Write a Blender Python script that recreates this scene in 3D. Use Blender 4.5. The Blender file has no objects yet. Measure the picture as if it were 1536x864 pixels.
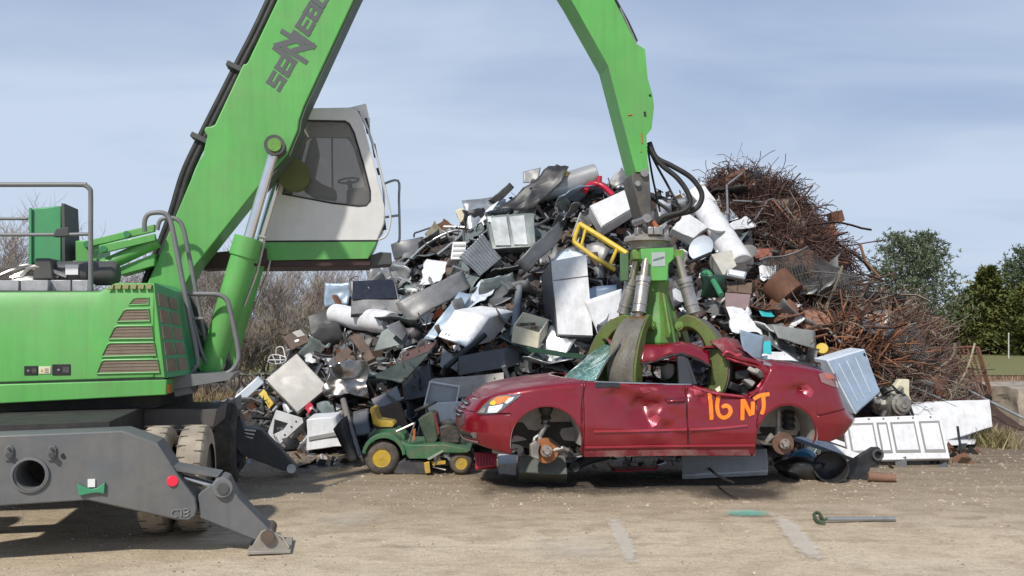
import bpy, bmesh, math, random
from mathutils import Vector, Matrix, noise
from mathutils.geometry import tessellate_polygon
R = math.radians
PI = math.pi
scene = bpy.context.scene
COL = scene.collection
rng = random.Random(7)
noise.seed_set(4)                                 # otherwise noise vectors differ from run to run

# ------------------------------------------------------------------ camera calibration
F, HC, CX, CY = 1280.0, 2.0, 768.0, 487.0        # focal (px of a 1536 wide frame), eye height, vanishing point
def P(px, py, D):                                 # world point seen at (px, py) at distance D
    return Vector(((px - CX) * D / F, D, HC - (py - CY) * D / F))
def G(px, py):                                    # world point on the ground
    D = HC * F / (py - CY)
    return Vector(((px - CX) * D / F, D, 0))

class Plane:                                      # a vertical plane; u runs along it, n points away from the camera
    def __init__(s, p0, deg):
        a = R(deg)
        s.p0 = Vector((p0[0], p0[1], 0)); s.u = Vector((math.cos(a), math.sin(a), 0)); s.n = Vector((-math.sin(a), math.cos(a), 0))
    def __call__(s, px, py, w=0.0, dw=0.0):
        a = (px - CX) / F
        D = (s.n.dot(s.p0) + w) / (s.n.x * a + s.n.y)
        return P(px, py, D) + s.n * dw

# ------------------------------------------------------------------ object bookkeeping
def tag(o, label=None, cat=None, group=None, kind=None):
    if label: o['label'] = label
    if cat: o['category'] = cat
    if group: o['group'] = group
    if kind: o['kind'] = kind
    return o
def thing(name, label, cat, loc=(0, 0, 0), rotz=0.0, group=None, parent=None):
    o = bpy.data.objects.new(name, None); COL.objects.link(o)
    o.location = loc; o.rotation_euler = (0, 0, rotz); o.empty_display_size = 0.2
    return tag(o, label, cat, group)
def wloc(o):
    v = Vector((0, 0, 0))
    while o is not None:
        v = v + Vector(o.location); o = o.parent
    return v

class MB:
    """collects shapes and links them as ONE mesh object"""
    def __init__(s): s.v = []; s.f = []; s.m = []; s.mi = 0
    def add(s, vs, fs, mi=None):
        b = len(s.v); s.v.extend(Vector(q) for q in vs)
        for f in fs: s.f.append([i + b for i in f]); s.m.append(s.mi if mi is None else mi)
    def ibox(s, c, ex, ey, ez):                   # centre and three half vectors
        c = Vector(c); vs = [c + ex * i + ey * j + ez * k for k in (-1, 1) for j in (-1, 1) for i in (-1, 1)]
        s.add(vs, [(0, 2, 3, 1), (4, 5, 7, 6), (0, 1, 5, 4), (2, 6, 7, 3), (0, 4, 6, 2), (1, 3, 7, 5)])
    def box(s, c, size, rot=None):
        M = rot if rot is not None else Matrix.Identity(3)
        s.ibox(c, M @ Vector((size[0] / 2, 0, 0)), M @ Vector((0, size[1] / 2, 0)), M @ Vector((0, 0, size[2] / 2)))
    def prism(s, poly, ext):                      # 3D polygon extruded by a vector (may be concave)
        n = len(poly); poly = [Vector(p) for p in poly]; ext = Vector(ext)
        tris = tessellate_polygon([poly])
        vs = poly + [p + ext for p in poly]
        fs = [tuple(t) for t in tris] + [tuple(n + i for i in reversed(t)) for t in tris]
        fs += [(i, (i + 1) % n, n + (i + 1) % n, n + i) for i in range(n)]
        s.add(vs, fs)
    def holed(s, outer, holes, ext):              # plate with holes
        ext = Vector(ext); loops = [[Vector(p) for p in l] for l in [outer] + holes]
        tris = tessellate_polygon(loops); flat = [p for l in loops for p in l]; n = len(flat)
        vs = flat + [p + ext for p in flat]
        fs = [tuple(t) for t in tris] + [tuple(n + i for i in reversed(t)) for t in tris]
        b = 0
        for l in loops:
            k = len(l)
            fs += [(b + i, b + (i + 1) % k, n + b + (i + 1) % k, n + b + i) for i in range(k)]
            b += k
        s.add(vs, fs)
    def loft(s, rings, closed=True, caps=True):
        n = len(rings[0]); vs = [p for r in rings for p in r]; fs = []
        for j in range(len(rings) - 1):
            for i in range(n if closed else n - 1):
                a, b = j * n + i, j * n + (i + 1) % n
                fs.append((a, b, b + n, a + n))
        if caps and closed:
            fs.append(tuple(range(n - 1, -1, -1))); m = (len(rings) - 1) * n
            fs.append(tuple(range(m, m + n)))
        s.add(vs, fs)
    def tube(s, pts, r, n=8, closed=False, caps=True):
        pts = [Vector(p) for p in pts]; m = len(pts)
        rs = r if isinstance(r, (list, tuple)) else [r] * m
        ring = []; prev = None
        for i in range(m):
            if closed: t = pts[(i + 1) % m] - pts[i - 1]
            else: t = pts[min(i + 1, m - 1)] - pts[max(i - 1, 0)]
            if t.length < 1e-9: t = Vector((0, 0, 1))
            t.normalize()
            if prev is None:
                a = Vector((0, 0, 1)) if abs(t.z) < 0.9 else Vector((1, 0, 0))
                prev = t.cross(a).normalized()
            else:
                prev = prev - t * prev.dot(t)
                if prev.length < 1e-6: prev = t.orthogonal()
                prev.normalize()
            q = t.cross(prev)
            ring.append([pts[i] + (prev * math.cos(2 * PI * k / n) + q * math.sin(2 * PI * k / n)) * rs[i] for k in range(n)])
        if closed: ring.append(ring[0])
        s.loft(ring, True, caps and not closed)
    def cyl(s, p0, p1, r0, r1=None, n=16): s.tube([p0, p1], [r0, r0 if r1 is None else r1], n)
    def lathe(s, p0, axis, prof, n=20, caps=True): # profile of (distance along axis, radius)
        p0 = Vector(p0); a = Vector(axis).normalized(); x = a.orthogonal().normalized(); y = a.cross(x)
        s.loft([[p0 + a * t + (x * math.cos(2 * PI * k / n) + y * math.sin(2 * PI * k / n)) * max(r, 1e-4) for k in range(n)] for t, r in prof], True, caps)
    def grid(s, rows, mi=None):
        n = len(rows[0]); vs = [p for r in rows for p in r]
        s.add(vs, [(j * n + i, j * n + i + 1, (j + 1) * n + i + 1, (j + 1) * n + i) for j in range(len(rows) - 1) for i in range(n - 1)], mi)
    def ball(s, c, r, n=10, sc=(1, 1, 1), rough=0.0, seed=0.0):
        c = Vector(c); rings = []
        for j in range(1, n):
            th = PI * j / n; row = []
            for k in range(n * 2):
                ph = PI * k / n; d = Vector((math.sin(th) * math.cos(ph), math.sin(th) * math.sin(ph), math.cos(th)))
                q = 1 + rough * noise.noise(d * 1.7 + Vector((seed, seed * .7, 0)))
                row.append(c + Vector((d.x * sc[0], d.y * sc[1], d.z * sc[2])) * r * q)
            rings.append(row)
        s.loft(rings, True, True)
    def displace(s, amp, scale, seed=0.0, f=None):
        o = Vector((seed * 3.1, seed * 1.7, seed * 5.3)); out = []
        for p in s.v:
            k = amp if f is None else amp * f(p)
            out.append(p + noise.noise_vector(p * scale + o) * k)
        s.v = out
    def build(s, name, mats, parent=None, bevel=0.0, smooth=30, seg=2, local=False, loc=None, solid=0.0, recalc=True, weld=0.0):
        me = bpy.data.meshes.new(name)
        if parent is not None: off = Vector((0, 0, 0)) if local else wloc(parent)
        elif loc is not None: off = Vector(loc)
        else:
            xs = [p.x for p in s.v]; ys = [p.y for p in s.v]
            off = Vector(((min(xs) + max(xs)) / 2, (min(ys) + max(ys)) / 2, min(p.z for p in s.v)))
        me.from_pydata([tuple(p - off) for p in s.v], [], s.f)
        if not isinstance(mats, (list, tuple)): mats = [mats]
        for m in mats: me.materials.append(m)
        if len(mats) > 1: me.polygons.foreach_set('material_index', s.m)
        if recalc or weld:
            bm = bmesh.new(); bm.from_mesh(me)
            if weld: bmesh.ops.remove_doubles(bm, verts=bm.verts, dist=weld)
            if recalc: bmesh.ops.recalc_face_normals(bm, faces=bm.faces)
            bm.to_mesh(me); bm.free()
        if smooth:
            me.polygons.foreach_set('use_smooth', [True] * len(me.polygons))
            me.set_sharp_from_angle(angle=R(smooth))
        me.update()
        o = bpy.data.objects.new(name, me); COL.objects.link(o)
        if parent is not None: o.parent = parent
        else: o.location = off
        if solid:
            md = o.modifiers.new('Solidify', 'SOLIDIFY'); md.thickness = solid; md.offset = 0
        if bevel:
            md = o.modifiers.new('Bevel', 'BEVEL'); md.width = bevel; md.segments = seg; md.limit_method = 'ANGLE'; md.angle_limit = R(40)
        return o

def smooth_path(pts, k=6):                        # Catmull-Rom through points
    pts = [Vector(p) for p in pts]; out = []
    for i in range(len(pts) - 1):
        p0 = pts[max(i - 1, 0)]; p1 = pts[i]; p2 = pts[i + 1]; p3 = pts[min(i + 2, len(pts) - 1)]
        for j in range(k):
            t = j / k
            out.append(0.5 * ((2 * p1) + (p2 - p0) * t + (2 * p0 - 5 * p1 + 4 * p2 - p3) * t * t + (3 * p1 - p0 - 3 * p2 + p3) * t ** 3))
    out.append(pts[-1]); return out
def lerp(a, b, t): return a + (b - a) * t
def interp(x, tab):
    if x <= tab[0][0]: return tab[0][1]
    for (x0, y0), (x1, y1) in zip(tab, tab[1:]):
        if x <= x1: return y0 + (y1 - y0) * (x - x0) / (x1 - x0) if x1 > x0 else y1
    return tab[-1][1]
def sinterp(x, tab):                              # smooth (cubic hermite, finite difference tangents)
    n = len(tab)
    if x <= tab[0][0]: return tab[0][1]
    if x >= tab[-1][0]: return tab[-1][1]
    for i in range(n - 1):
        if x <= tab[i + 1][0]: break
    x0, y0 = tab[i]; x1, y1 = tab[i + 1]; h = x1 - x0
    def tan(j):
        a = max(j - 1, 0); b = min(j + 1, n - 1)
        return (tab[b][1] - tab[a][1]) / (tab[b][0] - tab[a][0])
    t = (x - x0) / h; m0, m1 = tan(i) * h, tan(i + 1) * h
    return (2 * t ** 3 - 3 * t * t + 1) * y0 + (t ** 3 - 2 * t * t + t) * m0 + (-2 * t ** 3 + 3 * t * t) * y1 + (t ** 3 - t * t) * m1

# ------------------------------------------------------------------ materials
MATS = {}
def srgb(r, g, b):
    f = lambda c: (c / 255 / 12.92) if c / 255 <= 0.04045 else ((c / 255 + 0.055) / 1.055) ** 2.4
    return (f(r), f(g), f(b))
class NT:
    def __init__(s, m):
        m.use_nodes = True; s.t = m.node_tree; s.n = s.t.nodes; s.n.clear(); s.l = s.t.links
    def new(s, typ, **kw):
        q = s.n.new(typ)
        for k, v in kw.items(): setattr(q, k, v)
        return q
    def set(s, q, **kw):
        for k, v in kw.items():
            i = q.inputs[k.replace('_', ' ')]
            i.default_value = v
    def link(s, a, ao, b, bi): s.l.new(a.outputs[ao], b.inputs[bi])
    def noise(s, vec, scale, detail=4, rough=.55, dist=0):
        q = s.new('ShaderNodeTexNoise'); q.inputs['Scale'].default_value = scale; q.inputs['Detail'].default_value = detail
        q.inputs['Roughness'].default_value = rough; q.inputs['Distortion'].default_value = dist
        if vec is not None: s.l.new(vec, q.inputs['Vector'])
        return q.outputs['Fac']
    def ramp(s, fac, stops):
        q = s.new('ShaderNodeValToRGB'); e = q.color_ramp.elements
        while len(e) < len(stops): e.new(0.5)
        for k, (p, c) in zip(e, stops):
            k.position = p; k.color = (c, c, c, 1) if isinstance(c, (int, float)) else (*c, 1)
        s.l.new(fac, q.inputs['Fac']); return q.outputs['Color']
    def mix(s, fac, a, b, mode='MIX'):
        q = s.new('ShaderNodeMix', data_type='RGBA', blend_type=mode)
        for sock, v in ((q.inputs[0], fac), (q.inputs[6], a), (q.inputs[7], b)):
            if isinstance(v, bpy.types.NodeSocket): s.l.new(v, sock)
            elif sock == q.inputs[0]: sock.default_value = v
            else: sock.default_value = (*v, 1)
        return q.outputs[2]
    def math(s, op, a, b=0.0, clamp=False):
        q = s.new('ShaderNodeMath', operation=op, use_clamp=clamp)
        for sock, v in ((q.inputs[0], a), (q.inputs[1], b)):
            if isinstance(v, bpy.types.NodeSocket): s.l.new(v, sock)
            else: sock.default_value = v
        return q.outputs[0]
    def mapping(s, vec, scale=(1, 1, 1), loc=(0, 0, 0)):
        q = s.new('ShaderNodeMapping'); q.inputs['Scale'].default_value = scale; q.inputs['Location'].default_value = loc
        s.l.new(vec, q.inputs['Vector']); return q.outputs['Vector']

def mat(name, col, rough=.5, metal=0.0, var=.12, scale=2.5, dirt=None, dirt_amt=.35, rust=0.0, bump=0.0, bscale=30, streak=0.0, coat=0.0, rand=0.0, spec=.5, scratch=0.0):
    if name in MATS: return MATS[name]
    m = bpy.data.materials.new(name); t = NT(m); MATS[name] = m
    out = t.new('ShaderNodeOutputMaterial'); b = t.new('ShaderNodeBsdfPrincipled'); t.link(b, 0, out, 0)
    tc = t.new('ShaderNodeTexCoord').outputs['Object']
    n1 = t.noise(tc, scale, 6, .6)
    lo = tuple(c * (1 - var) for c in col); hi = tuple(min(1, c * (1 + var)) for c in col)
    c = t.mix(t.ramp(n1, [(.3, 0.0), (.7, 1.0)]), lo, hi)
    if rand:
        oi = t.new('ShaderNodeObjectInfo').outputs['Random']
        hsv = t.new('ShaderNodeHueSaturation'); t.l.new(c, hsv.inputs['Color'])
        t.l.new(t.math('ADD', t.math('MULTIPLY', oi, rand), 1 - rand / 2), hsv.inputs['Value']); c = hsv.outputs['Color']
    r = None
    if scratch:
        n5 = t.noise(t.mapping(tc, (4, 4, 22)), 3.0, 4, .7)
        c = t.mix(t.math('MULTIPLY', t.ramp(n5, [(.62, 0.0), (.68, 1.0)]), scratch), c, tuple(min(1, x * .45 + .12) for x in col))
    if streak:
        n4 = t.noise(t.mapping(tc, (9, 9, .5)), 1.6, 5, .65)
        c = t.mix(t.math('MULTIPLY', t.ramp(n4, [(.45, 0.0), (.75, 1.0)]), streak), c, (.07, .055, .04))
    if dirt:
        n2 = t.noise(tc, scale * 1.7, 8, .7)
        fac = t.math('MULTIPLY', t.ramp(n2, [(.42, 0.0), (.72, 1.0)]), dirt_amt)
        c = t.mix(fac, c, dirt)
    if rust:
        n3 = t.noise(tc, scale * 2.3 + 1, 10, .72, .3)
        rf = t.ramp(n3, [(max(.05, .72 - rust * .5), 0.0), (max(.1, .80 - rust * .45), 1.0)])
        rc = t.mix(t.noise(tc, 18, 4), (.06, .022, .012), (.21, .075, .03))
        c = t.mix(rf, c, rc)
        r = t.math('ADD', t.math('MULTIPLY', rf, .35), rough, True)
        if metal:
            mm = t.math('MULTIPLY', t.math('SUBTRACT', 1.0, rf), metal); t.l.new(mm, b.inputs['Metallic'])
    elif metal: b.inputs['Metallic'].default_value = metal
    t.l.new(c, b.inputs['Base Color'])
    if r is None:
        n6 = t.noise(tc, scale * 4, 5)
        r = t.math('ADD', t.math('MULTIPLY', n6, .22), rough - .11, True)
    t.l.new(r, b.inputs['Roughness'])
    b.inputs['Specular IOR Level'].default_value = spec
    if coat:
        b.inputs['Coat Weight'].default_value = coat; b.inputs['Coat Roughness'].default_value = .12
    if bump:
        bp = t.new('ShaderNodeBump'); bp.inputs['Strength'].default_value = bump; bp.inputs['Distance'].default_value = .02
        t.l.new(t.noise(tc, bscale, 6, .65), bp.inputs['Height']); t.link(bp, 0, b, 'Normal')
    return m
def emis_free_glass(name, tint, alpha, rough=.05, haze=.35):
    if name in MATS: return MATS[name]
    m = bpy.data.materials.new(name); t = NT(m); MATS[name] = m
    out = t.new('ShaderNodeOutputMaterial'); mx = t.new('ShaderNodeMixShader'); t.link(mx, 0, out, 0)
    tr = t.new('ShaderNodeBsdfTransparent'); tr.inputs[0].default_value = (*tint, 1)
    gl = t.new('ShaderNodeBsdfPrincipled'); gl.inputs['Base Color'].default_value = (tint[0] * haze, tint[1] * haze, tint[2] * haze, 1); gl.inputs['Roughness'].default_value = rough
    mx.inputs[0].default_value = alpha; t.link(tr, 0, mx, 1); t.link(gl, 0, mx, 2)
    return m

# ------------------------------------------------------------------ world, sun, camera
SUN_EL, SUN_AZ = R(46), R(-27)                    # azimuth measured from straight behind the camera, negative = to the camera's left
SUN = Vector((math.sin(SUN_AZ) * math.cos(SUN_EL), -math.cos(SUN_AZ) * math.cos(SUN_EL), math.sin(SUN_EL)))
w = bpy.data.worlds.new("World"); scene.world = w
t = NT(w)
wo = t.new('ShaderNodeOutputWorld'); bg = t.new('ShaderNodeBackground'); t.link(bg, 0, wo, 0)
sky = t.new('ShaderNodeTexSky', sky_type='NISHITA'); sky.sun_disc = False
sky.sun_elevation = SUN_EL; sky.sun_rotation = math.atan2(SUN.x, SUN.y); sky.altitude = 200; sky.air_density = 1.0; sky.dust_density = 1.2; sky.ozone_density = 1.5
tc = t.new('ShaderNodeTexCoord').outputs['Generated']
sep = t.new('ShaderNodeSeparateXYZ'); t.l.new(tc, sep.inputs[0])
# cloud plane coordinates: direction / (z + small) gives bands that flatten towards the horizon
zz = t.math('ADD', t.math('ABSOLUTE', sep.outputs[2]), .12)
cv = t.new('ShaderNodeCombineXYZ'); t.l.new(t.math('DIVIDE', sep.outputs[0], zz), cv.inputs[0]); t.l.new(t.math('DIVIDE', sep.outputs[1], zz), cv.inputs[1])
c1 = t.noise(t.mapping(cv.outputs[0], (.55, 1.1, 1), (3.3, 1.2, 0)), 1.15, 7, .52, .5)
c2 = t.noise(t.mapping(cv.outputs[0], (.3, .9, 1), (7.1, 4.4, 0)), .55, 4, .5, .2)
cf = t.math('ADD', t.math('MULTIPLY', c1, .6), t.math('MULTIPLY', c2, .5))
cloud = t.ramp(cf, [(.38, 0.0), (.66, 1.0)])
low = t.ramp(sep.outputs[2], [(0.0, .90), (.17, .90), (.27, .62), (.37, .44), (.6, .30)])      # hazier, whiter low sky
cf2 = t.math('ADD', t.math('MULTIPLY', t.math('SUBTRACT', cloud, .5), .72), low, True)
skyc = t.mix(cf2, t.mix(.55, sky.outputs[0], (3.1, 4.5, 7.9)), (6.7, 7.9, 9.7))
t.l.new(skyc, bg.inputs[0]); bg.inputs[1].default_value = 0.087

sl = bpy.data.lights.new('sun', 'SUN'); sl.energy = 4.1; sl.angle = R(2.2); sl.color = (1, .955, .885)
so = bpy.data.objects.new('sun', sl); COL.objects.link(so); so.rotation_euler = SUN.to_track_quat('Z', 'Y').to_euler(); so.location = SUN * 40

cd = bpy.data.cameras.new('camera'); cam = bpy.data.objects.new('camera', cd); COL.objects.link(cam)
cam.location = (0, 0, HC); cam.rotation_euler = (R(90), 0, 0)
cd.sensor_width = 36; cd.lens = 36 * F / 1536; cd.shift_y = (CY - 432) / 1536; cd.clip_start = .1; cd.clip_end = 2000
scene.camera = cam
scene.view_settings.view_transform = 'Standard'; scene.view_settings.look = 'None'; scene.view_settings.exposure = 0; scene.view_settings.gamma = 1
scene.render.resolution_x = 1024; scene.render.resolution_y = 576
scene.cycles.max_bounces = 8; scene.cycles.transparent_max_bounces = 12
# ================================================================== SETTING
def ground_material():
    m = bpy.data.materials.new('packed_dirt'); t = NT(m)
    out = t.new('ShaderNodeOutputMaterial'); b = t.new('ShaderNodeBsdfPrincipled'); t.link(b, 0, out, 0)
    tc = t.new('ShaderNodeTexCoord').outputs['Object']
    sx = t.new('ShaderNodeSeparateXYZ'); t.l.new(tc, sx.inputs[0])
    big = t.noise(t.mapping(tc, (.5, 1.1, 1)), .55, 6, .6, .4)
    mid = t.noise(t.mapping(tc, (1, 1.8, 1)), 2.2, 7, .65, .3)
    fine = t.noise(tc, 34, 6, .75)
    c = t.mix(t.ramp(big, [(.35, 0.0), (.66, 1.0)]), (.62, .50, .35), (.71, .595, .435))
    c = t.mix(t.math('MULTIPLY', t.ramp(mid, [(.46, 0.0), (.7, 1.0)]), .55), c, (.33, .245, .165))
    # towards the heap: darker, greyer and stonier
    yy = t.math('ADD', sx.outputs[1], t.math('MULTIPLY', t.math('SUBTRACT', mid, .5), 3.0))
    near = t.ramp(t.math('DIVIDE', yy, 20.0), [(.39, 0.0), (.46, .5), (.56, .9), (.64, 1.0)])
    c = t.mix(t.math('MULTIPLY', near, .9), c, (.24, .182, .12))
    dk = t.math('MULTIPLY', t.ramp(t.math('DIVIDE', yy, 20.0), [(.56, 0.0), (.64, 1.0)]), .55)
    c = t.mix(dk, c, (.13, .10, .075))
    c = t.mix(t.math('MULTIPLY', t.ramp(fine, [(.35, 1.0), (.52, 0.0)]), .35), c, (.16, .12, .085))
    c = t.mix(t.math('MULTIPLY', t.ramp(fine, [(.62, 0.0), (.74, 1.0)]), .22), c, (.64, .56, .45))
    # wheel ruts and drag marks
    ruts = t.noise(t.mapping(tc, (.35, 5.0, 1)), 1.3, 5, .6, .8)
    c = t.mix(t.math('MULTIPLY', t.ramp(ruts, [(.56, 0.0), (.68, 1.0)]), .33), c, (.24, .185, .13))
    gr_ = t.noise(t.mapping(tc, (1, 1.6, 1)), 11, 5, .7)
    c = t.mix(t.math('MULTIPLY', t.ramp(gr_, [(.40, 1.0), (.52, 0.0)]), .22), c, (.27, .205, .14))
    tr1 = t.noise(t.mapping(tc, (.25, 9.0, 1), (4, 2, 0)), 1.0, 3, .5, .35)
    c = t.mix(t.math('MULTIPLY', t.ramp(tr1, [(.60, 0.0), (.66, 1.0)]), .28), c, (.62, .52, .40))
    t.l.new(c, b.inputs['Base Color']); b.inputs['Roughness'].default_value = .93; b.inputs['Specular IOR Level'].default_value = .2
    bp = t.new('ShaderNodeBump'); bp.inputs['Strength'].default_value = .8; bp.inputs['Distance'].default_value = .03
    t.l.new(t.math('ADD', fine, t.math('MULTIPLY', mid, .8)), bp.inputs['Height']); t.link(bp, 0, b, 'Normal')
    return m
def axis(a, b, fine0, fine1, step, far):
    xs = []; x = fine0
    while x <= fine1: xs.append(x); x += step
    s = step
    while xs[-1] < b: s *= far; xs.append(xs[-1] + s)
    s = step
    while xs[0] > a: s *= far; xs.insert(0, xs[0] - s)
    return xs
gx = axis(-700, 700, -9, 10, .16, 1.35); gy = axis(-40, 1200, 5, 16, .16, 1.35)
g = MB()
def gz(x, y):
    d = math.exp(-((x) ** 2 + (y - 10) ** 2) / 220)
    return d * (.018 * noise.noise(Vector((x * .9, y * 1.3, 0))) + .008 * noise.noise(Vector((x * 4, y * 4, 3))))
g.grid([[(x, y, gz(x, y)) for x in gx] for y in gy])
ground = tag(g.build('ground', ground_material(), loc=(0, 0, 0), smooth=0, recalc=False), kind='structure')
ground.data.polygons.foreach_set('use_smooth', [True] * len(ground.data.polygons))

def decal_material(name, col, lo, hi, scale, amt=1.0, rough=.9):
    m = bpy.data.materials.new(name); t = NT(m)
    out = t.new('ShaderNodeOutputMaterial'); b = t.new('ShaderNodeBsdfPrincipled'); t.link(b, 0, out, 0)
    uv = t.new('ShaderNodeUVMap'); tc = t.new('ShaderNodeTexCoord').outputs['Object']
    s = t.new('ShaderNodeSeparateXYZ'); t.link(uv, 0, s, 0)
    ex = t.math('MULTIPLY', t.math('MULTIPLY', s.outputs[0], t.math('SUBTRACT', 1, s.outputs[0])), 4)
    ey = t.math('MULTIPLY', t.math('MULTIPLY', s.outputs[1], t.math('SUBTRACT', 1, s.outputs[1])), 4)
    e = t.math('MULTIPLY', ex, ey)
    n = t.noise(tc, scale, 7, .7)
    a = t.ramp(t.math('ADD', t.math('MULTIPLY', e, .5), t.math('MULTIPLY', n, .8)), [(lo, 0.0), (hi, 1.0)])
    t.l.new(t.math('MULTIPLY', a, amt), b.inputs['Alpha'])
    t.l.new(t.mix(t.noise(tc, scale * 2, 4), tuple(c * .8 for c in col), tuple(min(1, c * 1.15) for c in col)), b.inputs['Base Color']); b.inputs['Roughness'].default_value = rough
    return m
def decal(name, quad, m, z=.022):
    """quad: ground pixels, in order"""
    q = [G(*p) for p in quad]; n = 10
    vs = []; uv = []
    for j in range(n + 1):
        for i in range(n + 1):
            u, v = i / n, j / n
            p = (q[0] * (1 - u) + q[1] * u) * (1 - v) + (q[3] * (1 - u) + q[2] * u) * v
            vs.append(Vector((p.x, p.y, gz(p.x, p.y) + z))); uv.append((u, v))
    mb = MB(); fs = [(j * (n + 1) + i, j * (n + 1) + i + 1, (j + 1) * (n + 1) + i + 1, (j + 1) * (n + 1) + i) for j in range(n) for i in range(n)]
    mb.add(vs, fs)
    o = mb.build(name, m, smooth=0, recalc=False)
    l = o.data.uv_layers.new(name='UVMap')
    for lp in o.data.loops: l.data[lp.index].uv = uv[lp.vertex_index]
    return tag(o, kind='structure')
pale = decal_material('worn_pale_concrete', (.62, .56, .47), .42, .70, 9, .62)
decal('ground_strip', [(905, 778), (933, 778), (966, 852), (936, 852)], pale)
decal('ground_strip', [(1150, 772), (1182, 772), (1255, 850), (1205, 850)], pale)
decal('ground_patch', [(790, 805), (930, 800), (960, 850), (770, 850)], decal_material('pale_dust', (.60, .53, .43), .5, .95, 3, .5))
decal('ground_patch', [(470, 770), (600, 765), (560, 800), (430, 800)], decal_material('pale_dust_2', (.60, .53, .43), .5, .95, 3, .45))
blotch = decal_material('dark_blotch', (.055, .045, .036), .40, .85, 4, .8, .6)
decal('ground_dark_patch', [(1040, 732), (1180, 732), (1190, 752), (1030, 752)], blotch)  # wet dark stain
soil_dark = decal_material('dark_soil', (.085, .068, .055), .46, .72, 3, .68)  # darker soil colour for the ground under the car
decal('ground_dark_patch', [(700, 700), (960, 700), (975, 748), (690, 748)], soil_dark)
decal('ground_dark_patch', [(880, 704), (1210, 700), (1215, 744), (880, 744)], soil_dark)
decal('ground_dark_patch', [(440, 690), (560, 690), (500, 715), (400, 715)], blotch)  # darker patch on the ground right of the machine
teal = decal_material('teal_spray', (.10, .42, .34), .62, .82, 14, .6)
decal('ground_paint', [(1076, 766), (1166, 766), (1168, 779), (1072, 779)], teal)
decal('ground_paint', [(950, 714), (1020, 714), (1020, 722), (945, 722)], teal)
# gravel: uncountable little stones
gm = mat('gravel_stone', (.33, .265, .195), .9, var=.45, scale=1.3, bump=.3)
gm2 = mat('gravel_stone_pale', (.46, .41, .33), .9, var=.25, scale=2)
def stones(n, area, smin, smax):
    mb = MB()
    for _ in range(n):
        x, y = area(); s = smin * (smax / smin) ** (rng.random() ** 2.2)
        z = gz(x, y); a = rng.uniform(0, 6.3); h = s * rng.uniform(.35, .8)
        vs = []
        k = rng.choice((4, 5))
        for i in range(k):
            q = a + 2 * PI * i / k + rng.uniform(-.3, .3); r = s * rng.uniform(.7, 1.25)
            vs.append((x + r * math.cos(q), y + r * math.sin(q), z - .002))
        for i in range(k):
            q = a + 2 * PI * i / k + rng.uniform(-.4, .4); r = s * rng.uniform(.35, .75)
            vs.append((x + r * math.cos(q), y + r * math.sin(q), z + h * rng.uniform(.75, 1.1)))
        mb.add(vs, [(i, (i + 1) % k, k + (i + 1) % k, k + i) for i in range(k)] + [tuple(range(k, 2 * k))], 0 if rng.random() < .88 else 1)
    return mb
def a1():
    y = 6.3 + 7.5 * rng.random() ** .8; return rng.uniform(-.66, .66) * y, y
st = stones(8500, a1, .004, .018)
def a2():
    y = rng.uniform(9.3, 13.2); return rng.uniform(-.45, .62) * y, y
s2 = stones(5000, a2, .005, .028); st.add(s2.v, s2.f, 0); st.m[-len(s2.f):] = s2.m
tag(st.build('gravel', [gm, gm2], loc=(0, 0, 0), smooth=0), 'loose tan gravel and small stones scattered over the yard', 'gravel', kind='stuff')

# field and bank beyond the yard
def field_material():
    m = bpy.data.materials.new('spring_grass'); t = NT(m)
    out = t.new('ShaderNodeOutputMaterial'); b = t.new('ShaderNodeBsdfPrincipled'); t.link(b, 0, out, 0)
    tc = t.new('ShaderNodeTexCoord').outputs['Object']
    c = t.mix(t.noise(tc, .25, 6, .65), (.12, .135, .045), (.19, .185, .075))
    c = t.mix(t.math('MULTIPLY', t.noise(tc, 3, 6, .7), .6), c, (.22, .19, .11))
    t.l.new(c, b.inputs['Base Color']); b.inputs['Roughness'].default_value = .95; b.inputs['Specular IOR Level'].default_value = .1
    bp = t.new('ShaderNodeBump'); bp.inputs['Strength'].default_value = .6; bp.inputs['Distance'].default_value = .08
    t.l.new(t.noise(t.mapping(tc, (1, .4, 1)), 6, 6, .7), bp.inputs['Height']); t.link(bp, 0, b, 'Normal')
    return m
fm = field_material()
f = MB()
fx = [-600, -200, -60, -30, 0, 10, 14, 18, 24, 32, 45, 80, 200, 600]; fy = [33, 36, 40, 50, 62, 90, 140, 250, 500, 1100]
f.grid([[(x, y, .06 + .12 * min(1, (y - 33) / 5) + .06 * noise.noise(Vector((x * .1, y * .1, 0)))) for x in fx] for y in fy])
tag(f.build('field', fm, loc=(0, 0, 0), smooth=60), kind='structure')
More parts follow.
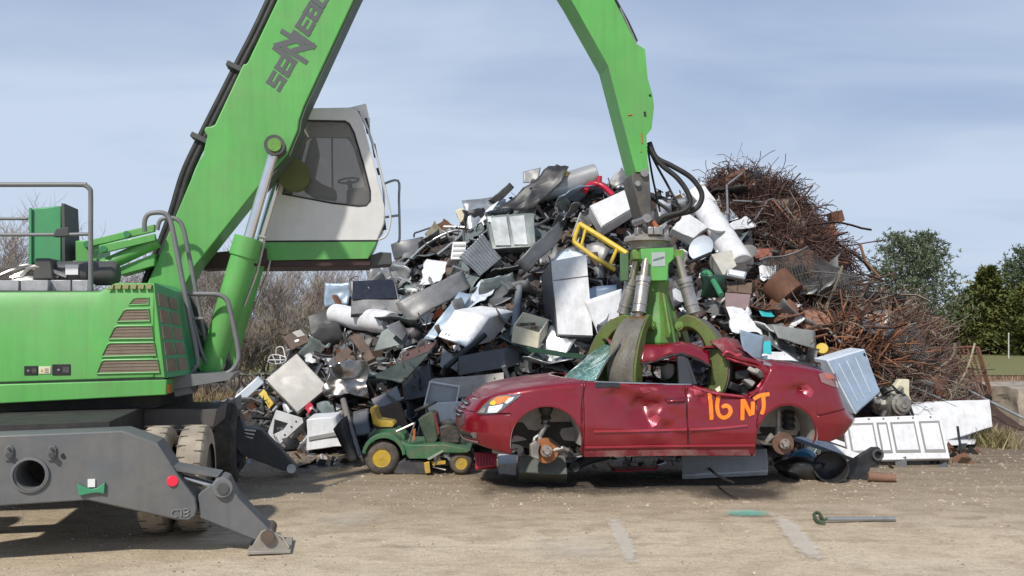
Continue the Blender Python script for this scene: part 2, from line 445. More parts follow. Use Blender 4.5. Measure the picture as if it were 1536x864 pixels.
# low bank at the edge of the field, with a dry russet fringe
bk = MB(); bx_ = [8 + i * .4 for i in range(60)]
def bank_z(x, q): return max(0, math.sin(PI * q)) ** .8 * (.30 + .12 * noise.noise(Vector((x * .6, 2, 0)))) + .05 * noise.noise(Vector((x * 1.5, q * 4, 7)))
bk.grid([[(x, 24 + 5.5 * q / 1.0 + .5 * noise.noise(Vector((x * .4, 0, 0))), bank_z(x, q) - .03) for x in bx_] for q in [i / 12 for i in range(13)]])
tag(bk.build('bank', mat('bank_soil', (.20, .13, .085), .95, var=.3, scale=1.2, dirt=(.28, .23, .15), bump=.5), loc=(0, 0, 0), smooth=60), kind='structure')
def blades(name, pts, hgt, wid, m, label, lean=.5, mats2=None):
    mb = MB()
    for p in pts:
        a = rng.uniform(0, 6.3); h = hgt * rng.uniform(.4, 1.2); wd = wid * rng.uniform(.6, 1.3)
        d = Vector((math.cos(a), math.sin(a), 0)); l = Vector((rng.uniform(-lean, lean), rng.uniform(-lean, lean), 1)) * h
        p = Vector(p); mb.add([p - d * wd, p + d * wd, p + l * .6 + d * wd * .6, p + l], [(0, 1, 2, 3)], rng.randrange(len(m)) if isinstance(m, list) else 0)
    return tag(mb.build(name, m, loc=(0, 0, 0), smooth=0, recalc=False), label, 'grass', kind='stuff')
russet = mat('dry_russet_grass', (.19, .10, .06), .95, var=.35, scale=.8); straw = mat('straw_grass', (.36, .29, .17), .95, var=.3, scale=.8)
pts = []
for _ in range(4200):
    x = rng.uniform(9, 27); q = rng.uniform(.05, .85); y = 24 + 5.5 * q
    pts.append((x, y, bank_z(x, q) - .03))
blades('dry_grass', pts, .17, .012, [russet, russet, straw, russet, russet], 'dry russet and straw coloured grass along the bank by the field')
# ------------------------------------------------------------------ trees
bark = mat('bark_grey', (.17, .14, .115), .9, var=.3, scale=3, bump=.6, bscale=14)
def leafmat(name, a, b):
    m = bpy.data.materials.new(name); t = NT(m)
    out = t.new('ShaderNodeOutputMaterial'); p = t.new('ShaderNodeBsdfPrincipled'); t.link(p, 0, out, 0)
    tc = t.new('ShaderNodeTexCoord').outputs['Object']
    t.l.new(t.mix(t.ramp(t.noise(tc, 1.4, 5, .65), [(.35, 0.0), (.68, 1.0)]), a, b), p.inputs['Base Color']); p.inputs['Roughness'].default_value = .7; p.inputs['Specular IOR Level'].default_value = .25
    return m
def conifer(name, label, px, top, base_py, D, wpx, mats, kind, seed, group=None):
    r = random.Random(seed)
    base = G(px, base_py) if D is None else Vector(((px - CX) * D / F, D, 0))
    D = base.y; Hh = HC - (top - CY) * D / F; Wd = wpx * D / F / 2
    root = thing(name, label, 'tree', base, group=group)
    tr = MB(); tr.tube([base + Vector((0, 0, z)) + Vector((.05 * math.sin(z), 0, 0)) for z in [Hh * k / 6 for k in range(7)]], [.16 * (1 - k / 6.6) for k in range(7)], 8)
    cr = MB()
    n_b = 125 if kind == 'pine' else 150
    for i in range(n_b):
        q = (i + r.random()) / n_b
        z = Hh * (.10 + .88 * q) if kind == 'pine' else Hh * (.01 + .98 * q)
        if kind == 'pine': prof = math.sin(PI * min(1, (1.06 - q) * .62 + .06)) ** .8
        else: prof = (1 - q) ** 1.1 * (.85 + .35 * min(1, q * 6 + .3)) * (1 + .18 * math.sin(q * 40))
        L = Wd * prof * r.uniform(.72, 1.15) + .12
        a = r.uniform(0, 2 * PI); up = (.25 + .5 * q) if kind == 'pine' else r.uniform(.45, 1.15)
        d = Vector((math.cos(a), math.sin(a), 0)); p0 = base + Vector((0, 0, z))
        tip = p0 + d * L + Vector((0, 0, up * L * .55))
        ctrl = [p0, p0 + d * L * .5 + Vector((0, 0, up * L * .12)), tip]
        tr.tube(ctrl, [.03 + .02 * (1 - q), .02, .008], 4)
        nt = (34 if kind == 'pine' else 26)
        for k in range(nt):
            s = r.uniform(.25, 1.0) if kind == 'pine' else r.uniform(.18, 1.0)
            c = ctrl[0].lerp(ctrl[1], s * 2) if s < .5 else ctrl[1].lerp(ctrl[2], s * 2 - 1)
            c = c + Vector((r.gauss(0, 1), r.gauss(0, 1), r.gauss(0, .8))) * (.10 + .13 * L * (1 - .4 * s))
            if kind == 'pine':
                for j in range(5):                # a tuft of needles
                    v = Vector((r.gauss(0, 1), r.gauss(0, 1), r.gauss(.7, .8))).normalized() * r.uniform(.12, .24)
                    sd = v.cross(Vector((r.random(), r.random(), r.random()))).normalized() * r.uniform(.018, .036)
                    cr.add([c - sd, c + sd, c + v + sd * .4, c + v - sd * .4], [(0, 1, 2, 3)], r.choice((0, 0, 1)))
            else:
                for j in range(3):
                    v = (d * r.uniform(.3, 1) + Vector((r.gauss(0, .5), r.gauss(0, .5), r.uniform(.1, .9)))).normalized() * r.uniform(.18, .42)
                    sd = v.cross(Vector((r.random() - .5, r.random() - .5, r.random()))).normalized() * r.uniform(.03, .07)
                    cr.add([c - sd, c + sd, c + v * .7 + sd * .8, c + v, c + v * .7 - sd * .8], [(0, 1, 2, 3, 4)], r.choice((0, 0, 1)))
    tr.build('trunk', bark, root, smooth=40)
    cr.build('crown', mats, root, smooth=0, recalc=False)
    return root
pine_m = [leafmat('pine_needles', (.065, .092, .045), (.135, .165, .09)), leafmat('pine_needles_pale', (.16, .19, .13), (.27, .30, .24))]
ced_m = [leafmat('cedar_leaf', (.062, .086, .024), (.135, .155, .042)), leafmat('cedar_leaf_olive', (.115, .12, .032), (.22, .205, .066))]
dark_m = [leafmat('spruce_leaf', (.05, .078, .034), (.11, .145, .06)), leafmat('spruce_leaf_2', (.07, .095, .045), (.13, .16, .09))]
conifer('pine_tree', 'tall loose pale green pine just behind the rusty wire end of the heap', 1366, 358, 0, 47, 142, pine_m, 'pine', 11)
conifer('cedar_tree', 'pointed olive green cedar with a tall single spire beyond the field', 1481, 404, 0, 54, 150, ced_m, 'cedar', 3)
conifer('cedar_tree', 'low round dark cedar between the pale pine and the spired cedar', 1428, 462, 0, 53, 92, ced_m, 'cedar', 5)
conifer('cedar_tree', 'stubby dark cedar half behind the spired cedar', 1455, 440, 0, 57, 100, dark_m, 'cedar', 6)
conifer('cedar_tree', 'dense dark cedar to the right of the spired cedar', 1514, 436, 0, 57, 104, dark_m, 'cedar', 8)
conifer('pine_tree', 'dark green pine cut by the right edge of the photo', 1552, 366, 0, 56, 120, dark_m, 'pine', 9)
conifer('cedar_tree', 'broad olive cedar standing at the edge of the photo under the dark pine', 1542, 430, 0, 51, 110, ced_m, 'cedar', 12)
# thin white marker post at the edge of the field
mp = MB(); b0 = Vector(((1513 - CX) * 46 / F, 46, 0)); mp.cyl(b0 + Vector((0, 0, .1)), b0 + Vector((0, 0, 1.5)), .035, .03, 8); mp.cyl(b0 + Vector((0, 0, 1.5)), b0 + Vector((0, 0, 1.56)), .05, .02, 8)
tag(mp.build('marker_post', mat('post_grey', (.5, .5, .48), .7)), 'thin pale post standing in the field before the dark cedars', 'post')

twig_m = [mat('twig_grey', (.31, .27, .24), .9, var=.25, scale=1), mat('twig_brown', (.21, .155, .12), .9, var=.3, scale=1), mat('twig_olive', (.17, .15, .06), .9, var=.3, scale=1)]
def bare_tree(label, px, top, D, spread, seed, dens=1.0, name='bare_tree', group=None, olive=.1):
    r = random.Random(seed); base = Vector(((px - CX) * D / F, D, 0)); Hh = HC - (top - CY) * D / F
    root = thing(name, label, 'tree', base, group=group); trunk = MB(); tw = MB()
    def grow(p, d, L, rad, lev):
        pts = [p]; q = p; dd = d.copy()
        for k in range(4):
            dd = (dd + Vector((r.gauss(0, .13), r.gauss(0, .13), r.gauss(.04, .08)))).normalized(); q = q + dd * L / 4; pts.append(q)
        rs = [rad * (1 - .18 * k) for k in range(5)]
        (trunk if lev < 2 else tw).mi = 0 if lev < 2 else (2 if r.random() < olive else r.choice((0, 0, 1)))
        (trunk if lev < 2 else tw).tube(pts, rs, 5 if lev < 2 else 3, caps=False)
        if lev >= 4: return
        nb = [0, 7, 6, 4][lev] if lev else int(5 * dens)
        for k in range(nb):
            s = r.uniform(.25, 1.0); i = min(int(s * 4), 3); c = pts[i].lerp(pts[i + 1], s * 4 - i)
            a = r.uniform(0, 6.28); t_ = dd.orthogonal().normalized(); t_.rotate(Matrix.Rotation(a, 3, dd))
            grow(c, (dd * r.uniform(.6, 1) + t_ * r.uniform(.35, .9) + Vector((0, 0, .3))).normalized(), L * r.uniform(.42, .7), max(rad * .5, .006), lev + 1)
    for k in range(int(4 * dens)):
        a = r.uniform(0, 6.28); d = Vector((math.cos(a) * spread, math.sin(a) * spread, 1)).normalized()
        grow(base + Vector((r.gauss(0, .25), r.gauss(0, .25), -.05)), d, Hh * r.uniform(.52, .74), .035 * r.uniform(.7, 1.4), 0)
    trunk.build('trunk', bark, root, smooth=60); tw.build('crown', twig_m, root, smooth=0, recalc=False)
    return root
lb = 'bare grey brush tree with fine twigs behind the loading machine'
for i, (px, top, D, sp) in enumerate([(-60, 352, 27, .35), (22, 352, 28, .4), (110, 388, 27, .4), (190, 395, 26, .4), (262, 392, 26, .45), (318, 384, 25, .4), (368, 388, 26, .45), (412, 392, 27, .45), (455, 388, 26, .4), (498, 402, 28, .45), (540, 420, 29, .5)]):
    lab = {0: 'bare grey tree just outside the photo beyond the deck rail', 1: 'bare grey tree seen through the deck rail behind the green box', 4: 'bare grey tree behind the foot of the green boom', 5: 'bare grey tree between the boom and the lift cylinders', 6: 'bare tree immediately right of the green lift cylinders under the cab', 7: 'thin bare tree under the front of the cab', 8: 'bare tree under the cab step beside the pile', 9: 'bare tree half hidden by the left flank of the pile', 10: 'bare tree behind the pile, mostly hidden by it'}.get(i)
    bare_tree(lab or lb, px, top, D, sp, 40 + i, 1.0, group=None if lab else 'bare trees behind the machine')
for i, (px, top, D) in enumerate([(330, 470, 22.5), (372, 462, 23), (415, 458, 23.5), (452, 462, 24), (288, 476, 23)]):
    bare_tree('low tangled brown thicket shrub at the foot of the bare trees', px, top, D, .9, 80 + i, 1.1, name='thicket_shrub', group='thicket shrubs under the bare trees', olive=.3)
pts = [(rng.uniform(-9.5, -5.5), rng.uniform(19, 24), 0) for _ in range(2600)]
blades('undergrowth', pts, .32, .016, [leafmat('moss_green', (.07, .085, .02), (.15, .15, .045)), straw, russet], 'yellow green and straw undergrowth at the foot of the bare thicket')

# broken concrete slab and weeds at the far end of the heap
cb = MB(); c0 = G(1540, 640)
cb.box((c0.x + .35, c0.y + .3, .42), (1.9, 1.4, .72)); o = cb.v
cs = MB(); N = 10
def face_grid(a, b, c): return [[a + b * (i / N) + c * (j / N) for i in range(N + 1)] for j in range(N + 1)]
A = Vector((c0.x - .42, c0.y - .4, .0)); ux, uy, uz = Vector((2.2, .25, .02)), Vector((-.2, 1.5, 0)), Vector((.06, .05, .78))
for a, b, c in ((A, ux, uz), (A + uz, ux, uy), (A, uz, uy), (A + ux, uy, uz), (A + uy, ux, uz)): cs.grid(face_grid(a, b, c))
cs.displace(.09, 2.2, 4, f=lambda p: 1.3 if p.z < .62 else .35); cs.displace(.03, 9, 2)
tag(cs.build('concrete_slab', mat('broken_concrete', (.36, .31, .245), .95, var=.3, scale=1.6, dirt=(.15, .105, .065), dirt_amt=.9, bump=.7, bscale=14), smooth=25, weld=.01), 'broken pale concrete slab lying beyond the white panels at the edge of the photo', 'concrete slab')
# ================================================================== GRAPPLE LOADING MACHINE
GREEN = mat('green_paint', (.105, .40, .085), .45, var=.11, scale=1.1, dirt=(.19, .23, .12), dirt_amt=.38, coat=.15, streak=.20, bump=.05, bscale=3)
GREEN2 = mat('green_teal_and_shade', (.06, .30, .12), .45, var=.1, scale=1.3, dirt=(.12, .14, .09), dirt_amt=.35)
WORN = mat('green_paint_worn', (.12, .30, .045), .5, var=.2, scale=3, dirt=(.15, .125, .05), dirt_amt=.95, rust=.30, streak=.35, scratch=.5, bump=.25)
TINEM = mat('tine_olive', (.10, .155, .03), .5, var=.25, scale=3, dirt=(.13, .105, .045), dirt_amt=.95, rust=.28, streak=.45, bump=.25)
STEELW = mat('worn_tine_steel', (.17, .16, .14), .5, .35, var=.35, scale=5, dirt=(.14, .12, .06), dirt_amt=.6, rust=.25, streak=.6, bump=.3)
GREY = mat('machine_grey', (.118, .124, .13), .55, var=.14, scale=1.5, dirt=(.23, .205, .165), dirt_amt=.42, streak=.22, scratch=.22, bump=.08, bscale=5)
DGREY = mat('machine_grey_dark', (.055, .058, .06), .6, var=.2, scale=2, dirt=(.15, .13, .10), dirt_amt=.45)
RAIL = mat('rail_grey', (.17, .175, .18), .5, .1, var=.12, scale=4, dirt=(.22, .19, .15), dirt_amt=.3)
BLACK = mat('black_rubber', (.012, .012, .013), .6, var=.3, scale=4, dirt=(.09, .08, .065), dirt_amt=.3)
CHROME = mat('chrome_rod', (.72, .72, .72), .18, .9, var=.05)
STEEL = mat('bare_steel', (.42, .40, .38), .38, .7, var=.2, scale=5, dirt=(.16, .13, .10), dirt_amt=.55, rust=.12)
CABW = mat('cab_white', (.66, .655, .63), .45, var=.04, scale=1.5, dirt=(.36, .33, .28), dirt_amt=.25, streak=.06, coat=.15)
VENT = mat('vent_mesh', (.19, .145, .105), .75, var=.25, scale=6, dirt=(.25, .20, .15), dirt_amt=.5)
TYRE = mat('dusty_tyre', (.36, .305, .235), .95, var=.2, scale=3, dirt=(.15, .12, .09), dirt_amt=.6, bump=.3)
TYRE_SHADE = mat('shaded_tyre', (.05, .046, .042), .9, var=.3, scale=3, dirt=(.2, .17, .13), dirt_amt=.5, bump=.3)  # far wheels: shade under the machine put into the tyre colour
SHADOWY = mat('underbody', (.025, .024, .023), .8, var=.3, scale=3, dirt=(.10, .085, .065), dirt_amt=.4)
RED = mat('reflector_red', (.75, .02, .05), .3)
ORANGE = mat('orange_lamp', (.65, .12, .02), .3)
WHITE = mat('sticker_white', (.72, .72, .72), .5, var=.05)
CREAM = mat('sticker_cream', (.66, .62, .45), .5, var=.05)
LETTER = mat('letter_grey', (.095, .10, .10), .5, var=.06)
GLASS = emis_free_glass('cab_glass', (.80, .78, .75), .28, .10, .48)

UP = Plane((-4.27, 8.42), 10)                     # near flank of the upper carriage
UC = Plane((-2.11, 7.44), 12)                     # near face of the rear outrigger beam
nU, nC, uU, uC, Zv = UP.n, UC.n, UP.u, UC.u, Vector((0, 0, 1))

M = thing('material_handler', 'big green wheeled scrap loader with raised boom, white cab and grapple holding the red car', 'loader', (-4.5, 9.75, 0))
# ---- engine hood -------------------------------------------------
def hood_sec(px, yt, yc, yb, wi, depth):
    a = UP(px, yb); b = UP(px, yc); c = UP(px, yt)
    return [a, b, c + nU * wi, c + nU * depth, b + nU * depth, a + nU * depth]
h = MB()
h.loft([hood_sec(px, yt, 463, yb, .06, .98) for px, yt, yb in ((-330, 441, 583), (0, 437.5, 574), (143, 437, 569.5), (146, 437, 569.3), (171, 424, 568.5), (231, 424, 566.5))])
# chamfered nose corner
tl, bl = UP(231, 424), UP(231, 566.5)
tr, br = UP(263, 437, .34), UP(284, 561, .34)
fb = [UP(231, 424), UP(248.5, 567), UP(231, 566.5)]
h.prism([UP(231, 424, .004), UP(248.5, 567, .004), UP(231, 566.5, .004)], nU * .3)
h2 = MB(); h2.add([UP(231, 424), UP(248.5, 567), br, tr], [(0, 1, 2, 3)]); h2.add([tr, br, br + nU * .64, tr + nU * .64], [(0, 1, 2, 3)]); h2.add([UP(231, 424), tr, tr + nU * .64, UP(231, 424) + nU * .98], [(0, 1, 2, 3)])
hood = h.build('engine_hood', GREEN, M, bevel=.012)
h2.build('hood_corner', GREEN2, M, smooth=0)  # face turned from the sun, its shade put into a darker green
# far half of the deck
h3 = MB(); h3.loft([hood_sec(px, 470, 475, yb, .0, .8) for px, yb in ((-330, 583), (200, 568))]); h3.v = [p + nU * 1.75 for p in h3.v]
h3.build('deck_box', GREEN, M, bevel=.01)
# lower skirt and the dark floor of the upper carriage
sk = MB(); sk.loft([[UP(px, a, -.012), UP(px, b, -.012), UP(px, b, -.012) + nU * 2.7, UP(px, a, -.012) + nU * 2.7] for px, a, b in ((-330, 585.5, 617), (0, 576.5, 605.5), (249.5, 569.5, 592.5))])
sk.build('lower_skirt', GREEN, M, bevel=.01)
seam = MB(); seam.loft([[UP(px, a, .008), UP(px, b, .008), UP(px, b, .008) + nU * 2.6, UP(px, a, .008) + nU * 2.6] for px, a, b in ((-330, 582, 587), (246, 566, 571))]); seam.build('seam', BLACK, M)
# grilles on the flank
GR = [[(192.7, 457.6), (200, 447.5), (206, 446.5), (222, 446.3), (222.7, 456.7)], [(175.5, 482.6), (186, 465.5), (190, 463.8), (222.7, 463.3), (225, 481.7)], [(163, 508.8), (171.5, 491.5), (176, 489.2), (227.5, 488.5), (229.8, 508)],
      [(152.6, 535), (161, 517), (165, 514.6), (231, 513.7), (234.3, 533)], [(145.4, 560.6), (152.3, 542.5), (156.5, 540.2), (236, 539), (239.5, 558.6)]]
for k, q in enumerate(GR):
    v = MB(); v.prism([UP(x, y, -.006) + nU * (.06 * max(0, (463 - y)) / 38) for x, y in q], nU * .01)
    o = v.build('grille', VENT, M)
    f = MB(); f.tube([UP(x, y, -.008) + nU * (.06 * max(0, (463 - y)) / 38) for x, y in q], .009, 6, closed=True); f.build('grille_frame', GREEN, o)
    sl = MB(); n = 4                               # fine louvre bars
    for j in range(1, n):
        s = j / n; a = (lerp(q[0][0], q[1][0], s) + 2, lerp(q[0][1], q[2][1], s)); b = (lerp(q[-1][0], q[-2][0], s) - 2, lerp(q[-1][1], q[-2][1], s))
        sl.tube([UP(*a, -.008) + nU * (.06 * max(0, (463 - a[1])) / 38), UP(*b, -.008) + nU * (.06 * max(0, (463 - b[1])) / 38)], .004, 4)
    sl.build('louvre', mat('louvre_brown', (.22, .17, .125), .7), o)
# grilles on the nose corner
def quad_pt(u, v): return (UP(231, 424).lerp(tr, u)).lerp(UP(248.5, 567).lerp(br, u), v)
nc = (tr - UP(231, 424)).cross(Vector((0, 0, -1))).normalized()
if nc.y > 0: nc = -nc
for k in range(5):
    v0, v1 = .10 + k * .175, .10 + k * .175 + .135
    for u0, u1, u2, u3 in ((.08, .46 - .02 * (4 - k) * .8, .08, .52), (.55, .92, .58, .94)):
        v = MB(); v.prism([quad_pt(u0, v0) + nc * .004, quad_pt(u1, v0) + nc * .004, quad_pt(u3, v1) + nc * .004, quad_pt(u2, v1) + nc * .004], nc * .008); v.build('grille', VENT, M)
# raised lid slots
for k in range(6):
    x0 = 160 + k * 11.5; v = MB(); a, b = UP(x0, 434.5 - 1.2 * (k > 0)), UP(x0 + 8.5, 434); c, d = UP(x0 + 9, 426.3), UP(x0 + (8 if k == 0 else 1), 426.3)
    v.prism([p + nU * (.018 + .0) for p in (a, b)] + [p + nU * .05 for p in (c, d)], nU * -.012 + Zv * .004); v.build('lid_slot', mat('slot_olive', (.20, .19, .07), .7), M)
# latch panel with warning label
for a, b, c, d, m, nm in ((36, 549, 56.5, 563, BLACK, 'latch'), (58, 550, 76, 561, CREAM, 'warning_label'), (78, 546.5, 105.5, 563, BLACK, 'latch')):
    v = MB(); v.prism([UP(a, b, -.008), UP(c, b - .3, -.008), UP(c, d - .4, -.008), UP(a, d, -.008)], nU * .02); o = v.build(nm, m, M, bevel=.004)
    if nm == 'latch':
        k = MB(); k.cyl(UP((a + c) / 2 - 4, (b + d) / 2, -.012), UP((a + c) / 2 - 4, (b + d) / 2, .01), .012, n=10); k.build('latch_button', STEEL, o)
        k = MB(); k.prism([UP((a + c) / 2 + 2, b + 4, -.011), UP(c - 2, b + 4, -.011), UP(c - 2, d - 4, -.011), UP((a + c) / 2 + 2, d - 4, -.011)], nU * .01); k.build('latch_grip', DGREY, o)
    else:
        k = MB(); k.prism([UP(61, 558, -.0095), UP(65, 558, -.0095), UP(63, 553, -.0095)], nU * .004); k.build('label_mark', mat('mark_orange', (.6, .2, .03), .6), o)
        for yy in (553, 555.5, 558):
            k = MB(); k.prism([UP(67, yy, -.0095), UP(73, yy, -.0095), UP(73, yy + 1, -.0095), UP(67, yy + 1, -.0095)], nU * .004); k.build('label_line', DGREY, o)
v = MB(); v.prism([UP(248.5, 577, .02), UP(254, 577, .05), UP(254, 590, .05), UP(248.5, 590, .02)], nU * .1); v.build('marker_lamp', ORANGE, M, bevel=.005)
# ---- deck furniture ----------------------------------------------
v = MB(); v.ibox(UP(60, 441, .55), uU * 1.0, nU * .45, Zv * .02); v.build('deck_plate', DGREY, M)
dk = MB()
for a, b, w in ((-40, 28, .2), (31, 72, .18), (108, 132, .2), (76, 106, .26)):
    dk.prism([UP(a, 420, w), UP(b, 420, w), UP(b, 437, w), UP(a, 437, w)], nU * .1)
dk.build('deck_rail_plate', mat('galvanised', (.45, .46, .47), .45, .5, var=.2, scale=5, dirt=(.2, .18, .15), dirt_amt=.5), M, bevel=.006)
v = MB(); v.prism([UP(48, 420, .3), UP(52, 387, .3), UP(76, 387, .3), UP(80, 420, .3)], nU * .35); v.build('engine_cover', DGREY, M, bevel=.02)
v = MB(); p0, p1 = UP(76, 410, .5), UP(176, 410, .5)
v.lathe(p0, p1 - p0, [(0, .05), (.0, .115), (.04, .125), (.38, .125), (.39, .11), (.43, .11), (.44, .128), (.62, .128), (.66, .10), (.66, .03)], 20)
mo = v.build('engine_drum', DGREY, M, smooth=40)
v = MB(); v.prism([UP(98, 397, .36), UP(117, 397, .36), UP(117, 412, .36), UP(98, 412, .36)], nU * .01); v.build('drum_label', WHITE, mo)
pipes = MB()
for k in range(9):
    a = UP(rng.uniform(-6, 40), rng.uniform(408, 430), .35); pipes.tube(smooth_path([a, a + Vector((rng.uniform(.1, .25), rng.uniform(-.1, .1), rng.uniform(0, .12))), a + Vector((rng.uniform(.25, .45), .1, rng.uniform(-.08, .05)))], 4), rng.uniform(.012, .03), 6)
pipes.build('engine_pipe', STEEL, M)
v = MB(); v.prism([UP(-40, 402, .5), UP(20, 398, .5), UP(46, 412, .5), UP(40, 420, .5), UP(-40, 420, .5)], nU * .3); v.build('engine_shroud', mat('shroud_brown', (.10, .085, .075), .7), M, bevel=.02)
# green cabinet on the deck
gb = MB(); f = [UP(43, 313, .9), UP(91.5, 308.5, .9), UP(91.5, 393, .9), UP(43, 396, .9)]; gb.prism(f, nU * .4); gbo = gb.build('deck_cabinet', GREEN2, M, bevel=.012)
v = MB(); s0 = [UP(92, 305, .86), UP(113, 314, 1.3), UP(116, 391, 1.3), UP(93, 391, .86)]; v.prism(s0, uU * .03); v.build('cabinet_side', DGREY, gbo)
v = MB(); v.prism([UP(44.5, 312, .89), UP(48, 312, .89), UP(48, 398, .89), UP(44.5, 398, .89)], nU * -.02); v.build('cabinet_edge', GREEN2, gbo)
# rails
def rail(pts, w, r=.021, name='deck_rail', m=RAIL, k=5, parent=None, sm=True):
    q = [UP(*p[:2], p[2] if len(p) > 2 else w) for p in pts]; t_ = MB(); t_.tube(smooth_path(q, k) if sm else q, r, 8); return t_.build(name, m, parent or M, smooth=60)
rail([(-200, 277), (0, 277), (118, 277), (128, 278.5), (134, 283), (136, 292), (136, 345), (136, 436)], .12, .024)
rail([(-200, 352), (60, 352), (134, 351)], .13, .018); rail([(-200, 327), (0, 328), (42, 328)], .9, .017)
rail([(-190, 277), (-190, 437)], .12, .022)
v = MB(); v.prism([UP(78, 355, .11), UP(84, 343, .11), UP(102, 340, .11), UP(104, 354, .11)], nU * .1); v.build('rail_bracket', DGREY, M, bevel=.008)
# counter arms of the boom (green links behind the rail)
for q, w, th, nm in (([(113, 361), (146, 360), (146, 392), (113, 394)], .95, .5, 'arm_bracket'), ([(128, 362), (190, 346), (232, 336), (232, 347), (195, 356), (128, 372)], .92, .06, 'link_bar'), ([(148, 368), (232, 350), (234, 360), (160, 378), (150, 380)], .88, .06, 'link_bar'), ([(176, 402), (232, 380), (232, 398), (178, 413)], 1.0, .3, 'arm_plate')):
    v = MB(); v.prism([UP(x, y, w) for x, y in q], nU * th); v.build(nm, GREEN, M, bevel=.01)
v = MB(); v.cyl(UP(156, 399, 1.0), UP(236, 362, 1.0), .075, n=16); v.cyl(UP(156, 399, 1.0), UP(162, 396, 1.0), .085, n=16); v.build('link_cylinder', GREEN, M, smooth=40)
for x, y in ((130, 366), (155, 373), (190, 351)):
    v = MB(); v.cyl(UP(x, y, .86), UP(x, y, .95), .035, n=12); v.build('link_pin', GREEN2, M)
# ---- boom ---------------------------------------------------------
BW, BT = 1.08, .52
boom_px = [(548, -290), (416, 0), (372, 92), (369, 96), (365, 95.5), (322, 187), (314, 190), (308, 190), (306, 196), (311, 203), (304, 232), (298, 241), (223, 420), (196, 486), (200, 520), (232, 524), (256, 470), (293, 399), (389, 279), (432, 231), (447, 195), (449, 180), (456, 160), (531, 0), (668, -290), (640, -345), (580, -345)]
b = MB(); b.prism([UP(x, y, BW) for x, y in boom_px], nU * BT)
boom = b.build('boom', GREEN, M, bevel=.016)
v = MB(); v.cyl(UP(608, -305, BW - .06), UP(608, -305, BW + BT + .06), .12, n=20); v.build('boom_pin', STEEL, boom)
# boom underside, its shade put into a dark green
v = MB(); v.prism([UP(x, y, BW + .02) for x, y in [(395, 279.5), (436, 232), (450.5, 196), (452.5, 181), (459.5, 161), (534, 0), (662, -270), (659, -270), (531.5, 0), (457, 160), (449.6, 180.5), (447.8, 195.2), (433, 231.5), (390, 280)]], nU * (BT - .04)); v.build('boom_underside', mat('green_underside_shade', (.06, .10, .055), .6, var=.2, dirt=(.1, .09, .07), dirt_amt=.6), boom)
# lettering along the boom
lz = lambda x, y: (380 + x / 6.171, y / 6.171)
LOFF = [0]
def stroke(pts, wd, parent):
    LOFF[0] += 1; w = BW - .0025 - .00045 * (LOFF[0] % 9)
    for (a, c) in zip(pts, pts[1:]):
        A, B = UP(*lz(*a), w), UP(*lz(*c), w); d = (B - A).normalized(); s = d.cross(nU).normalized() * wd / 6.171 * .0077 / 2
        v = MB(); e = d * 0.0
        lt.prism([A - s, A + s, B + s, B - s], nU * -.0012)
lt = MB()
dv, uv_ = Vector((70, -122)), Vector((-130, -97))  # letter advance and stem direction (in zoomed px)
def L(o, parts, s=1.0):
    for pts, wd in parts: stroke([(o[0] + dv.x * a * s + uv_.x * c, o[1] + dv.y * a * s + uv_.y * c) for a, c in pts], wd, None)
bar = 36
S_ = [([(.12, .02), (.12, .42)], bar), ([(.10, .14), (.98, .14)], 34), ([(.88, .14), (.88, .58)], bar), ([(.12, .5), (.98, .5)], 30), ([(.12, .44), (.12, .96)], bar), ([(.1, .86), (.98, .86)], 34), ([(.88, .98), (.88, .66)], bar)]
S_ = [([(0, .13), (.98, .13)], 34), ([(.82, .0), (.82, .57)], 44), ([(.05, .5), (.98, .5)], 32), ([(.16, .43), (.16, 1.0)], 44), ([(0, .87), (.98, .87)], 34)]
E_ = [([(.17, 0), (.17, 1)], 46), ([(0, .13), (.98, .13)], 34), ([(0, .5), (.9, .5)], 28), ([(0, .87), (.98, .87)], 34)]
B_ = [([(.17, 0), (.17, 1)], 46), ([(0, .13), (.92, .13)], 34), ([(0, .5), (.9, .5)], 26), ([(0, .87), (.92, .87)], 34), ([(.82, .05), (.82, .45)], 44), ([(.82, .55), (.82, .95)], 44)]
O_ = [([(.17, .05), (.17, .95)], 46), ([(.05, .13), (.95, .13)], 34), ([(.05, .87), (.95, .87)], 34), ([(.82, .05), (.82, .95)], 46)]
G_ = [([(.17, .05), (.17, .95)], 46), ([(.05, .13), (.95, .13)], 34), ([(.05, .87), (.95, .87)], 34), ([(.82, .05), (.82, .5)], 46), ([(.5, .48), (.95, .48)], 28)]
N_ = [([(.17, 0), (.17, 1)], 46), ([(.82, 0), (.82, 1)], 46), ([(.17, .9), (.82, .1)], 50)]
L((245, 858), S_); L((320, 724), E_)
stroke([(398, 590), (185, 430)], 52, None); stroke([(500, 582), (268, 432)], 46, None)          # the tall double N
stroke([(192, 428), (392, 372)], 52, None); stroke([(360, 472), (572, 418)], 52, None); stroke([(255, 282), (470, 415)], 44, None); stroke([(362, 292), (572, 440)], 50, None)
L((512, 342), E_); L((582, 216), B_, 1.02); L((652, 92), O_); L((724, -34), G_); L((796, -160), E_); L((868, -286), N_)
lt.build('lettering', LETTER, boom, smooth=0)
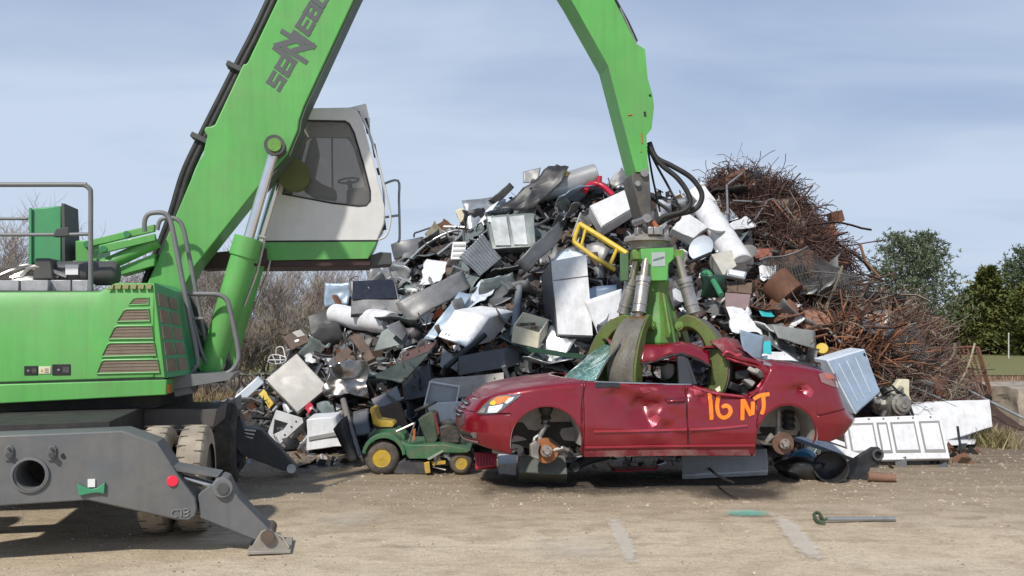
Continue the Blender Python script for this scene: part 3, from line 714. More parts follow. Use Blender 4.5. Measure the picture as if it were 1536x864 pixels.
# hoses and clamps on the back of the boom
for off, r in ((0, .045), (-9, .038), (-4, .030)):
    t_ = MB(); t_.tube(smooth_path([UP(x + off, y, BW + .14 + .07 * (off == -4)) for x, y in [(540, -290), (412, 0), (361, 103), (307, 210), (283, 262), (266, 318), (246, 372), (226, 425), (222, 452)]], 5), r, 8); t_.build('boom_hose', BLACK, boom, smooth=60)
for x, y in ((352, 103), (299, 209)):
    v = MB(); d = (UP(412, 0, BW) - UP(361, 103, BW)).normalized(); s = d.cross(nU).normalized()
    v.ibox(UP(x + 2, y, BW + .15), d * .03, s * .10, nU * .10); v.build('hose_clamp', DGREY, boom, bevel=.008)
# ---- lift cylinders ---------------------------------------------
for w, off, nm in ((BW - .22, 0, 'near'), (BW + BT + .20, 1, 'far')):
    e = UP(413, 220, BW - .22) + nU * (w - BW + .22); f0 = UP(318, 545, BW - .22) + nU * (w - BW + .22); d = (e - f0).normalized()
    tb = f0.lerp(e, .575)
    c = MB(); c.lathe(f0 - d * .1, tb - f0, [(0, .06), (0, .125), (.12, .135), ((tb - f0).length - .12, .135), ((tb - f0).length - .12, .155), ((tb - f0).length + .1, .155), ((tb - f0).length + .1, .07)], 20)
    co = c.build('lift_cylinder', GREEN, M, smooth=40)
    c = MB(); c.cyl(tb, e - d * .08, .057, n=16); c.build('piston_rod', CHROME, co, smooth=50)
    c = MB(); c.lathe(e - nU * .1, nU, [(0, .04), (0, .115), (.2, .115), (.2, .04)], 20); c.build('rod_eye', DGREY, co, smooth=40)
    c = MB(); c.cyl(e - nU * .115, e - nU * .10, .075, n=16); c.build('eye_cap', WORN, co)
    c = MB(); c.lathe(f0 - nU * .1, nU, [(0, .04), (0, .13), (.2, .13), (.2, .04)], 20); c.build('cylinder_foot', GREEN, co, smooth=40)
    c = MB(); sd = d.cross(nU).normalized(); c.tube([tb + sd * -.17 + d * .04, tb + sd * -.19 - d * .35, f0.lerp(e, .28) - sd * .16], .016, 6); c.tube([tb - sd * .18 + d * .05, tb - sd * .1 + d * .05], .02, 6); c.build('cylinder_pipe', STEEL, co)
c = MB(); c.cyl(UP(413, 220, BW - .1), UP(413, 220, BW - .1) + nU * (BT + .2), .09, n=16); c.build('lift_pin', DGREY, M)
c = MB(); c.lathe(UP(441, 262, BW + BT - .1), nU, [(0, .1), (0, .19), (.16, .19), (.20, .15), (.2, .05)], 20); c.build('boom_boss', mat('boss_olive', (.085, .10, .018), .6, var=.3, dirt=(.1, .09, .05), dirt_amt=.6), M)
# boom foot bracket between the deck halves
v = MB(); v.prism([UP(196, 440, .99), UP(262, 432, .99), UP(300, 500, .99), UP(330, 530, .99), UP(338, 575, .99), UP(196, 575, .99)], nU * .07); v.prism([UP(196, 440, .99) + nU * .66, UP(262, 432, .99) + nU * .66, UP(300, 500, .99) + nU * .66, UP(330, 530, .99) + nU * .66, UP(338, 575, .99) + nU * .66, UP(196, 575, .99) + nU * .66], nU * .07)
v.build('boom_foot', DGREY, M, bevel=.01)
# grab rails and steps beside the boom
rail([(217, 347), (217, 332), (222, 322), (233, 319), (246, 320), (254, 328), (260, 350), (281, 460), (296, 538), (292, 552), (284, 562)], .5, .026, 'grab_rail')
rail([(236, 345), (240, 331), (250, 327), (263, 328), (273, 338), (281, 370), (300, 470), (314, 545), (306, 560)], .85, .024, 'grab_rail')
rail([(279, 441), (310, 441), (328, 442), (340, 450), (346, 470), (357, 525), (355, 545), (340, 560), (300, 566)], .6, .026, 'grab_rail')
rail([(287, 477), (305, 478)], .6, .018, 'grab_rail', sm=False); rail([(281, 445), (300, 520), (312, 548)], .75, .02, 'grab_rail')
v = MB(); v.prism([UP(252, 562, .3), UP(352, 560, .3), UP(346, 570, .3), UP(256, 585, .3)], nU * .5); v.prism([UP(256, 568, .35), UP(275, 566, .35), UP(290, 590, .35), UP(262, 596, .35)], nU * .3); v.build('step_plate', RAIL, M, bevel=.01)
# ---- cab ------------------------------------------------------------
CW, CT = 1.78, .95
cab = thing('cab', None, None, (0, 0, 0)); cab.parent = M; cab.location = -Vector(M.location)
side = [(392, 361), (412, 290), (430, 235), (447, 175), (452, 166), (470, 162), (527, 161), (536, 166), (543, 178), (565, 262), (577, 310), (576, 335), (566, 360)]
hole = [(424, 291), (438, 240), (452, 186), (460, 181), (518, 182), (524, 186), (531, 199), (545, 246), (555, 286), (555, 301), (549, 308), (538, 309), (500, 305)]
for w in (CW, CW + CT - .06):
    v = MB(); o3 = [UP(x, y, CW) + nU * (w - CW) for x, y in side]; hl = [UP(x, y, CW) + nU * (w - CW) for x, y in hole]
    v.holed(o3, [hl], nU * .05); v.build('cab_side', CABW, cab, bevel=.008)
    g_ = MB(); g_.prism([p + nU * .022 for p in hl], nU * .006); go = g_.build('side_window', GLASS, cab)
    s_ = MB(); s_.tube([p + nU * (.0 if w == CW else .05) for p in hl], .012, 6, closed=True); s_.build('window_seal', BLACK, go)
def strip(pts, m, nm, w0=CW + .005, w1=CW + CT - .02, th=.03, par=None):
    v = MB(); q = [UP(x, y, CW) + nU * (w0 - CW) for x, y in pts]; q2 = [p + nU * (w1 - w0) for p in q]; v.grid([q, q2]); return v.build(nm, m, par or cab, smooth=50, solid=th)
strip([(450, 168), (470, 164), (526, 163.5)], CABW, 'cab_roof'); strip([(394, 360), (414, 290), (432, 235), (449, 175)], CABW, 'cab_back')
strip([(564, 358), (574, 334), (575, 312)], CABW, 'cab_front', th=.05)
strip([(394, 359), (564, 358)], DGREY, 'cab_floor')
strip([(531, 170), (541, 182), (562, 262), (573, 305)], emis_free_glass('windscreen_glass', (.72, .74, .74), .2), 'windscreen', CW + .06, CW + CT - .08, .01)
# roof lamp, wiper rails and front guard rails
v = MB(); v.prism([UP(520, 162, CW + .1), UP(549, 155, CW + .1), UP(553, 172, CW + .1), UP(548, 184, CW + .1), UP(541, 168, CW + .1)], nU * .25); v.prism([UP(550, 176, CW + .14), UP(555, 176, CW + .14), UP(555, 190, CW + .14), UP(551, 190, CW + .14)], nU * .15); v.build('roof_lamp', mat('lamp_housing', (.72, .71, .68), .5), cab, bevel=.008)
rail([(540, 168), (556, 205), (572, 262), (585, 318), (583, 345), (575, 357), (562, 360)], CW + .02, .014, 'cab_rail', mat('rail_pale', (.55, .55, .54), .4), 5, cab)
rail([(545, 175), (566, 240), (575, 285), (576, 330), (572, 352), (560, 357)], CW + .12, .012, 'cab_rail', mat('rail_pale', (.55, .55, .54), .4), 5, cab)
for q in ([(573, 277), (597, 271), (598.5, 300), (599.5, 357), (596, 362)], [(577, 326), (598, 323)]):
    rail(q, CW + .5, .016, 'guard_rail', mat('rail_steel', (.28, .29, .30), .45, .2), 4, cab, len(q) > 2)
for a, c, nm in (((548, 178), (553, 200), 'wiper_motor'), ((560, 216), (564, 236), 'hinge'), ((567, 252), (570, 262), 'hinge'), ((573, 318), (577, 345), 'door_handle')):
    v = MB(); v.cyl(UP(*a, CW + .1), UP(*c, CW + .1), .025, n=8); v.build(nm, BLACK, cab)
# inside the cab
v = MB(); v.prism([UP(x, y, CW + .3) for x, y in [(466, 207), (474, 205), (478, 225), (470, 265), (482, 275), (505, 285), (504, 296), (470, 292), (452, 280), (456, 245)]], nU * .4); v.build('operator_seat', mat('seat_grey', (.10, .095, .09), .8), cab, bevel=.03)
v = MB(); v.tube([UP(523, 271, CW + .45) + Vector((math.cos(a) * .13, math.sin(a) * .16, .02 * math.cos(a))) for a in [2 * PI * k / 20 for k in range(20)]], .013, 6, closed=True); v.tube([UP(523, 271, CW + .45), UP(528, 290, CW + .45), UP(531, 310, CW + .45)], .03, 8)
v.build('steering_wheel', BLACK, cab)
v = MB(); v.prism([UP(x, y, CW + .3) for x, y in [(520, 284), (546, 280), (554, 300), (556, 330), (520, 330)]], nU * .35); v.build('console', DGREY, cab, bevel=.02)
rail([(498, 207), (499, 300)], CW + CT - .1, .012, 'door_post', BLACK, 4, cab, False)
# cab base
v = MB(); v.prism([UP(x, y, CW - .01) for x, y in [(385, 363.5), (566, 362.5), (553, 388), (385, 391)]], nU * (CT + .02)); v.build('cab_base', GREEN, cab, bevel=.012)
v = MB(); v.prism([UP(x, y, CW + .002) for x, y in [(385, 360.5), (566, 360), (566, 363), (385, 364)]], nU * (CT - .02)); v.build('base_seam', BLACK, cab)
v = MB(); v.prism([UP(x, y, CW + .02) for x, y in [(330, 391), (545, 388.5), (556, 390), (556, 399), (330, 401)]], nU * (CT - .05)); v.prism([UP(x, y, 1.66) for x, y in [(300, 380), (400, 372), (400, 398), (300, 404)]], nU * .5); v.build('cab_lift_arm', mat('arm_maroon', (.045, .022, .02), .6), cab, bevel=.01)
v = MB(); v.prism([UP(x, y, CW + .1) for x, y in [(556, 383), (570, 378), (587, 379), (588, 396), (552, 399)]], nU * .6); v.build('cab_step', DGREY, cab, bevel=.008)
# ---- stick -------------------------------------------------------
SW, ST = 1.12, .40
stick_px = [(740, -190), (857, 0), (912, 98), (950, 244), (954, 258), (974, 258), (971.6, 240), (969.6, 203), (977.5, 193), (981, 160), (979, 142), (971.6, 118), (967.6, 74), (962, 70), (954, 65), (921.6, 0), (790, -215), (700, -330), (630, -330), (590, -300), (600, -265), (660, -250)]
v = MB(); v.prism([UP(x, y, SW) for x, y in stick_px], nU * ST); stick = v.build('stick', GREEN, M, bevel=.014)
v = MB(); v.prism([UP(x, y, SW + .015) for x, y in [(951, 259), (974, 259), (977, 299), (977.5, 322), (974, 333), (966, 333), (961, 318), (955, 296), (948, 272), (948, 262)]], nU * (ST - .03)); tip = v.build('stick_tip', mat('tip_steel', (.10, .095, .09), .55, .3, var=.3, scale=5, dirt=(.2, .17, .12), dirt_amt=.4, rust=.2), M, bevel=.012)
for x, y, r in ((967, 259, .05), (971, 327, .055), (957, 275, .035)):
    v = MB(); v.cyl(UP(x, y, SW - .03), UP(x, y, SW - .03) + nU * (ST + .06), r, n=14); v.build('stick_pin', STEEL, M, smooth=40)
for x, y in ((967, 169), (967.5, 173), (975, 143)):
    v = MB(); v.cyl(UP(x, y, SW - .008), UP(x, y, SW + .01), .016, n=10); v.build('stick_bolt', BLACK, stick)
for a, c in (((942, 173), (948, 172)), ((962, 200), (963, 215)), ((961, 227), (962, 228))):
    v = MB(); v.tube([UP(*a, SW - .002), UP(*c, SW - .002)], .010, 5); v.build('stick_scrape', mat('scrape_orange', (.42, .13, .03), .7), stick)
rail([(930, 12), (952, 60), (954, 64)], SW + .15, .014, 'stick_pipe', STEEL, 3, stick); rail([(792, -213), (922, -2), (955, 62)], SW + .2, .02, 'stick_pipe', BLACK, 3, stick)
# ---- grapple -----------------------------------------------------
GD = 10.95; gs = GD / F
GP = thing('grapple', None, None, (0, 0, 0)); GP.parent = M; GP.location = -Vector(M.location)
def gp(px, py, dd=0.0): return P(px, py, GD + dd)
AX = 985.0
def zz_(py): return P(AX, py, GD).z
ctr = P(AX, 400, GD); cx_, cy_ = ctr.x, ctr.y
def rz(r, az, py): a = R(az); return Vector((cx_ + r * math.cos(a), cy_ + r * math.sin(a), zz_(py)))
tx = P(971, 340, GD).x
v = MB(); v.box((tx, cy_, zz_(326)), (.14, .3, .14)); v.box((tx + .03, cy_, zz_(340)), (.10, .12, .2)); v.build('grapple_link', STEEL, GP, bevel=.02)
v = MB(); v.lathe((cx_ - .12, cy_, zz_(343)), (0, 0, -1), [(0, .05), (0, .14), (.05, .16), (.08, .20), (.10, .27), (.13, .30), (.17, .30), (.175, .24), (.21, .22), (.26, .22), (.28, .2)], 24); rot = v.build('rotator', mat('cast_grey', (.33, .31, .28), .55, .4, var=.25, scale=6, dirt=(.2, .16, .1), dirt_amt=.5, rust=.15), GP, smooth=35)
for k in range(7):
    a = rng.uniform(0, 6.28); q = Vector((cx_ - .1 + .2 * math.cos(a), cy_ + .2 * math.sin(a) - .1, zz_(350)))
    v = MB(); v.box(q, (.07, .07, .1), Matrix.Rotation(a, 3, 'Z')); v.build('rotator_bolt', STEEL, rot, bevel=.01)
v = MB(); v.cyl(P(978, 333, GD - .25), P(988, 347, GD - .25), .045, n=10); v.build('rotator_valve', mat('valve_orange', (.35, .11, .05), .6, rust=.3), rot)
# green head with four lugs
v = MB(); fr = GD - .27
v.prism([P(961, 373, fr), P(1011, 371, fr), P(1011, 388, fr), P(1003, 396, fr), P(1002, 421, fr), P(977, 421.5, fr), P(976, 398, fr), P(962, 388, fr)], Vector((0, .5, 0)))
head = v.build('grapple_head', GREEN, GP, bevel=.012)
for sx in (-1, 1):
    v = MB(); v.box((cx_ + sx * .25, cy_ + .02, zz_(383)), (.15, .28, .13)); v.build('head_lug', WORN, head, bevel=.015)
v = MB(); v.box((cx_ - .40, cy_ + .12, zz_(400)), (.11, .05, .36)); v.build('side_plate', mat('plate_green_dark', (.07, .16, .07), .6, dirt=(.1, .09, .06), dirt_amt=.6), head, bevel=.01)
v = MB(); v.prism([P(977.5, 379, fr - .006), P(997.5, 378, fr - .006), P(998, 399, fr - .006), P(978, 400, fr - .006)], Vector((0, .01, 0))); hp = v.build('head_plate', mat('plate_silver', (.45, .50, .47), .35, .3), head)
v = MB()
for k in range(9): v.box(P(980.5 + k * 1.9, 390.3 - k * .55, fr - .009), (.011, .004, .02 + .006 * (k % 2)))
v.build('plate_lettering', mat('plate_dark', (.08, .14, .14), .5), hp)
v = MB(); v.lathe((cx_, cy_, zz_(422)), (0, 0, -1), [(0, .17), (.1, .15), (.25, .16), (.45, .22), (.62, .27), (.78, .29), (.84, .26)], 8); body = v.build('grapple_body', mat('body_green', (.085, .27, .05), .5, var=.2, scale=3, dirt=(.15, .13, .06), dirt_amt=.8, streak=.4, rust=.15), GP, bevel=.01, smooth=20)
for az in (-75, 15, 105, 195):
    v = MB(); v.prism([rz(.15, az, 440), rz(.17, az, 440), rz(.36, az, 498), rz(.34, az, 506), rz(.1, az, 506)], Vector((-math.sin(R(az)), math.cos(R(az)), 0)) * .03); v.build('body_rib', WORN, body, bevel=.005)
def tine(az):
    a = R(az); er = Vector((math.cos(a), math.sin(a), 0)); et = Vector((-math.sin(a), math.cos(a), 0)); c = Vector((cx_, cy_, 0))
    outer = [(.27, .10), (.40, .17), (.58, .10), (.74, -.05), (.86, -.26), (.92, -.48), (.90, -.68), (.80, -.88), (.68, -.98)]
    inner = [(.30, -.06), (.42, -.02), (.54, -.09), (.61, -.22), (.65, -.38), (.665, -.52), (.655, -.66), (.63, -.82), (.66, -.96)]
    z0 = zz_(492); rings = []
    for (r0, z0_), (r1, z1_), hw in zip(outer, inner, (.09, .125, .165, .19, .2, .2, .19, .175, .13)):
        o_ = c + er * r0 + Zv * (z0 + z0_); i_ = c + er * r1 + Zv * (z0 + z1_)
        m_ = o_.lerp(i_, .78)
        rings.append([o_ - et * hw, o_ + et * hw, m_ + et * hw * .95, i_ + et * hw * .32, i_ - et * hw * .32, m_ - et * hw * .95])
    # resample smoothly
    sm = []
    for j in range(len(rings[0])):
        sm.append(smooth_path([r_[j] for r_ in rings], 4))
    rr = [[sm[j][k] for j in range(len(sm))] for k in range(len(sm[0]))]
    v = MB(); v.loft(rr); to = v.build('tine', TINEM, GP, bevel=.008, smooth=28)
    # hard wear plate over the outer face
    wp = MB(); wr = []
    for k in range(8, len(rr)):
        o0, o1 = rr[k][0], rr[k][1]; q = (o1 - o0)
        nrm = er * .6 if False else ((rr[k][0] + rr[k][1]) / 2 - (rr[k][3] + rr[k][4]) / 2).normalized()
        wr.append([o0 + nrm * .004 + q * .06, o0 + nrm * .016 + q * .06, o1 + nrm * .016 - q * .06, o1 + nrm * .004 - q * .06])
    wp.loft(wr); wp.build('wear_plate', STEELW, to, smooth=40)
    for s in (-1, 1):
        pv = MB(); hp_ = c + er * .31 + Zv * (z0 + .03); pv.cyl(hp_ + et * s * .085, hp_ + et * s * .125, .055, n=14); pv.cyl(hp_ + et * s * .12, hp_ + et * s * .14, .03, n=12); pv.build('hinge_pin', WORN, to, smooth=40)
    # hydraulic cylinder
    e0 = c + er * .27 + Zv * zz_(386); e1 = c + er * .50 + Zv * (z0 + .10); dd = (e1 - e0).normalized(); mid = e0.lerp(e1, .34)
    cy = MB(); cy.lathe(mid, e1 - mid, [(0, .05), (0, .098), (.07, .098), (.07, .085), ((e1 - mid).length - .10, .085), ((e1 - mid).length - .08, .06), ((e1 - mid).length - .03, .05)], 18)
    for q in (.1, .34, .44): cy.lathe(mid + dd * q, dd, [(0, .086), (.005, .092), (.02, .092), (.025, .086)], 18, False)
    cyo = cy.build('tine_cylinder', STEEL, GP, smooth=40)
    cy = MB(); cy.cyl(e0, mid, .048, n=14); cy.build('cylinder_rod', mat('rod_worn', (.42, .38, .30), .35, .7, rust=.1), cyo, smooth=40)
    cy = MB(); cy.cyl(e1 - et * .1, e1 + et * .1, .05, n=12); cy.build('cylinder_pin', mat('pin_rust', (.13, .05, .03), .7, rust=.5), cyo)
for az in (-22, 233, 145, 62): tine(az)
# hoses from stick to rotator
for pts, r, dd in (([(974, 214), (984, 236), (1008, 249), (1036, 266), (1052, 288), (1050, 305), (1038, 316), (1010, 323), (988, 333)], .035, -.1), ([(973, 218), (990, 245), (1015, 266), (1031, 288), (1035, 306), (1022, 318), (995, 325), (984, 338)], .032, -.2), ([(972, 222), (986, 250), (1000, 275), (1012, 298), (1021, 315), (1018, 330), (1000, 336)], .016, 0), ([(975, 296), (990, 306), (1004, 318), (998, 330), (986, 338)], .022, .05), ([(972, 225), (978, 262), (984, 290), (990, 318)], .014, .1)):
    t_ = MB(); t_.tube(smooth_path([P(x, y, GD + dd - .1 * math.sin(PI * k / len(pts))) for k, (x, y) in enumerate(pts)], 5), r, 8); t_.build('grapple_hose', BLACK, GP, smooth=60)
# ---- undercarriage -------------------------------------------------
def mir(p): return (90 - p[0], p[1] + (p[0] - 45) * .05)
uc = thing('undercarriage', None, None, (0, 0, 0)); uc.parent = M; uc.location = -Vector(M.location)
right = [(183, 646), (235, 664), (269, 716), (293, 747), (295.5, 764), (293, 774), (284, 780.5), (263, 780), (131, 750.5)]
beam = [(-93, 657)] + right + [(-41, 762), (-173, 800), (-196, 798), (-206, 783), (-203, 766), (-179, 730), (-145, 677)]
v = MB()
holes = [[UC(45 + 22 * math.cos(-2 * PI * k / 20), 712 + 22 * math.sin(-2 * PI * k / 20)) for k in range(20)]]
v.holed([UC(x, y) for x, y in beam], holes, nC * .34); ob = v.build('outrigger_beam', GREY, uc, bevel=.012)
v = MB(); a = UC(45, 712)
v.loft([[a + uC * math.cos(q) * r + Zv * math.sin(q) * r - nC * d for q in [2 * PI * k / 24 for k in range(24)]] for r, d in ((.128, .0), (.148, .0), (.148, .02), (.125, .025), (.122, -.3))], True, False); v.build('tow_ring', GREY, ob, smooth=40)
v = MB(); v.prism([UC(45 + 22 * math.cos(2 * PI * k / 16), 712 + 22 * math.sin(2 * PI * k / 16), .36) for k in range(16)], nC * .02); v.build('ring_back', SHADOWY, ob)
for x in (12, 76):
    v = MB(); v.prism([UC(x - 6, 691, -.02), UC(x - 6, 676, -.02), UC(x - 2, 669, -.02), UC(x + 4, 668, -.02), UC(x + 8, 672, -.02), UC(x + 8, 686, -.02), UC(x + 4, 691, -.02)], nC * .03); lo = v.build('lug', GREY, ob, bevel=.006)
    v = MB(); v.cyl(UC(x + 1, 683, -.06), UC(x + 1, 683, 0), .025, n=6); v.cyl(UC(x + 1, 673, -.04), UC(x + 1, 673, 0), .012, n=6); v.build('lug_bolt', DGREY, lo)
v = MB(); v.cyl(UC(96, 684, -.003), UC(96, 684, .01), .025, n=14); v.build('beam_hole', BLACK, ob)
v = MB(); v.prism([UC(x, y, -.03) for x, y in [(116, 726), (130, 733), (137, 734), (146, 732), (157, 724), (156, 741), (148, 739), (136, 740), (118, 744)]], nC * .03); v.build('green_bracket', mat('bracket_green', (.05, .26, .13), .5, scratch=.3, scale=5), ob, bevel=.004)
v = MB(); v.prism([UC(131.5, 719, -.012), UC(142.5, 718.6, -.012), UC(142.5, 730.5, -.012), UC(131.5, 731, -.012)], nC * .015); v.build('white_tag', WHITE, ob)
v = MB(); v.cyl(UC(259, 721.5, -.012), UC(259, 721.5, .01), .047, n=20); v.build('reflector', RED, ob, bevel=.004)
v = MB()
for k, x in enumerate((263, 272, 280)):
    a = UC(x, 770 - k * .6, -.004)
    if k == 1:
        v.ibox(a - Zv * -.03, uC * .03, nC * .005, Zv * .006); v.ibox(a, uC * .007, nC * .005, Zv * .03)
    elif k == 0: v.tube([a + uC * .03 * math.cos(q) + Zv * .032 * math.sin(q) for q in [R(50 + 26 * j) for j in range(11)]], .007, 5)
    else:
        v.ibox(a - uC * .022, uC * .006, nC * .005, Zv * .033); v.tube([a + uC * (-.02 + .04 * math.cos(q)) + Zv * (.017 + .016 * math.sin(q)) for q in [R(-90 + 30 * j) for j in range(7)]], .006, 5); v.tube([a + uC * (-.02 + .04 * math.cos(q)) + Zv * (-.016 + .016 * math.sin(q)) for q in [R(-90 + 30 * j) for j in range(7)]], .006, 5)
v.build('cast_mark', mat('cast_pale', (.165, .17, .172), .5), ob)
def mirror_parts(fn):
    fn(lambda x, y: (x, y)); fn(lambda x, y: mir((x, y)))
def outrig(T):
    U_ = lambda x, y, w=0.0: UC(*T(x, y), w)
    v = MB(); v.prism([U_(x, y, .04) for x, y in [(297, 742), (318, 726), (325, 717), (334, 715), (342, 718), (348, 731), (358, 748), (404, 794), (408, 800), (400, 809), (385, 811.5), (300, 777), (298, 765)]], nC * .26); ao = v.build('outrigger_arm', GREY, uc, bevel=.01)
    v = MB(); v.cyl(U_(334, 732, .01), U_(334, 732, .32), .085, n=20); v.build('arm_boss', GREY, ao, bevel=.006); v = MB(); v.cyl(U_(334, 733, -.005), U_(334, 733, .03), .05, n=16); v.build('arm_pin', DGREY, ao)
    v = MB(); v.cyl(U_(266, 714, .17), U_(322, 729, .17), .034, n=14); v.build('outrigger_rod', CHROME, uc, smooth=50)
    v = MB(); v.prism([U_(255, 698, .05), U_(330, 712, .05), U_(326, 717, .05), U_(262, 707, .05)], nC * .24); v.build('rod_guard', GREY, uc, bevel=.006)
    v = MB(); v.prism([U_(x, y, .02) for x, y in [(371, 831), (391, 798), (397, 795), (407, 795), (411, 799), (436, 822), (434, 829), (430, 831)]], nC * .03); v.prism([U_(x, y, .32) for x, y in [(371, 831), (391, 798), (397, 795), (407, 795), (411, 799), (436, 822), (434, 829), (430, 831)]], nC * .03)
    v.prism([U_(371, 827, -.06), U_(436, 826, -.06), U_(436, 830.5, -.06), U_(370, 832.5, -.06)], nC * .5); v.tube([U_(408, 798, .1), U_(424, 806, .05), U_(434, 822, .0)], .012, 5); fo = v.build('outrigger_foot', mat('foot_dusty', (.27, .25, .22), .7, .1, var=.2, scale=5, dirt=(.42, .35, .26), dirt_amt=.6), uc, bevel=.006)
    v = MB(); v.lathe(U_(401, 806, -.02), nC, [(0, .035), (0, .058), (.42, .058), (.42, .035)], 18); v.build('foot_pin', mat('pin_brown', (.14, .10, .08), .6, .3), fo, smooth=40)
mirror_parts(outrig)
# chassis frame, axle, turntable
v = MB(); v.prism([UC(x, y, .34) for x, y in [(-75, 640), (165, 632), (165, 700), (-75, 712)]], nC * 3.3); v.build('chassis', SHADOWY, uc, bevel=.01)
v = MB(); v.lathe(Vector((-4.5, 9.75, UP(100, 632).z)), (0, 0, 1), [(0, .75), (.0, .8), (.22, .8), (.22, .7)], 32); v.build('turntable', SHADOWY, uc, smooth=40)
v = MB(); v.prism([UP(x, y, .25) for x, y in [(-330, 607), (240, 594), (235, 612), (-300, 640)]], nU * 2.2); v.build('carriage_floor', SHADOWY, M)
def wheel(c, out, tm=TYRE):                                # c: centre of the pair, axle along uC
    for s in (-.168, .168):
        q = c + uC * s * out
        w_ = MB(); w_.lathe(q - uC * .135, uC, [(0, .33), (-.0, .40), (.012, .47), (.04, .505), (.075, .512), (.195, .512), (.23, .505), (.258, .47), (.27, .40), (.27, .33)], 40, False); w_.mi = 1; tr_ = w_
        for k in range(26):
            a = 2 * PI * k / 26
            for sgn in (-1, 1):
                e = Vector((0, 0, 1)) * math.cos(a + sgn * .06) - uC.cross(Zv) * math.sin(a + sgn * .06); t2 = uC.cross(e)
                tr_.ibox(q + e * .5115 + uC * sgn * .085, uC * .045, t2 * .006, e * .002)
        wo = w_.build('tyre', [tm, mat('groove_dark', (.10, .085, .065), .95)], wh, smooth=35)
        r_ = MB(); r_.lathe(q - uC * .10, uC, [(0, .05), (0, .34), (.2, .34), (.2, .05)], 24); r_.build('rim', DGREY, wo, smooth=40)
for cxp, cyp, w, sgn in ((267, 717, 1.05, 1), (-178, 742, 1.05, -1)):
    wh = thing('wheel', None, None, (0, 0, 0)); wh.parent = uc
    q = UC(cxp, cyp, w); q.z = .512; wheel(q, sgn)
    q2 = q + nC * 2.55; wh = thing('wheel', None, None, (0, 0, 0)); wh.parent = uc; wheel(q2, sgn, TYRE_SHADE)
v = MB(); a = UC(267, 717, 1.05); a.z = .52; b_ = UC(-178, 742, 1.05); b_.z = .52; v.cyl(a, b_, .13, n=14); v.build('axle', SHADOWY, uc); v = MB(); v.cyl(a + nC * 2.55, b_ + nC * 2.55, .13, n=14); v.build('axle', SHADOWY, uc)
v = MB(); v.prism([UC(x, y, 1.75) for x, y in [(180, 612), (326, 615), (322, 642), (262, 650), (190, 650)]], nC * .9); v.build('mud_box', mat('mud_grey', (.10, .088, .078), .7, var=.2, dirt=(.2, .17, .13), dirt_amt=.4), uc, bevel=.02)
# far outrigger
FW = 3.75
v = MB(); v.prism([UC(x, y, FW) for x, y in [(330, 640), (364.6, 641), (391.7, 645), (424, 678), (446, 703), (441, 709), (421, 705), (383, 690), (362, 683)]], nC * .25); fa = v.build('outrigger_arm', DGREY, uc, bevel=.01)
v = MB(); v.cyl(UC(437, 703, FW - .03), UC(437, 703, FW + .28), .06, n=14); v.build('foot_pin', STEEL, fa)
for y in (643.5, 649, 654.5):
    v = MB(); v.prism([UC(366, y - .5, FW - .006), UC(384 - (y - 643) * .4, y + 1.6, FW - .006), UC(384 - (y - 643) * .4, y + 4, FW - .006), UC(367 + (y - 643) * .5, y + 2, FW - .006)], nC * .004); v.build('warning_stripe', WHITE, fa)
v = MB(); v.prism([UC(x, y, FW - .25) for x, y in [(310, 606), (330, 610), (355, 597), (356, 618), (330, 622), (311, 622)]], nC * .6); v.prism([UC(x, y, FW - .1) for x, y in [(318, 620), (336, 620), (337, 655), (331, 676), (322, 677)]], nC * .2); v.build('outrigger_post', mat('post_grey_mid', (.22, .22, .215), .6, var=.15, dirt=(.3, .26, .2), dirt_amt=.4), uc, bevel=.01)
v = MB(); v.prism([UC(x, y, FW + .05) for x, y in [(334, 618), (356, 612), (365, 640), (366, 700), (352, 716), (338, 700)]], nC * .3); v.prism([UC(x, y, FW + .02) for x, y in [(-100, 640), (320, 625), (330, 700), (-100, 715)]], nC * .4); v.build('outrigger_beam', DGREY, uc, bevel=.01)
# ================================================================== RED CAR HELD IN THE GRAPPLE
PAINT = mat('red_paint', (.21, .003, .014), .27, .2, var=.10, scale=1.2, dirt=(.24, .11, .10), dirt_amt=.12, coat=.7, streak=.08)
PAINTD = mat('red_paint_dusty', (.20, .02, .03), .6, .0, var=.2, scale=2, dirt=(.36, .30, .26), dirt_amt=.6)
INNER = mat('red_torn_edge_glint', (.42, .06, .09), .35, .3, var=.4, scale=6, scratch=.5)
LINER = mat('wheel_liner', (.34, .32, .30), .8, var=.35, scale=3, dirt=(.32, .28, .23), dirt_amt=.5, bump=.3, bscale=12)
DARK = mat('interior_black', (.014, .014, .016), .75, var=.4, scale=4)
TRIM = mat('trim_black', (.022, .022, .025), .5, var=.2)
RUSTO = mat('rust_orange', (.30, .115, .04), .7, var=.25, scale=8, rust=.2, bump=.2)
HUBM = mat('hub_metal', (.34, .30, .27), .5, .4, var=.3, scale=9, rust=.35)
ALU = mat('dirty_alloy', (.30, .28, .26), .5, .5, var=.35, scale=9, dirt=(.12, .09, .07), dirt_amt=.6)
CHR = mat('car_chrome', (.55, .55, .55), .2, .9)
CYAW = 7.0
CC = Vector((1.76, 10.93, 0)); CZ0 = .32
cu = Vector((math.cos(R(CYAW)), math.sin(R(CYAW)), 0)); cn = Vector((-cu.y, cu.x, 0))
CPL = Plane(CC, CYAW)
def cl(px, py, y=-.88):                           # pixel -> car local coordinates on the plane at lateral offset y
    p = CPL(px, py, y); return Vector(((p - CC).dot(cu), y, p.z - CZ0))
car = thing('red_car', 'wrecked dark red sedan without wheels, crushed roof, sprayed 16 NT, held up by the grapple', 'car', (CC.x, CC.y, CZ0), R(CYAW))
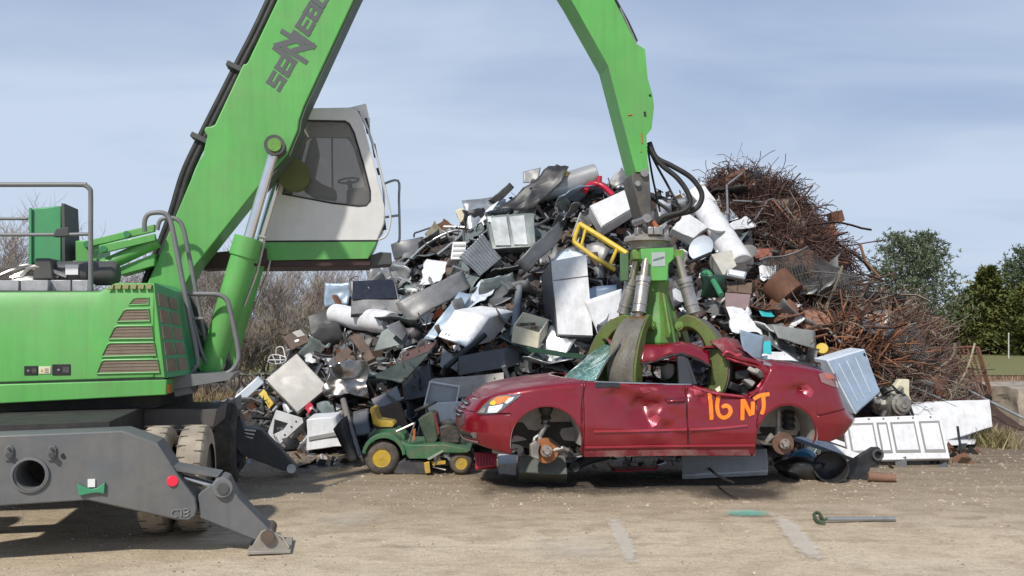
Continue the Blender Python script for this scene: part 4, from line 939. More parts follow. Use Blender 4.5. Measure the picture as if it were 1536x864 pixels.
HWT = [(-2.37, 0.0), (-2.365, .18), (-2.33, .40), (-2.25, .58), (-2.12, .72), (-1.95, .80), (-1.7, .86), (-1.35, .89), (-.9, .895), (1.2, .895), (1.65, .885), (1.95, .85), (2.15, .77), (2.29, .58), (2.35, .35), (2.37, .15), (2.375, 0.0)]
HWT = [(-1.35 + (a + 1.35) * 1.10 if a < -1.35 else (1.65 + (a - 1.65) * 1.26 if a > 1.65 else a), b) for a, b in HWT]
xn, xe = HWT[0][0], HWT[-1][0]
fx0 = cl(820, 668).x; fz0 = cl(820, 663).z; rx0 = cl(1180, 668).x; rz0 = cl(1181, 655).z
FR = .415; RR_ = .385
def px_tab(l): return [(cl(*p).x, cl(*p).z) for p in l]
TOP = px_tab([(700, 604), (712, 599), (735, 592.5), (760, 587), (800, 580.5), (840, 576), (880, 572), (895, 573), (960, 576.5), (1035, 577.5), (1060, 582), (1085, 590), (1120, 594), (1134, 590), (1146, 574), (1158, 549), (1168, 546), (1200, 549), (1232, 554), (1256, 562), (1268, 583), (1279, 602), (1290, 615)])
LOW = px_tab([(690, 664), (720, 673), (766, 684), (872, 684.5), (1133, 684.5), (1134, 664), (1228, 661), (1250, 664), (1280, 654), (1290, 648)])
zs = cl(1000, 684.5).z
def topz(x): return interp(x, TOP)
def lowz(x):
    z = interp(x, LOW)
    for xc, zc, r in ((fx0, fz0, FR), (rx0, rz0, RR_)):
        if abs(x - xc) < r: z = max(z, zc + math.sqrt(r * r - (x - xc) ** 2))
    return z
def inset(t, x):
    e = max(0, (-1.80 - x) / .68); f = max(0, (x - 2.05) / .5)
    b = .055 * max(0, (.30 - t) / .30) ** 1.5 + .05 * max(0, (t - .45) / .55) ** 1.6 + .05 * max(0, (t - .92) / .08) ** 2
    b += e * (.13 * max(0, (t - .55) / .45) ** 1.4 + .03 * max(0, .25 - t)) + f * (.09 * max(0, (t - .5) / .5) ** 1.3 + .05 * max(0, (.4 - t)))
    b -= .012 * math.exp(-((t - .40) / .05) ** 2) * (abs(x) < 1.3)          # rubbing strip swage
    return b
def hw(x): return sinterp(x, HWT)
def dent(x, z, side):
    if side > 0: return 0.0
    d = 0.0
    for (px, py, sx, sz, a) in ((958, 606, .22, .16, .075), (990, 592, .10, .10, -.03), (975, 632, .12, .07, .045), (920, 600, .15, .16, .03), (1030, 590, .08, .07, .05), (1085, 600, .16, .10, .035), (1200, 585, .10, .07, .03), (1130, 600, .07, .14, .03), (1180, 575, .2, .05, -.012), (850, 590, .2, .06, .012)):
        c = cl(px, py); d += 1.15 * a * math.exp(-((x - c.x) / sx) ** 2 - ((z - c.z) / sz) ** 2)
    for (px, py, sx, sz, a) in ((968, 612, .30, .20, .11), (1000, 640, .16, .10, .06), (1052, 598, .14, .10, .07), (1205, 586, .12, .08, .05), (925, 590, .22, .12, .05)):
        c = cl(px, py); u_, v_ = (x - c.x), (z - c.z); d += .75 * a * max(0, 1 - abs(u_ + .5 * v_) / sx - abs(v_ - .3 * u_) / sz)
    k = math.exp(-((x - cl(985, 600).x) / .5) ** 2)
    d += k * .024 * noise.noise(Vector((x * 4.5 + z * 2.5, z * 6, 2.2))) + .004 * noise.noise(Vector((x * 3, z * 4, 9)))
    d += k * .03 * abs(noise.noise(Vector((x * 3 - z * 4, z * 3, 5.1))))
    return d
def wall_point(x, z, side=-1, off=0.0):
    zl, zt = interp(x, LOW), topz(x); t = max(-.05, min(1.0, (z - zl) / max(.05, zt - zl)))
    h0, h1 = hw(x - .01), hw(min(x + .01, xe)); tx_ = Vector((.02, -(h1 - h0), 0))    # plan tangent on the near side
    nn = Vector((tx_.y, -tx_.x, 0)).normalized()                                    # outward (towards -y)
    if nn.y > 0: nn = -nn
    if abs(x - xn) < .012: nn = Vector((-1, 0, 0))
    if abs(x - xe) < .012: nn = Vector((1, 0, 0))
    p = Vector((x, -hw(x), z)) + nn * (off - inset(t, x) - dent(x, z, side))
    if side > 0: p.y = -p.y
    return p
def surf(px, py, off=0.0):                        # point of the near flank seen at a pixel
    y = -.86
    for _ in range(6):
        q = cl(px, py, y); x = max(xn + .01, min(xe - .01, q.x)); p = wall_point(x, q.z, -1, off); y = p.y
    return p
def stations(x0, x1, step=.03):
    xs = set()
    x = x0
    while x < x1: xs.add(round(x, 4)); x += step
    xs.add(x1)
    for xc, r in ((fx0, FR), (rx0, RR_)):
        for k in range(33):
            v = xc + r * .9995 * math.cos(PI * k / 32)
            if x0 < v < x1: xs.add(round(v, 4))
        for v in (xc - r - .001, xc + r + .001):
            if x0 < v < x1: xs.add(round(v, 4))
    for v in [h[0] for h in HWT]:
        if x0 < v < x1: xs.add(v)
    for k in range(12):
        for v in (xn + .012 * k * k / 6, xe - .012 * k * k / 6):
            if x0 < v < x1: xs.add(round(v, 4))
    return sorted(xs)
NR = 22
def panel(name, x0, x1, sides=(-1, 1), zmin=None, zmax=None):
    for sd in sides:
        v = MB(); rows = []
        for x in stations(x0, x1):
            a, b = lowz(x), topz(x); a = min(a, b - .01)
            if zmin is not None and not (fx0 - FR <= x <= rx0 + RR_): a = max(a, min(zmin(x), b - .01))
            if zmax is not None: b = max(a + .01, min(b, zmax(x)))
            rows.append([wall_point(x, lerp(a, b, (k / NR)), sd) for k in range(NR + 1)])
        v.grid(rows); v.build(name, PAINT, car, local=True, smooth=40, solid=.012)
xb = cl(768, 640).x - .01; xw = cl(876, 640).x; xd = cl(1031, 640).x; xq = cl(1136, 640).x; xr = cl(1236, 640).x
G_ = .005
zf = cl(760, 621).z; zr0, zr1 = cl(1232, 623).z, cl(1280, 606).z
zsf = lambda x: zf; zsr = lambda x: lerp(zr0, zr1, min(1, max(0, (x - cl(1232, 623).x) / (xe - cl(1232, 623).x))))
panel('front_bumper', xn, fx0 - FR - .002, zmax=lambda x: zf - .006); panel('front_wing', xn, xw - G_, zmin=zsf); panel('front_door', xw, xd - G_); panel('rear_door', xd, xq - G_); panel('rear_wing', xq, xe, zmin=zsr); panel('rear_bumper', rx0 + RR_ + .002, xe, zmax=lambda x: zsr(x) - .006)
def deck(name, x0, x1, crown, m, ins=0.0, step=.04, pull=0.0):
    v = MB(); rows = []
    for x in stations(x0, x1, step):
        z = topz(x); a = wall_point(x, z, -1); a.y += ins
        rows.append([Vector((x0 + (a.x - x0) * (1 - pull * (1 - (1 - 2 * k / 18) ** 2)), a.y * (1 - 2 * k / 18), z + crown * (1 - (1 - 2 * k / 18) ** 2) * min(1, abs(a.y) / .6) - .004 + .010 * math.exp(-((abs(1 - 2 * k / 18) - .72) / .12) ** 2))) for k in range(19)])
    v.grid(rows); return v.build(name, m, car, local=True, smooth=40, solid=.01)
deck('bonnet', xn + .02, cl(884, 575).x, .032, mat('bonnet_dusty', (.20, .035, .045), .5, .15, var=.15, scale=1.5, dirt=(.34, .25, .23), dirt_amt=.45, coat=.35), pull=.20)
deck('boot_lid', cl(1160, 548).x, xe - .02, .05, PAINT)
v = MB()
v.loft([[Vector((x, y * .97, z + d)) for y, d in ((-.62, .0), (-.55, .035), (0, .05), (.55, .035), (.62, .0))] for x, z in ((cl(1216, 550).x, cl(1216, 553).z), (cl(1236, 550).x, cl(1236, 552).z), (cl(1252, 556).x, cl(1252, 560).z))], False, False)
v.build('boot_spoiler', TRIM, car, local=True, smooth=40, solid=.012)
# ribbons that lie on the flank
def ribbon(paths, wpx, off=.004, taper=None, base=.0085):
    v = MB(); uvs = []
    for pi, path in enumerate(paths):
        q = smooth_path([Vector((a, b, 0)) for a, b in path], 7) if len(path) > 2 else [Vector((path[0][0], path[0][1], 0)).lerp(Vector((path[1][0], path[1][1], 0)), k / 8) for k in range(9)]
        rows = []
        for i, p in enumerate(q):
            d = (q[min(i + 1, len(q) - 1)] - q[max(i - 1, 0)]).normalized(); s = Vector((-d.y, d.x, 0)) * wpx / 2
            rows.append([surf(*((p + s * k).xy), off + base + .0012 * pi) for k in (-1, -.5, 0, .5, 1)]); uvs += [(i / (len(q) - 1), j / 4) for j in range(5)]
        v.grid(rows)
    return v, uvs
def setuv(o, uvs):
    l = o.data.uv_layers.new(name='UVMap')
    for lp in o.data.loops: l.data[lp.index].uv = uvs[lp.vertex_index]
def spray_material():
    m = bpy.data.materials.new('orange_spray'); t = NT(m)
    out = t.new('ShaderNodeOutputMaterial'); b = t.new('ShaderNodeBsdfPrincipled'); t.link(b, 0, out, 0)
    uv = t.new('ShaderNodeUVMap'); s = t.new('ShaderNodeSeparateXYZ'); t.link(uv, 0, s, 0); tc = t.new('ShaderNodeTexCoord').outputs['Object']
    e = t.math('MULTIPLY', t.math('MULTIPLY', s.outputs[1], t.math('SUBTRACT', 1, s.outputs[1])), 4)
    e2 = t.math('MINIMUM', t.math('MULTIPLY', t.math('MULTIPLY', s.outputs[0], t.math('SUBTRACT', 1, s.outputs[0])), 14), 1)
    a = t.ramp(t.math('ADD', t.math('MULTIPLY', e, e2), t.math('MULTIPLY', t.math('SUBTRACT', t.noise(tc, 60, 4), .5), .5)), [(.15, 0.0), (.60, 1.0)])
    t.l.new(a, b.inputs['Alpha']); b.inputs['Base Color'].default_value = (.92, .22, .012, 1); b.inputs['Roughness'].default_value = .55
    return m
sp = [[(1064, 589), (1066, 605), (1067.5, 631)], [(1080.5, 586), (1077, 598), (1075.8, 611), (1078.5, 622), (1085, 626.5), (1092, 624), (1096, 617), (1093.5, 610.5), (1088, 608.5), (1081.5, 612)], [(1113.5, 631), (1113.8, 615), (1114, 598)], [(1115, 599), (1121, 612), (1127, 624)], [(1129, 602), (1129, 612), (1128.5, 623)], [(1130, 599), (1140, 593.5), (1155, 591)], [(1145, 594), (1145.6, 606), (1145, 614), (1142, 622)]]
for k, name in enumerate('16NNNTT'):
    v, uvs = ribbon([sp[k]], 7.6, .006 + .0015 * k); o = v.build('sprayed_mark', MATS.get('spray') or MATS.setdefault('spray', spray_material()), car, local=True, smooth=0, recalc=False); setuv(o, uvs)
for path, wd in (([(879, 574), (873, 600), (872, 640), (876, 684)], 1.6), ([(1031, 578), (1030, 620), (1033, 660), (1034, 684)], 1.5), ([(1150, 585), (1146, 600), (1137, 622), (1134, 640)], 1.3), ([(715, 622.5), (745, 622), (768, 621)], 1.0)):
    v, uvs = ribbon([path], wd, .003); v.build('shut_line', mat('shut_black', (.03, .006, .008), .8), car, local=True, smooth=0)
for path, wd, nm in (([(890, 647), (960, 646), (1030, 644)], 3.2, 'rubbing_strip'), ([(1034, 644), (1080, 642), (1121, 638)], 3.2, 'rubbing_strip'), ([(877, 671), (1000, 669), (1132, 668)], 2.4, 'sill_crease')):
    v, uvs = ribbon([path], wd, .011); v.build(nm, mat('strip_red_highlight', (.36, .03, .05), .3, coat=.5), car, local=True, smooth=0, solid=.014)  # bright line along strips and crease painted as a lighter red
v, uvs = ribbon([[(876, 681), (1000, 679), (1133, 679)]], 9, .004); v.build('sill_dirt', PAINTD, car, local=True, smooth=0)
# door handle
v = MB(); v.tube([surf(1001, 603, .0), surf(1003, 602, .03), surf(1014, 601.3, .036), surf(1024, 600.8, .03), surf(1026, 600.5, 0)], .016, 8); v.build('door_handle', PAINT, car, local=True, smooth=60)
v, uvs = ribbon([[(997, 601), (1014, 600), (1030, 599)]], 7, .002); v.build('handle_recess', mat('recess_red', (.10, .006, .014), .5), car, local=True, smooth=0)
# belt line trim
v = MB(); v.tube([surf(x, y, .005) for x, y in ((891, 572.5), (925, 574), (960, 575), (1000, 576.5), (1036, 577))], .012, 6); v.build('window_trim', CHR, car, local=True, smooth=60)
v, uvs = ribbon([[(893, 577.5), (930, 577)]], 8, .003); v.build('mirror_mount', TRIM, car, local=True, smooth=0)
# head lamp, tail lamp, dents highlights
def patch(name, px_poly, m, off, parent=None, nsub=3):
    off += .004
    pts = []
    for (a, b) in zip(px_poly, px_poly[1:] + px_poly[:1]):
        for k in range(nsub): pts.append((lerp(a[0], b[0], k / nsub), lerp(a[1], b[1], k / nsub)))
    cxp = sum(p[0] for p in pts) / len(pts); cyp = sum(p[1] for p in pts) / len(pts); n = len(pts)
    vs = [surf(cxp, cyp, off)] + [surf(lerp(cxp, p[0], .55), lerp(cyp, p[1], .55), off) for p in pts] + [surf(p[0], p[1], off) for p in pts] + [surf(p[0], p[1], -.01) for p in pts]
    fs = [(0, 1 + i, 1 + (i + 1) % n) for i in range(n)] + [(1 + i, 1 + n + i, 1 + n + (i + 1) % n, 1 + (i + 1) % n) for i in range(n)] + [(1 + n + i, 1 + 2 * n + i, 1 + 2 * n + (i + 1) % n, 1 + n + (i + 1) % n) for i in range(n)]
    v = MB(); v.add(vs, fs); return v.build(name, m, parent or car, local=True, smooth=40)
LENS = mat('lamp_grey', (.16, .17, .18), .15, .3, var=.2); AMB = mat('lamp_amber', (.62, .20, .05), .25); YEL = mat('lamp_yellow', (.85, .50, .03), .25); WHL = mat('lamp_white', (.75, .76, .78), .2)
hl = patch('headlamp', [(714, 620), (722, 607), (732, 598), (746, 593), (766, 591.5), (782, 592.5), (776, 597), (764, 606), (748, 619), (733, 621)], LENS, .012)
patch('indicator', [(733, 602), (742, 595.5), (760, 593.5), (766, 595), (760, 601), (748, 606), (738, 607)], AMB, .016, hl); patch('bulb', [(732, 604), (738, 600), (743, 603), (741, 607.5), (734, 607)], YEL, .019, hl)
patch('reflector', [(731, 619), (732, 609.5), (742, 608.5), (754, 606), (752, 612), (745, 619)], WHL, .017, hl); patch('reflector', [(756, 604.5), (762, 597), (771, 595), (768, 600), (760, 605.5)], WHL, .017, hl); patch('reflector', [(716, 619), (722, 612), (727, 611), (726, 619)], ALU, .016, hl)
tl_ = patch('tail_lamp', [(1228, 561), (1240, 558), (1256, 560), (1263, 571), (1267, 584), (1250, 580), (1232, 573)], mat('lamp_red_grey', (.28, .16, .16), .25), .012)
patch('lamp_lens', [(1236, 561), (1252, 561), (1256, 568), (1240, 569)], mat('lamp_orange_red', (.45, .14, .09), .25), .016, tl_); patch('lamp_lens', [(1254, 573), (1260, 572), (1265, 583), (1256, 581)], WHL, .016, tl_)
# scraped marks in the near flank, with the dents' highlights painted on
for poly in ([(958, 583), (968, 580), (976, 588), (966, 590)], [(973, 628), (984, 622), (992, 627), (985, 637), (978, 641)], [(1040, 583), (1050, 585), (1056, 592), (1042, 593)], [(1200, 578), (1212, 576), (1221, 588), (1216, 597), (1206, 590)]):
    patch('scrape_glint', poly, INNER, .007)
# grille and bumper slots on the nose
def nose_band(name, z, hz, m, y0, off, par=None, th=.0):
    v = MB(); rows = [[], []]
    for k in range(33):
        y = lerp(-y0, y0, k / 32); lo, hi = xn, -1.2
        for _ in range(40):
            md = (lo + hi) / 2
            if hw(md) < abs(y): lo = md
            else: hi = md
        sd = -1 if y <= 0 else 1
        for j, zz in enumerate((z - hz, z + hz)):
            p = wall_point(lo, zz, sd, off); p.y = y if abs(y) < .3 else p.y; rows[j].append(p)
    v.grid(rows); return v.build(name, m, par or car, local=True, smooth=50, solid=th or .006)
gz_ = cl(706, 612, -.2).z
gr_ = nose_band('grille', gz_, .085, TRIM, .40, .016)
for k in range(4): nose_band('grille_bar', gz_ + .07 - k * .045, .009, CHR, .38, .036, gr_)
nose_band('bumper_slot', cl(700, 651, -.4).z, .028, TRIM, .60, .008); nose_band('bumper_lip', cl(700, 660, -.4).z, .016, mat('lip_grey', (.20, .13, .14), .5), .66, .02)
patch('fog_lamp', [(707, 650), (712, 648), (716, 651), (715, 657), (709, 657)], ALU, .016)
patch('number_plate_mount', [(689, 622), (697, 620), (698, 636), (690, 640)], mat('mount_grey', (.10, .05, .055), .5), .01)
# wheel houses, brakes, suspension
def wheelhouse(xc, zc, r, s):
    sy = -1 if s < 0 else 1
    v = MB(); a0, a1 = -.15, PI + .15
    v.grid([[Vector((xc + (r + .008) * math.cos(a), sy * y, zc + (r + .008) * math.sin(a))) for a in [lerp(a0, a1, k / 24) for k in range(25)]] for y in (.865, .80, .70, .60, .50, .42)])
    v.grid([[Vector((xc + (r + .008) * q * math.cos(a), sy * .42, zc + (r + .008) * q * math.sin(a))) for a in [lerp(a0, a1, k / 24) for k in range(25)]] for q in (1, .7, .4, .05)])
    v.displace(.02, 5, 3); v.build('wheel_liner', LINER, car, local=True, smooth=50)
    v = MB(); v.tube([wall_point(xc + r * math.cos(a), max(zs, zc + r * math.sin(a)), sy, .004) for a in [lerp(-.25, PI + .25, k / 36) for k in range(37)]], .009, 5); v.build('arch_lip', PAINT, car, local=True, smooth=60)
def brake(px, py, r, m, hubr, s=-1):
    c = cl(px, py, -.74); c.y = s * .74
    v = MB(); ax = Vector((0, s, 0)); v.lathe(c - ax * .03, ax, [(0, .05), (0, r), (.03, r), (.03, hubr * 1.08), (.055, hubr), (.075, hubr * .96), (.08, .03)], 32); bo = v.build('brake_disc', m, car, local=True, smooth=35)
    v = MB(); v.lathe(c + ax * .045, ax, [(0, .03), (.0, hubr * .9), (.006, hubr * .88), (.006, .04), (.04, .035), (.04, .005)], 20); v.build('hub', HUBM, bo, local=True, smooth=35)
    for k in range(5):
        a = 2 * PI * k / 5 + .3; q = c + ax * .05 + Vector((math.cos(a), 0, math.sin(a))) * hubr * .68; v = MB(); v.cyl(q, q + ax * .04, .009, n=8); v.build('wheel_stud', STEEL, bo, local=True)
    return c
for s in (-1, 1): wheelhouse(fx0, fz0, FR, s); wheelhouse(rx0, rz0, RR_, s)
for s in (-1, 1):
    c = brake(819, 676, .148, RUSTO, .078, s); sy = s
    v = MB(); v.prism([c + Vector((a, sy * -.02, b)) for a, b in [(-.19, -.06), (-.20, .08), (-.13, .13), (-.08, .10), (-.10, 0), (-.09, -.09)]], Vector((0, sy * .10, 0))); v.displace(.012, 14); v.build('brake_caliper', ALU, car, local=True, bevel=.01)
    v = MB(); v.tube([c + Vector((-.03, -sy * .07, 0)), c + Vector((-.06, -sy * .09, .16)), c + Vector((.0, -sy * .1, .26)), c + Vector((.02, -sy * .14, .34))], [.05, .035, .032, .05], 8); v.tube([c + Vector((-.16, -sy * .05, -.02)), c + Vector((-.12, -sy * .08, .14)), c + Vector((-.02, -sy * .1, .2))], .022, 6); v.build('knuckle', ALU, car, local=True, smooth=50)
    v = MB(); v.lathe(c + Vector((.02, -sy * .14, .28)), (0, 0, 1), [(0, .03), (.02, .065), (.06, .045), (.09, .07), (.12, .05), (.15, .075), (.2, .09), (.24, .09), (.25, .03)], 16); v.build('strut', TRIM, car, local=True, smooth=40)
    v = MB(); v.tube([c + Vector((.0, -sy * .12, -.05)), c + Vector((.25, -sy * .3, -.04))], .035, 8); v.tube([c + Vector((.04, -sy * .04, -.02)), c + Vector((.20, sy * .02, .03)), c + Vector((.26, 0, 0))], .028, 6); v.build('control_arm', ALU, car, local=True)
    v = MB(); v.tube(smooth_path([c + Vector((.03, sy * .03, .15)), c + Vector((.12, sy * .02, .08)), c + Vector((.24, sy * .02, -.03)), c + Vector((.36, 0, -.09))], 4), .012, 6); v.build('brake_hose', BLACK, car, local=True)
    c = brake(1175, 665, .135, mat('rust_brown', (.14, .08, .055), .7, var=.3, rust=.3, scale=6), .072, s)
    v = MB(); v.tube([c + Vector((-.02, -sy * .1, 0)), c + Vector((-.01, -sy * .12, .2)), c + Vector((0, -sy * .14, .38))], [.05, .032, .03], 8); v.build('damper', ALU, car, local=True)
    v = MB(); v.tube([c + Vector((-.04, -sy * .06, .03)), c + Vector((-.18, -sy * .06, .06)), c + Vector((-.3, -sy * .2, .05))], .03, 7); v.tube([c + Vector((-.02, -sy * .08, -.03)), c + Vector((-.24, -sy * .02, .0)), c + Vector((-.38, sy * .05, .06))], .018, 6); v.tube([c + Vector((-.12, -sy * .02, .10)), c + Vector((-.2, -sy * .05, .02))], .04, 7); v.build('trailing_arm', ALU, car, local=True)
    v = MB(); v.lathe(c + Vector((.16, -sy * .2, .14)), (0, 0, 1), [(0, .06), (.04, .085), (.08, .06), (.12, .085), (.16, .06), (.2, .085), (.24, .05)], 14); v.build('coil_spring', TRIM, car, local=True, smooth=40)
# floor pan, cabin tub and inner structure
v = MB(); v.prism([Vector((x, -.42, z)) for x, z in ((-2.1, .30), (-1.6, .2), (.9, .2), (2.2, .30), (2.2, .36), (1.0, .42), (.95, .24), (-.7, .24), (-.75, .5), (-2.1, .5))], Vector((0, .84, 0)))
v.prism([Vector((x, -.84, z)) for x, z in ((fx0 + FR + .01, zs + .02), (rx0 - RR_ - .01, zs + .02), (rx0 - RR_ - .02, .22), (fx0 + FR + .02, .22))], Vector((0, 1.68, 0)))
v.build('floor_pan', SHADOWY, car, local=True)
v = MB(); v.prism([Vector((x, -.40, z)) for x, z in ((-2.0, .25), (-.6, .2), (-.6, .62), (-2.0, .62))], Vector((0, .8, 0))); v.build('engine_block', SHADOWY, car, local=True)
v = MB(); v.prism([Vector((x, -.78, z)) for x, z in ((-.98, .3), (-.85, .3), (-.78, .74), (-.95, .74))], Vector((0, 1.56, 0))); v.build('dashboard', DARK, car, local=True)
def seat(x, y):
    s_ = thing('car_seat', None, None); s_.parent = car; v = MB(); v.prism([Vector((x + a, y - .24, b)) for a, b in ((-.25, .26), (.2, .26), (.42, .80), (.30, .84), (.10, .42), (-.25, .40))], Vector((0, .48, 0))); v.build('seat_cushion', mat('seat_cloth', (.05, .048, .045), .9, var=.3), s_, local=True, bevel=.03)
    v = MB(); v.ball((x + .36, y, .86), .10, 8, (.7, 1.1, .9)); v.build('headrest', mat('seat_beige', (.30, .27, .24), .85, var=.3), s_, local=True)
seat(-.25, -.40); seat(-.25, .40); seat(.75, -.32); seat(.75, .32)
v = MB(); a = cl(1001, 553, -.3); v.ball(a, .11, 8, (.8, .7, 1.2)); v.build('airbag', mat('airbag_grey', (.34, .33, .32), .8, var=.2), car, local=True)
v = MB(); v.tube([a + Vector((.17 * math.cos(k * PI / 8), 0.1, .17 * math.sin(k * PI / 8))) for k in range(16)], .016, 6, closed=True); v.build('steering_wheel', DARK, car, local=True)
# windscreen
def wglass():
    m = bpy.data.materials.new('cracked_glass'); t = NT(m)
    out = t.new('ShaderNodeOutputMaterial'); mx = t.new('ShaderNodeMixShader'); t.link(mx, 0, out, 0)
    tr_ = t.new('ShaderNodeBsdfTransparent'); tr_.inputs[0].default_value = (.42, .60, .56, 1); p = t.new('ShaderNodeBsdfPrincipled'); p.inputs['Roughness'].default_value = .12
    tc = t.new('ShaderNodeTexCoord').outputs['Object']; vo = t.new('ShaderNodeTexVoronoi', feature='DISTANCE_TO_EDGE'); vo.inputs['Scale'].default_value = 15
    nz = t.noise(tc, 3, 4); t.l.new(tc, vo.inputs['Vector'])
    vo2 = t.new('ShaderNodeTexVoronoi', feature='DISTANCE_TO_EDGE'); vo2.inputs['Scale'].default_value = 44; t.l.new(tc, vo2.inputs['Vector'])
    cr = t.math('MAXIMUM', t.ramp(vo.outputs['Distance'], [(0.0, 1.0), (.035, 0.0)]), t.math('MULTIPLY', t.ramp(vo2.outputs['Distance'], [(0.0, 1.0), (.08, 0.0)]), t.ramp(nz, [(.45, 0.0), (.55, 1.0)])))
    t.l.new(t.mix(cr, t.mix(nz, (.05, .17, .16), (.17, .38, .34)), (.60, .80, .74)), p.inputs['Base Color'])
    t.l.new(t.math('ADD', t.math('MULTIPLY', cr, .45), .52, True), mx.inputs[0]); t.link(tr_, 0, mx, 1); t.link(p, 0, mx, 2)
    return m
v = MB(); rows = []
b0, t0_ = cl(893, 572, -.70), cl(930, 517, -.56); bc, tc_ = cl(838, 577, 0), cl(927, 512, 0)
for j in range(11):
    s = j / 10; row = []
    for k in range(21):
        y = lerp(-1, 1, k / 20); e = abs(y) ** 2.2
        xb_, zb_ = lerp(bc.x, b0.x, e), lerp(bc.z, b0.z, e); xt_, zt_ = lerp(tc_.x, t0_.x, e), lerp(tc_.z, t0_.z, e); hwid = lerp(.72, .57, s)
        sag = -.05 * math.sin(PI * s) * (.4 + .6 * noise.noise(Vector((y * 2, s * 3, 1))))
        row.append(Vector((lerp(xb_, xt_, s) - .02 * math.sin(PI * s), y * hwid, lerp(zb_, zt_, s) + .03 * math.sin(PI * s) + sag)))
    rows.append(row)
v.grid(rows); ws = v.build('windscreen', wglass(), car, local=True, smooth=60, solid=.006)
for s in (-1, 1):
    v = MB(); v.tube([Vector((r_[0].x, s * abs(r_[0].y) * 1.01, r_[0].z)) for r_ in rows], .013, 6); v.build('front_pillar', TRIM, car, local=True, smooth=60)
v = MB(); v.tube([r for r in rows[-1]], .014, 6); v.build('screen_seal', TRIM, ws, local=True)
# crushed roof
ROOF = [(925, 511), (942, 508), (958, 516), (972, 527), (990, 534), (1010, 533), (1030, 526), (1050, 520), (1066, 517), (1085, 513), (1104, 513), (1116, 525), (1130, 539)]
v = MB(); rows = []
for i in range(49):
    s = i / 48 * (len(ROOF) - 1); k = min(int(s), len(ROOF) - 2); px_ = lerp(ROOF[k][0], ROOF[k + 1][0], s - k); py_ = lerp(ROOF[k][1], ROOF[k + 1][1], s - k); c = cl(px_, py_, -.45); row = []
    for j in range(19):
        y = lerp(-.58, .58, j / 18); z = c.z - .03 * (abs(y) / .58) ** 3 + .06 * noise.noise(Vector((c.x * 3.2, y * 3.5, 1.3))) - .05 * abs(noise.noise(Vector((c.x * 5, y * 4, 4))))
        z -= .10 * math.exp(-((c.x + .02) / .3) ** 2 - ((y + .15) / .4) ** 2)
        row.append(Vector((c.x, y, z)))
    rows.append(row)
v.grid(rows); v.build('crushed_roof', PAINT, car, local=True, smooth=35, solid=.012)
v = MB(); v.grid([[p + Vector((0, 0, -.035)) for p in r_] for r_ in rows[4:36]]); v.build('headlining', DARK, car, local=True, solid=.006)
# roof rail band folded down over the near side
v = MB(); band = [(962, 520, 545), (975, 518, 543), (990, 517, 538), (1005, 515, 533), (1020, 513, 530), (1036, 515, 534), (1052, 520, 541), (1066, 528, 548)]
band = [tuple(lerp(p[q], p2[q], k / 4) for q in range(3)) for p, p2 in zip(band, band[1:]) for k in range(4)] + [band[-1]]
v.grid([[cl(x, a, -.60), cl(x, lerp(a, b, .35), -.65), cl(x, lerp(a, b, .7), -.68), cl(x, b, -.69)] for i, (x, a, b) in enumerate(band)]); v.displace(.03, 6, 3); v.displace(.012, 14, 5); v.build('roof_rail', PAINT, car, local=True, smooth=20, solid=.015)
v = MB(); v.tube([cl(x, b + 1, -.70) for x, a, b in band], .016, 6); v.build('window_seal', TRIM, car, local=True, smooth=60)
v = MB(); v.prism([cl(1016, 527, -.69), cl(1026, 527, -.69), cl(1040, 578, -.78), cl(1019, 578, -.78)], Vector((0, .05, 0))); v.prism([cl(1026, 529, -.68), cl(1030, 531, -.68), cl(1046, 577, -.76), cl(1040, 577, -.76)], Vector((0, .08, 0))); v.build('centre_pillar', mat('pillar_black', (.035, .037, .045), .5), car, local=True, bevel=.006)
v = MB(); v.prism([Vector((x, .68, z)) for x, z in ((-.1, .72), (.02, .72), (.05, 1.05), (-.03, 1.05))], Vector((0, .05, 0))); v.build('centre_pillar', TRIM, car, local=True)
# torn rear pillar
v = MB(); v.grid([[cl(x, y, d) for x, y, d in row] for row in ([(1064, 512, -.55), (1086, 507, -.52), (1106, 509, -.48)], [(1074, 520, -.62), (1095, 518, -.58), (1113, 521, -.52)], [(1086, 531, -.68), (1102, 531, -.65), (1120, 537, -.58)])]); v.displace(.012, 6, 8); v.build('torn_pillar', PAINTD, car, local=True, smooth=30, solid=.02)
for pts, r, m in (([(1084, 529, -.66), (1100, 535, -.70), (1122, 541, -.74), (1140, 547, -.76), (1152, 558, -.79), (1152, 570, -.80), (1142, 584, -.82), (1124, 592, -.83)], .034, PAINT), ([(1088, 536, -.68), (1108, 543, -.71), (1130, 548, -.74), (1145, 556, -.77), (1147, 568, -.79), (1136, 582, -.8)], .020, INNER), ([(1084, 532, -.70), (1092, 527, -.74), (1103, 534, -.72), (1112, 531, -.75)], .022, INNER), ([(1145, 545, -.78), (1158, 550, -.80), (1162, 564, -.82), (1158, 574, -.83)], .018, mat('seal_grey', (.20, .19, .20), .6)), ([(1040, 580, -.84), (1060, 587, -.85), (1085, 592, -.86), (1115, 595, -.86)], .018, INNER)):
    v = MB(); v.tube(smooth_path([cl(*p) for p in pts], 4), r, 7); v.displace(.012, 10, 2); v.build('torn_frame', m, car, local=True, smooth=50)
v = MB(); rows = []
for i in range(12):
    s = i / 11; rows.append([Vector((lerp(cl(1120, 540).x, cl(1165, 548).x, s), y, lerp(cl(1112, 520).z, cl(1165, 550).z, s) + .02 * noise.noise(Vector((s * 5, y * 4, 0))) - .05 * (abs(y) / .6) ** 2)) for y in [lerp(-.60, .60, k / 12) for k in range(13)]])
v.grid(rows); v.build('rear_screen_frame', mat('rear_glass_dark', (.03, .035, .04), .2), car, local=True, smooth=40, solid=.01)
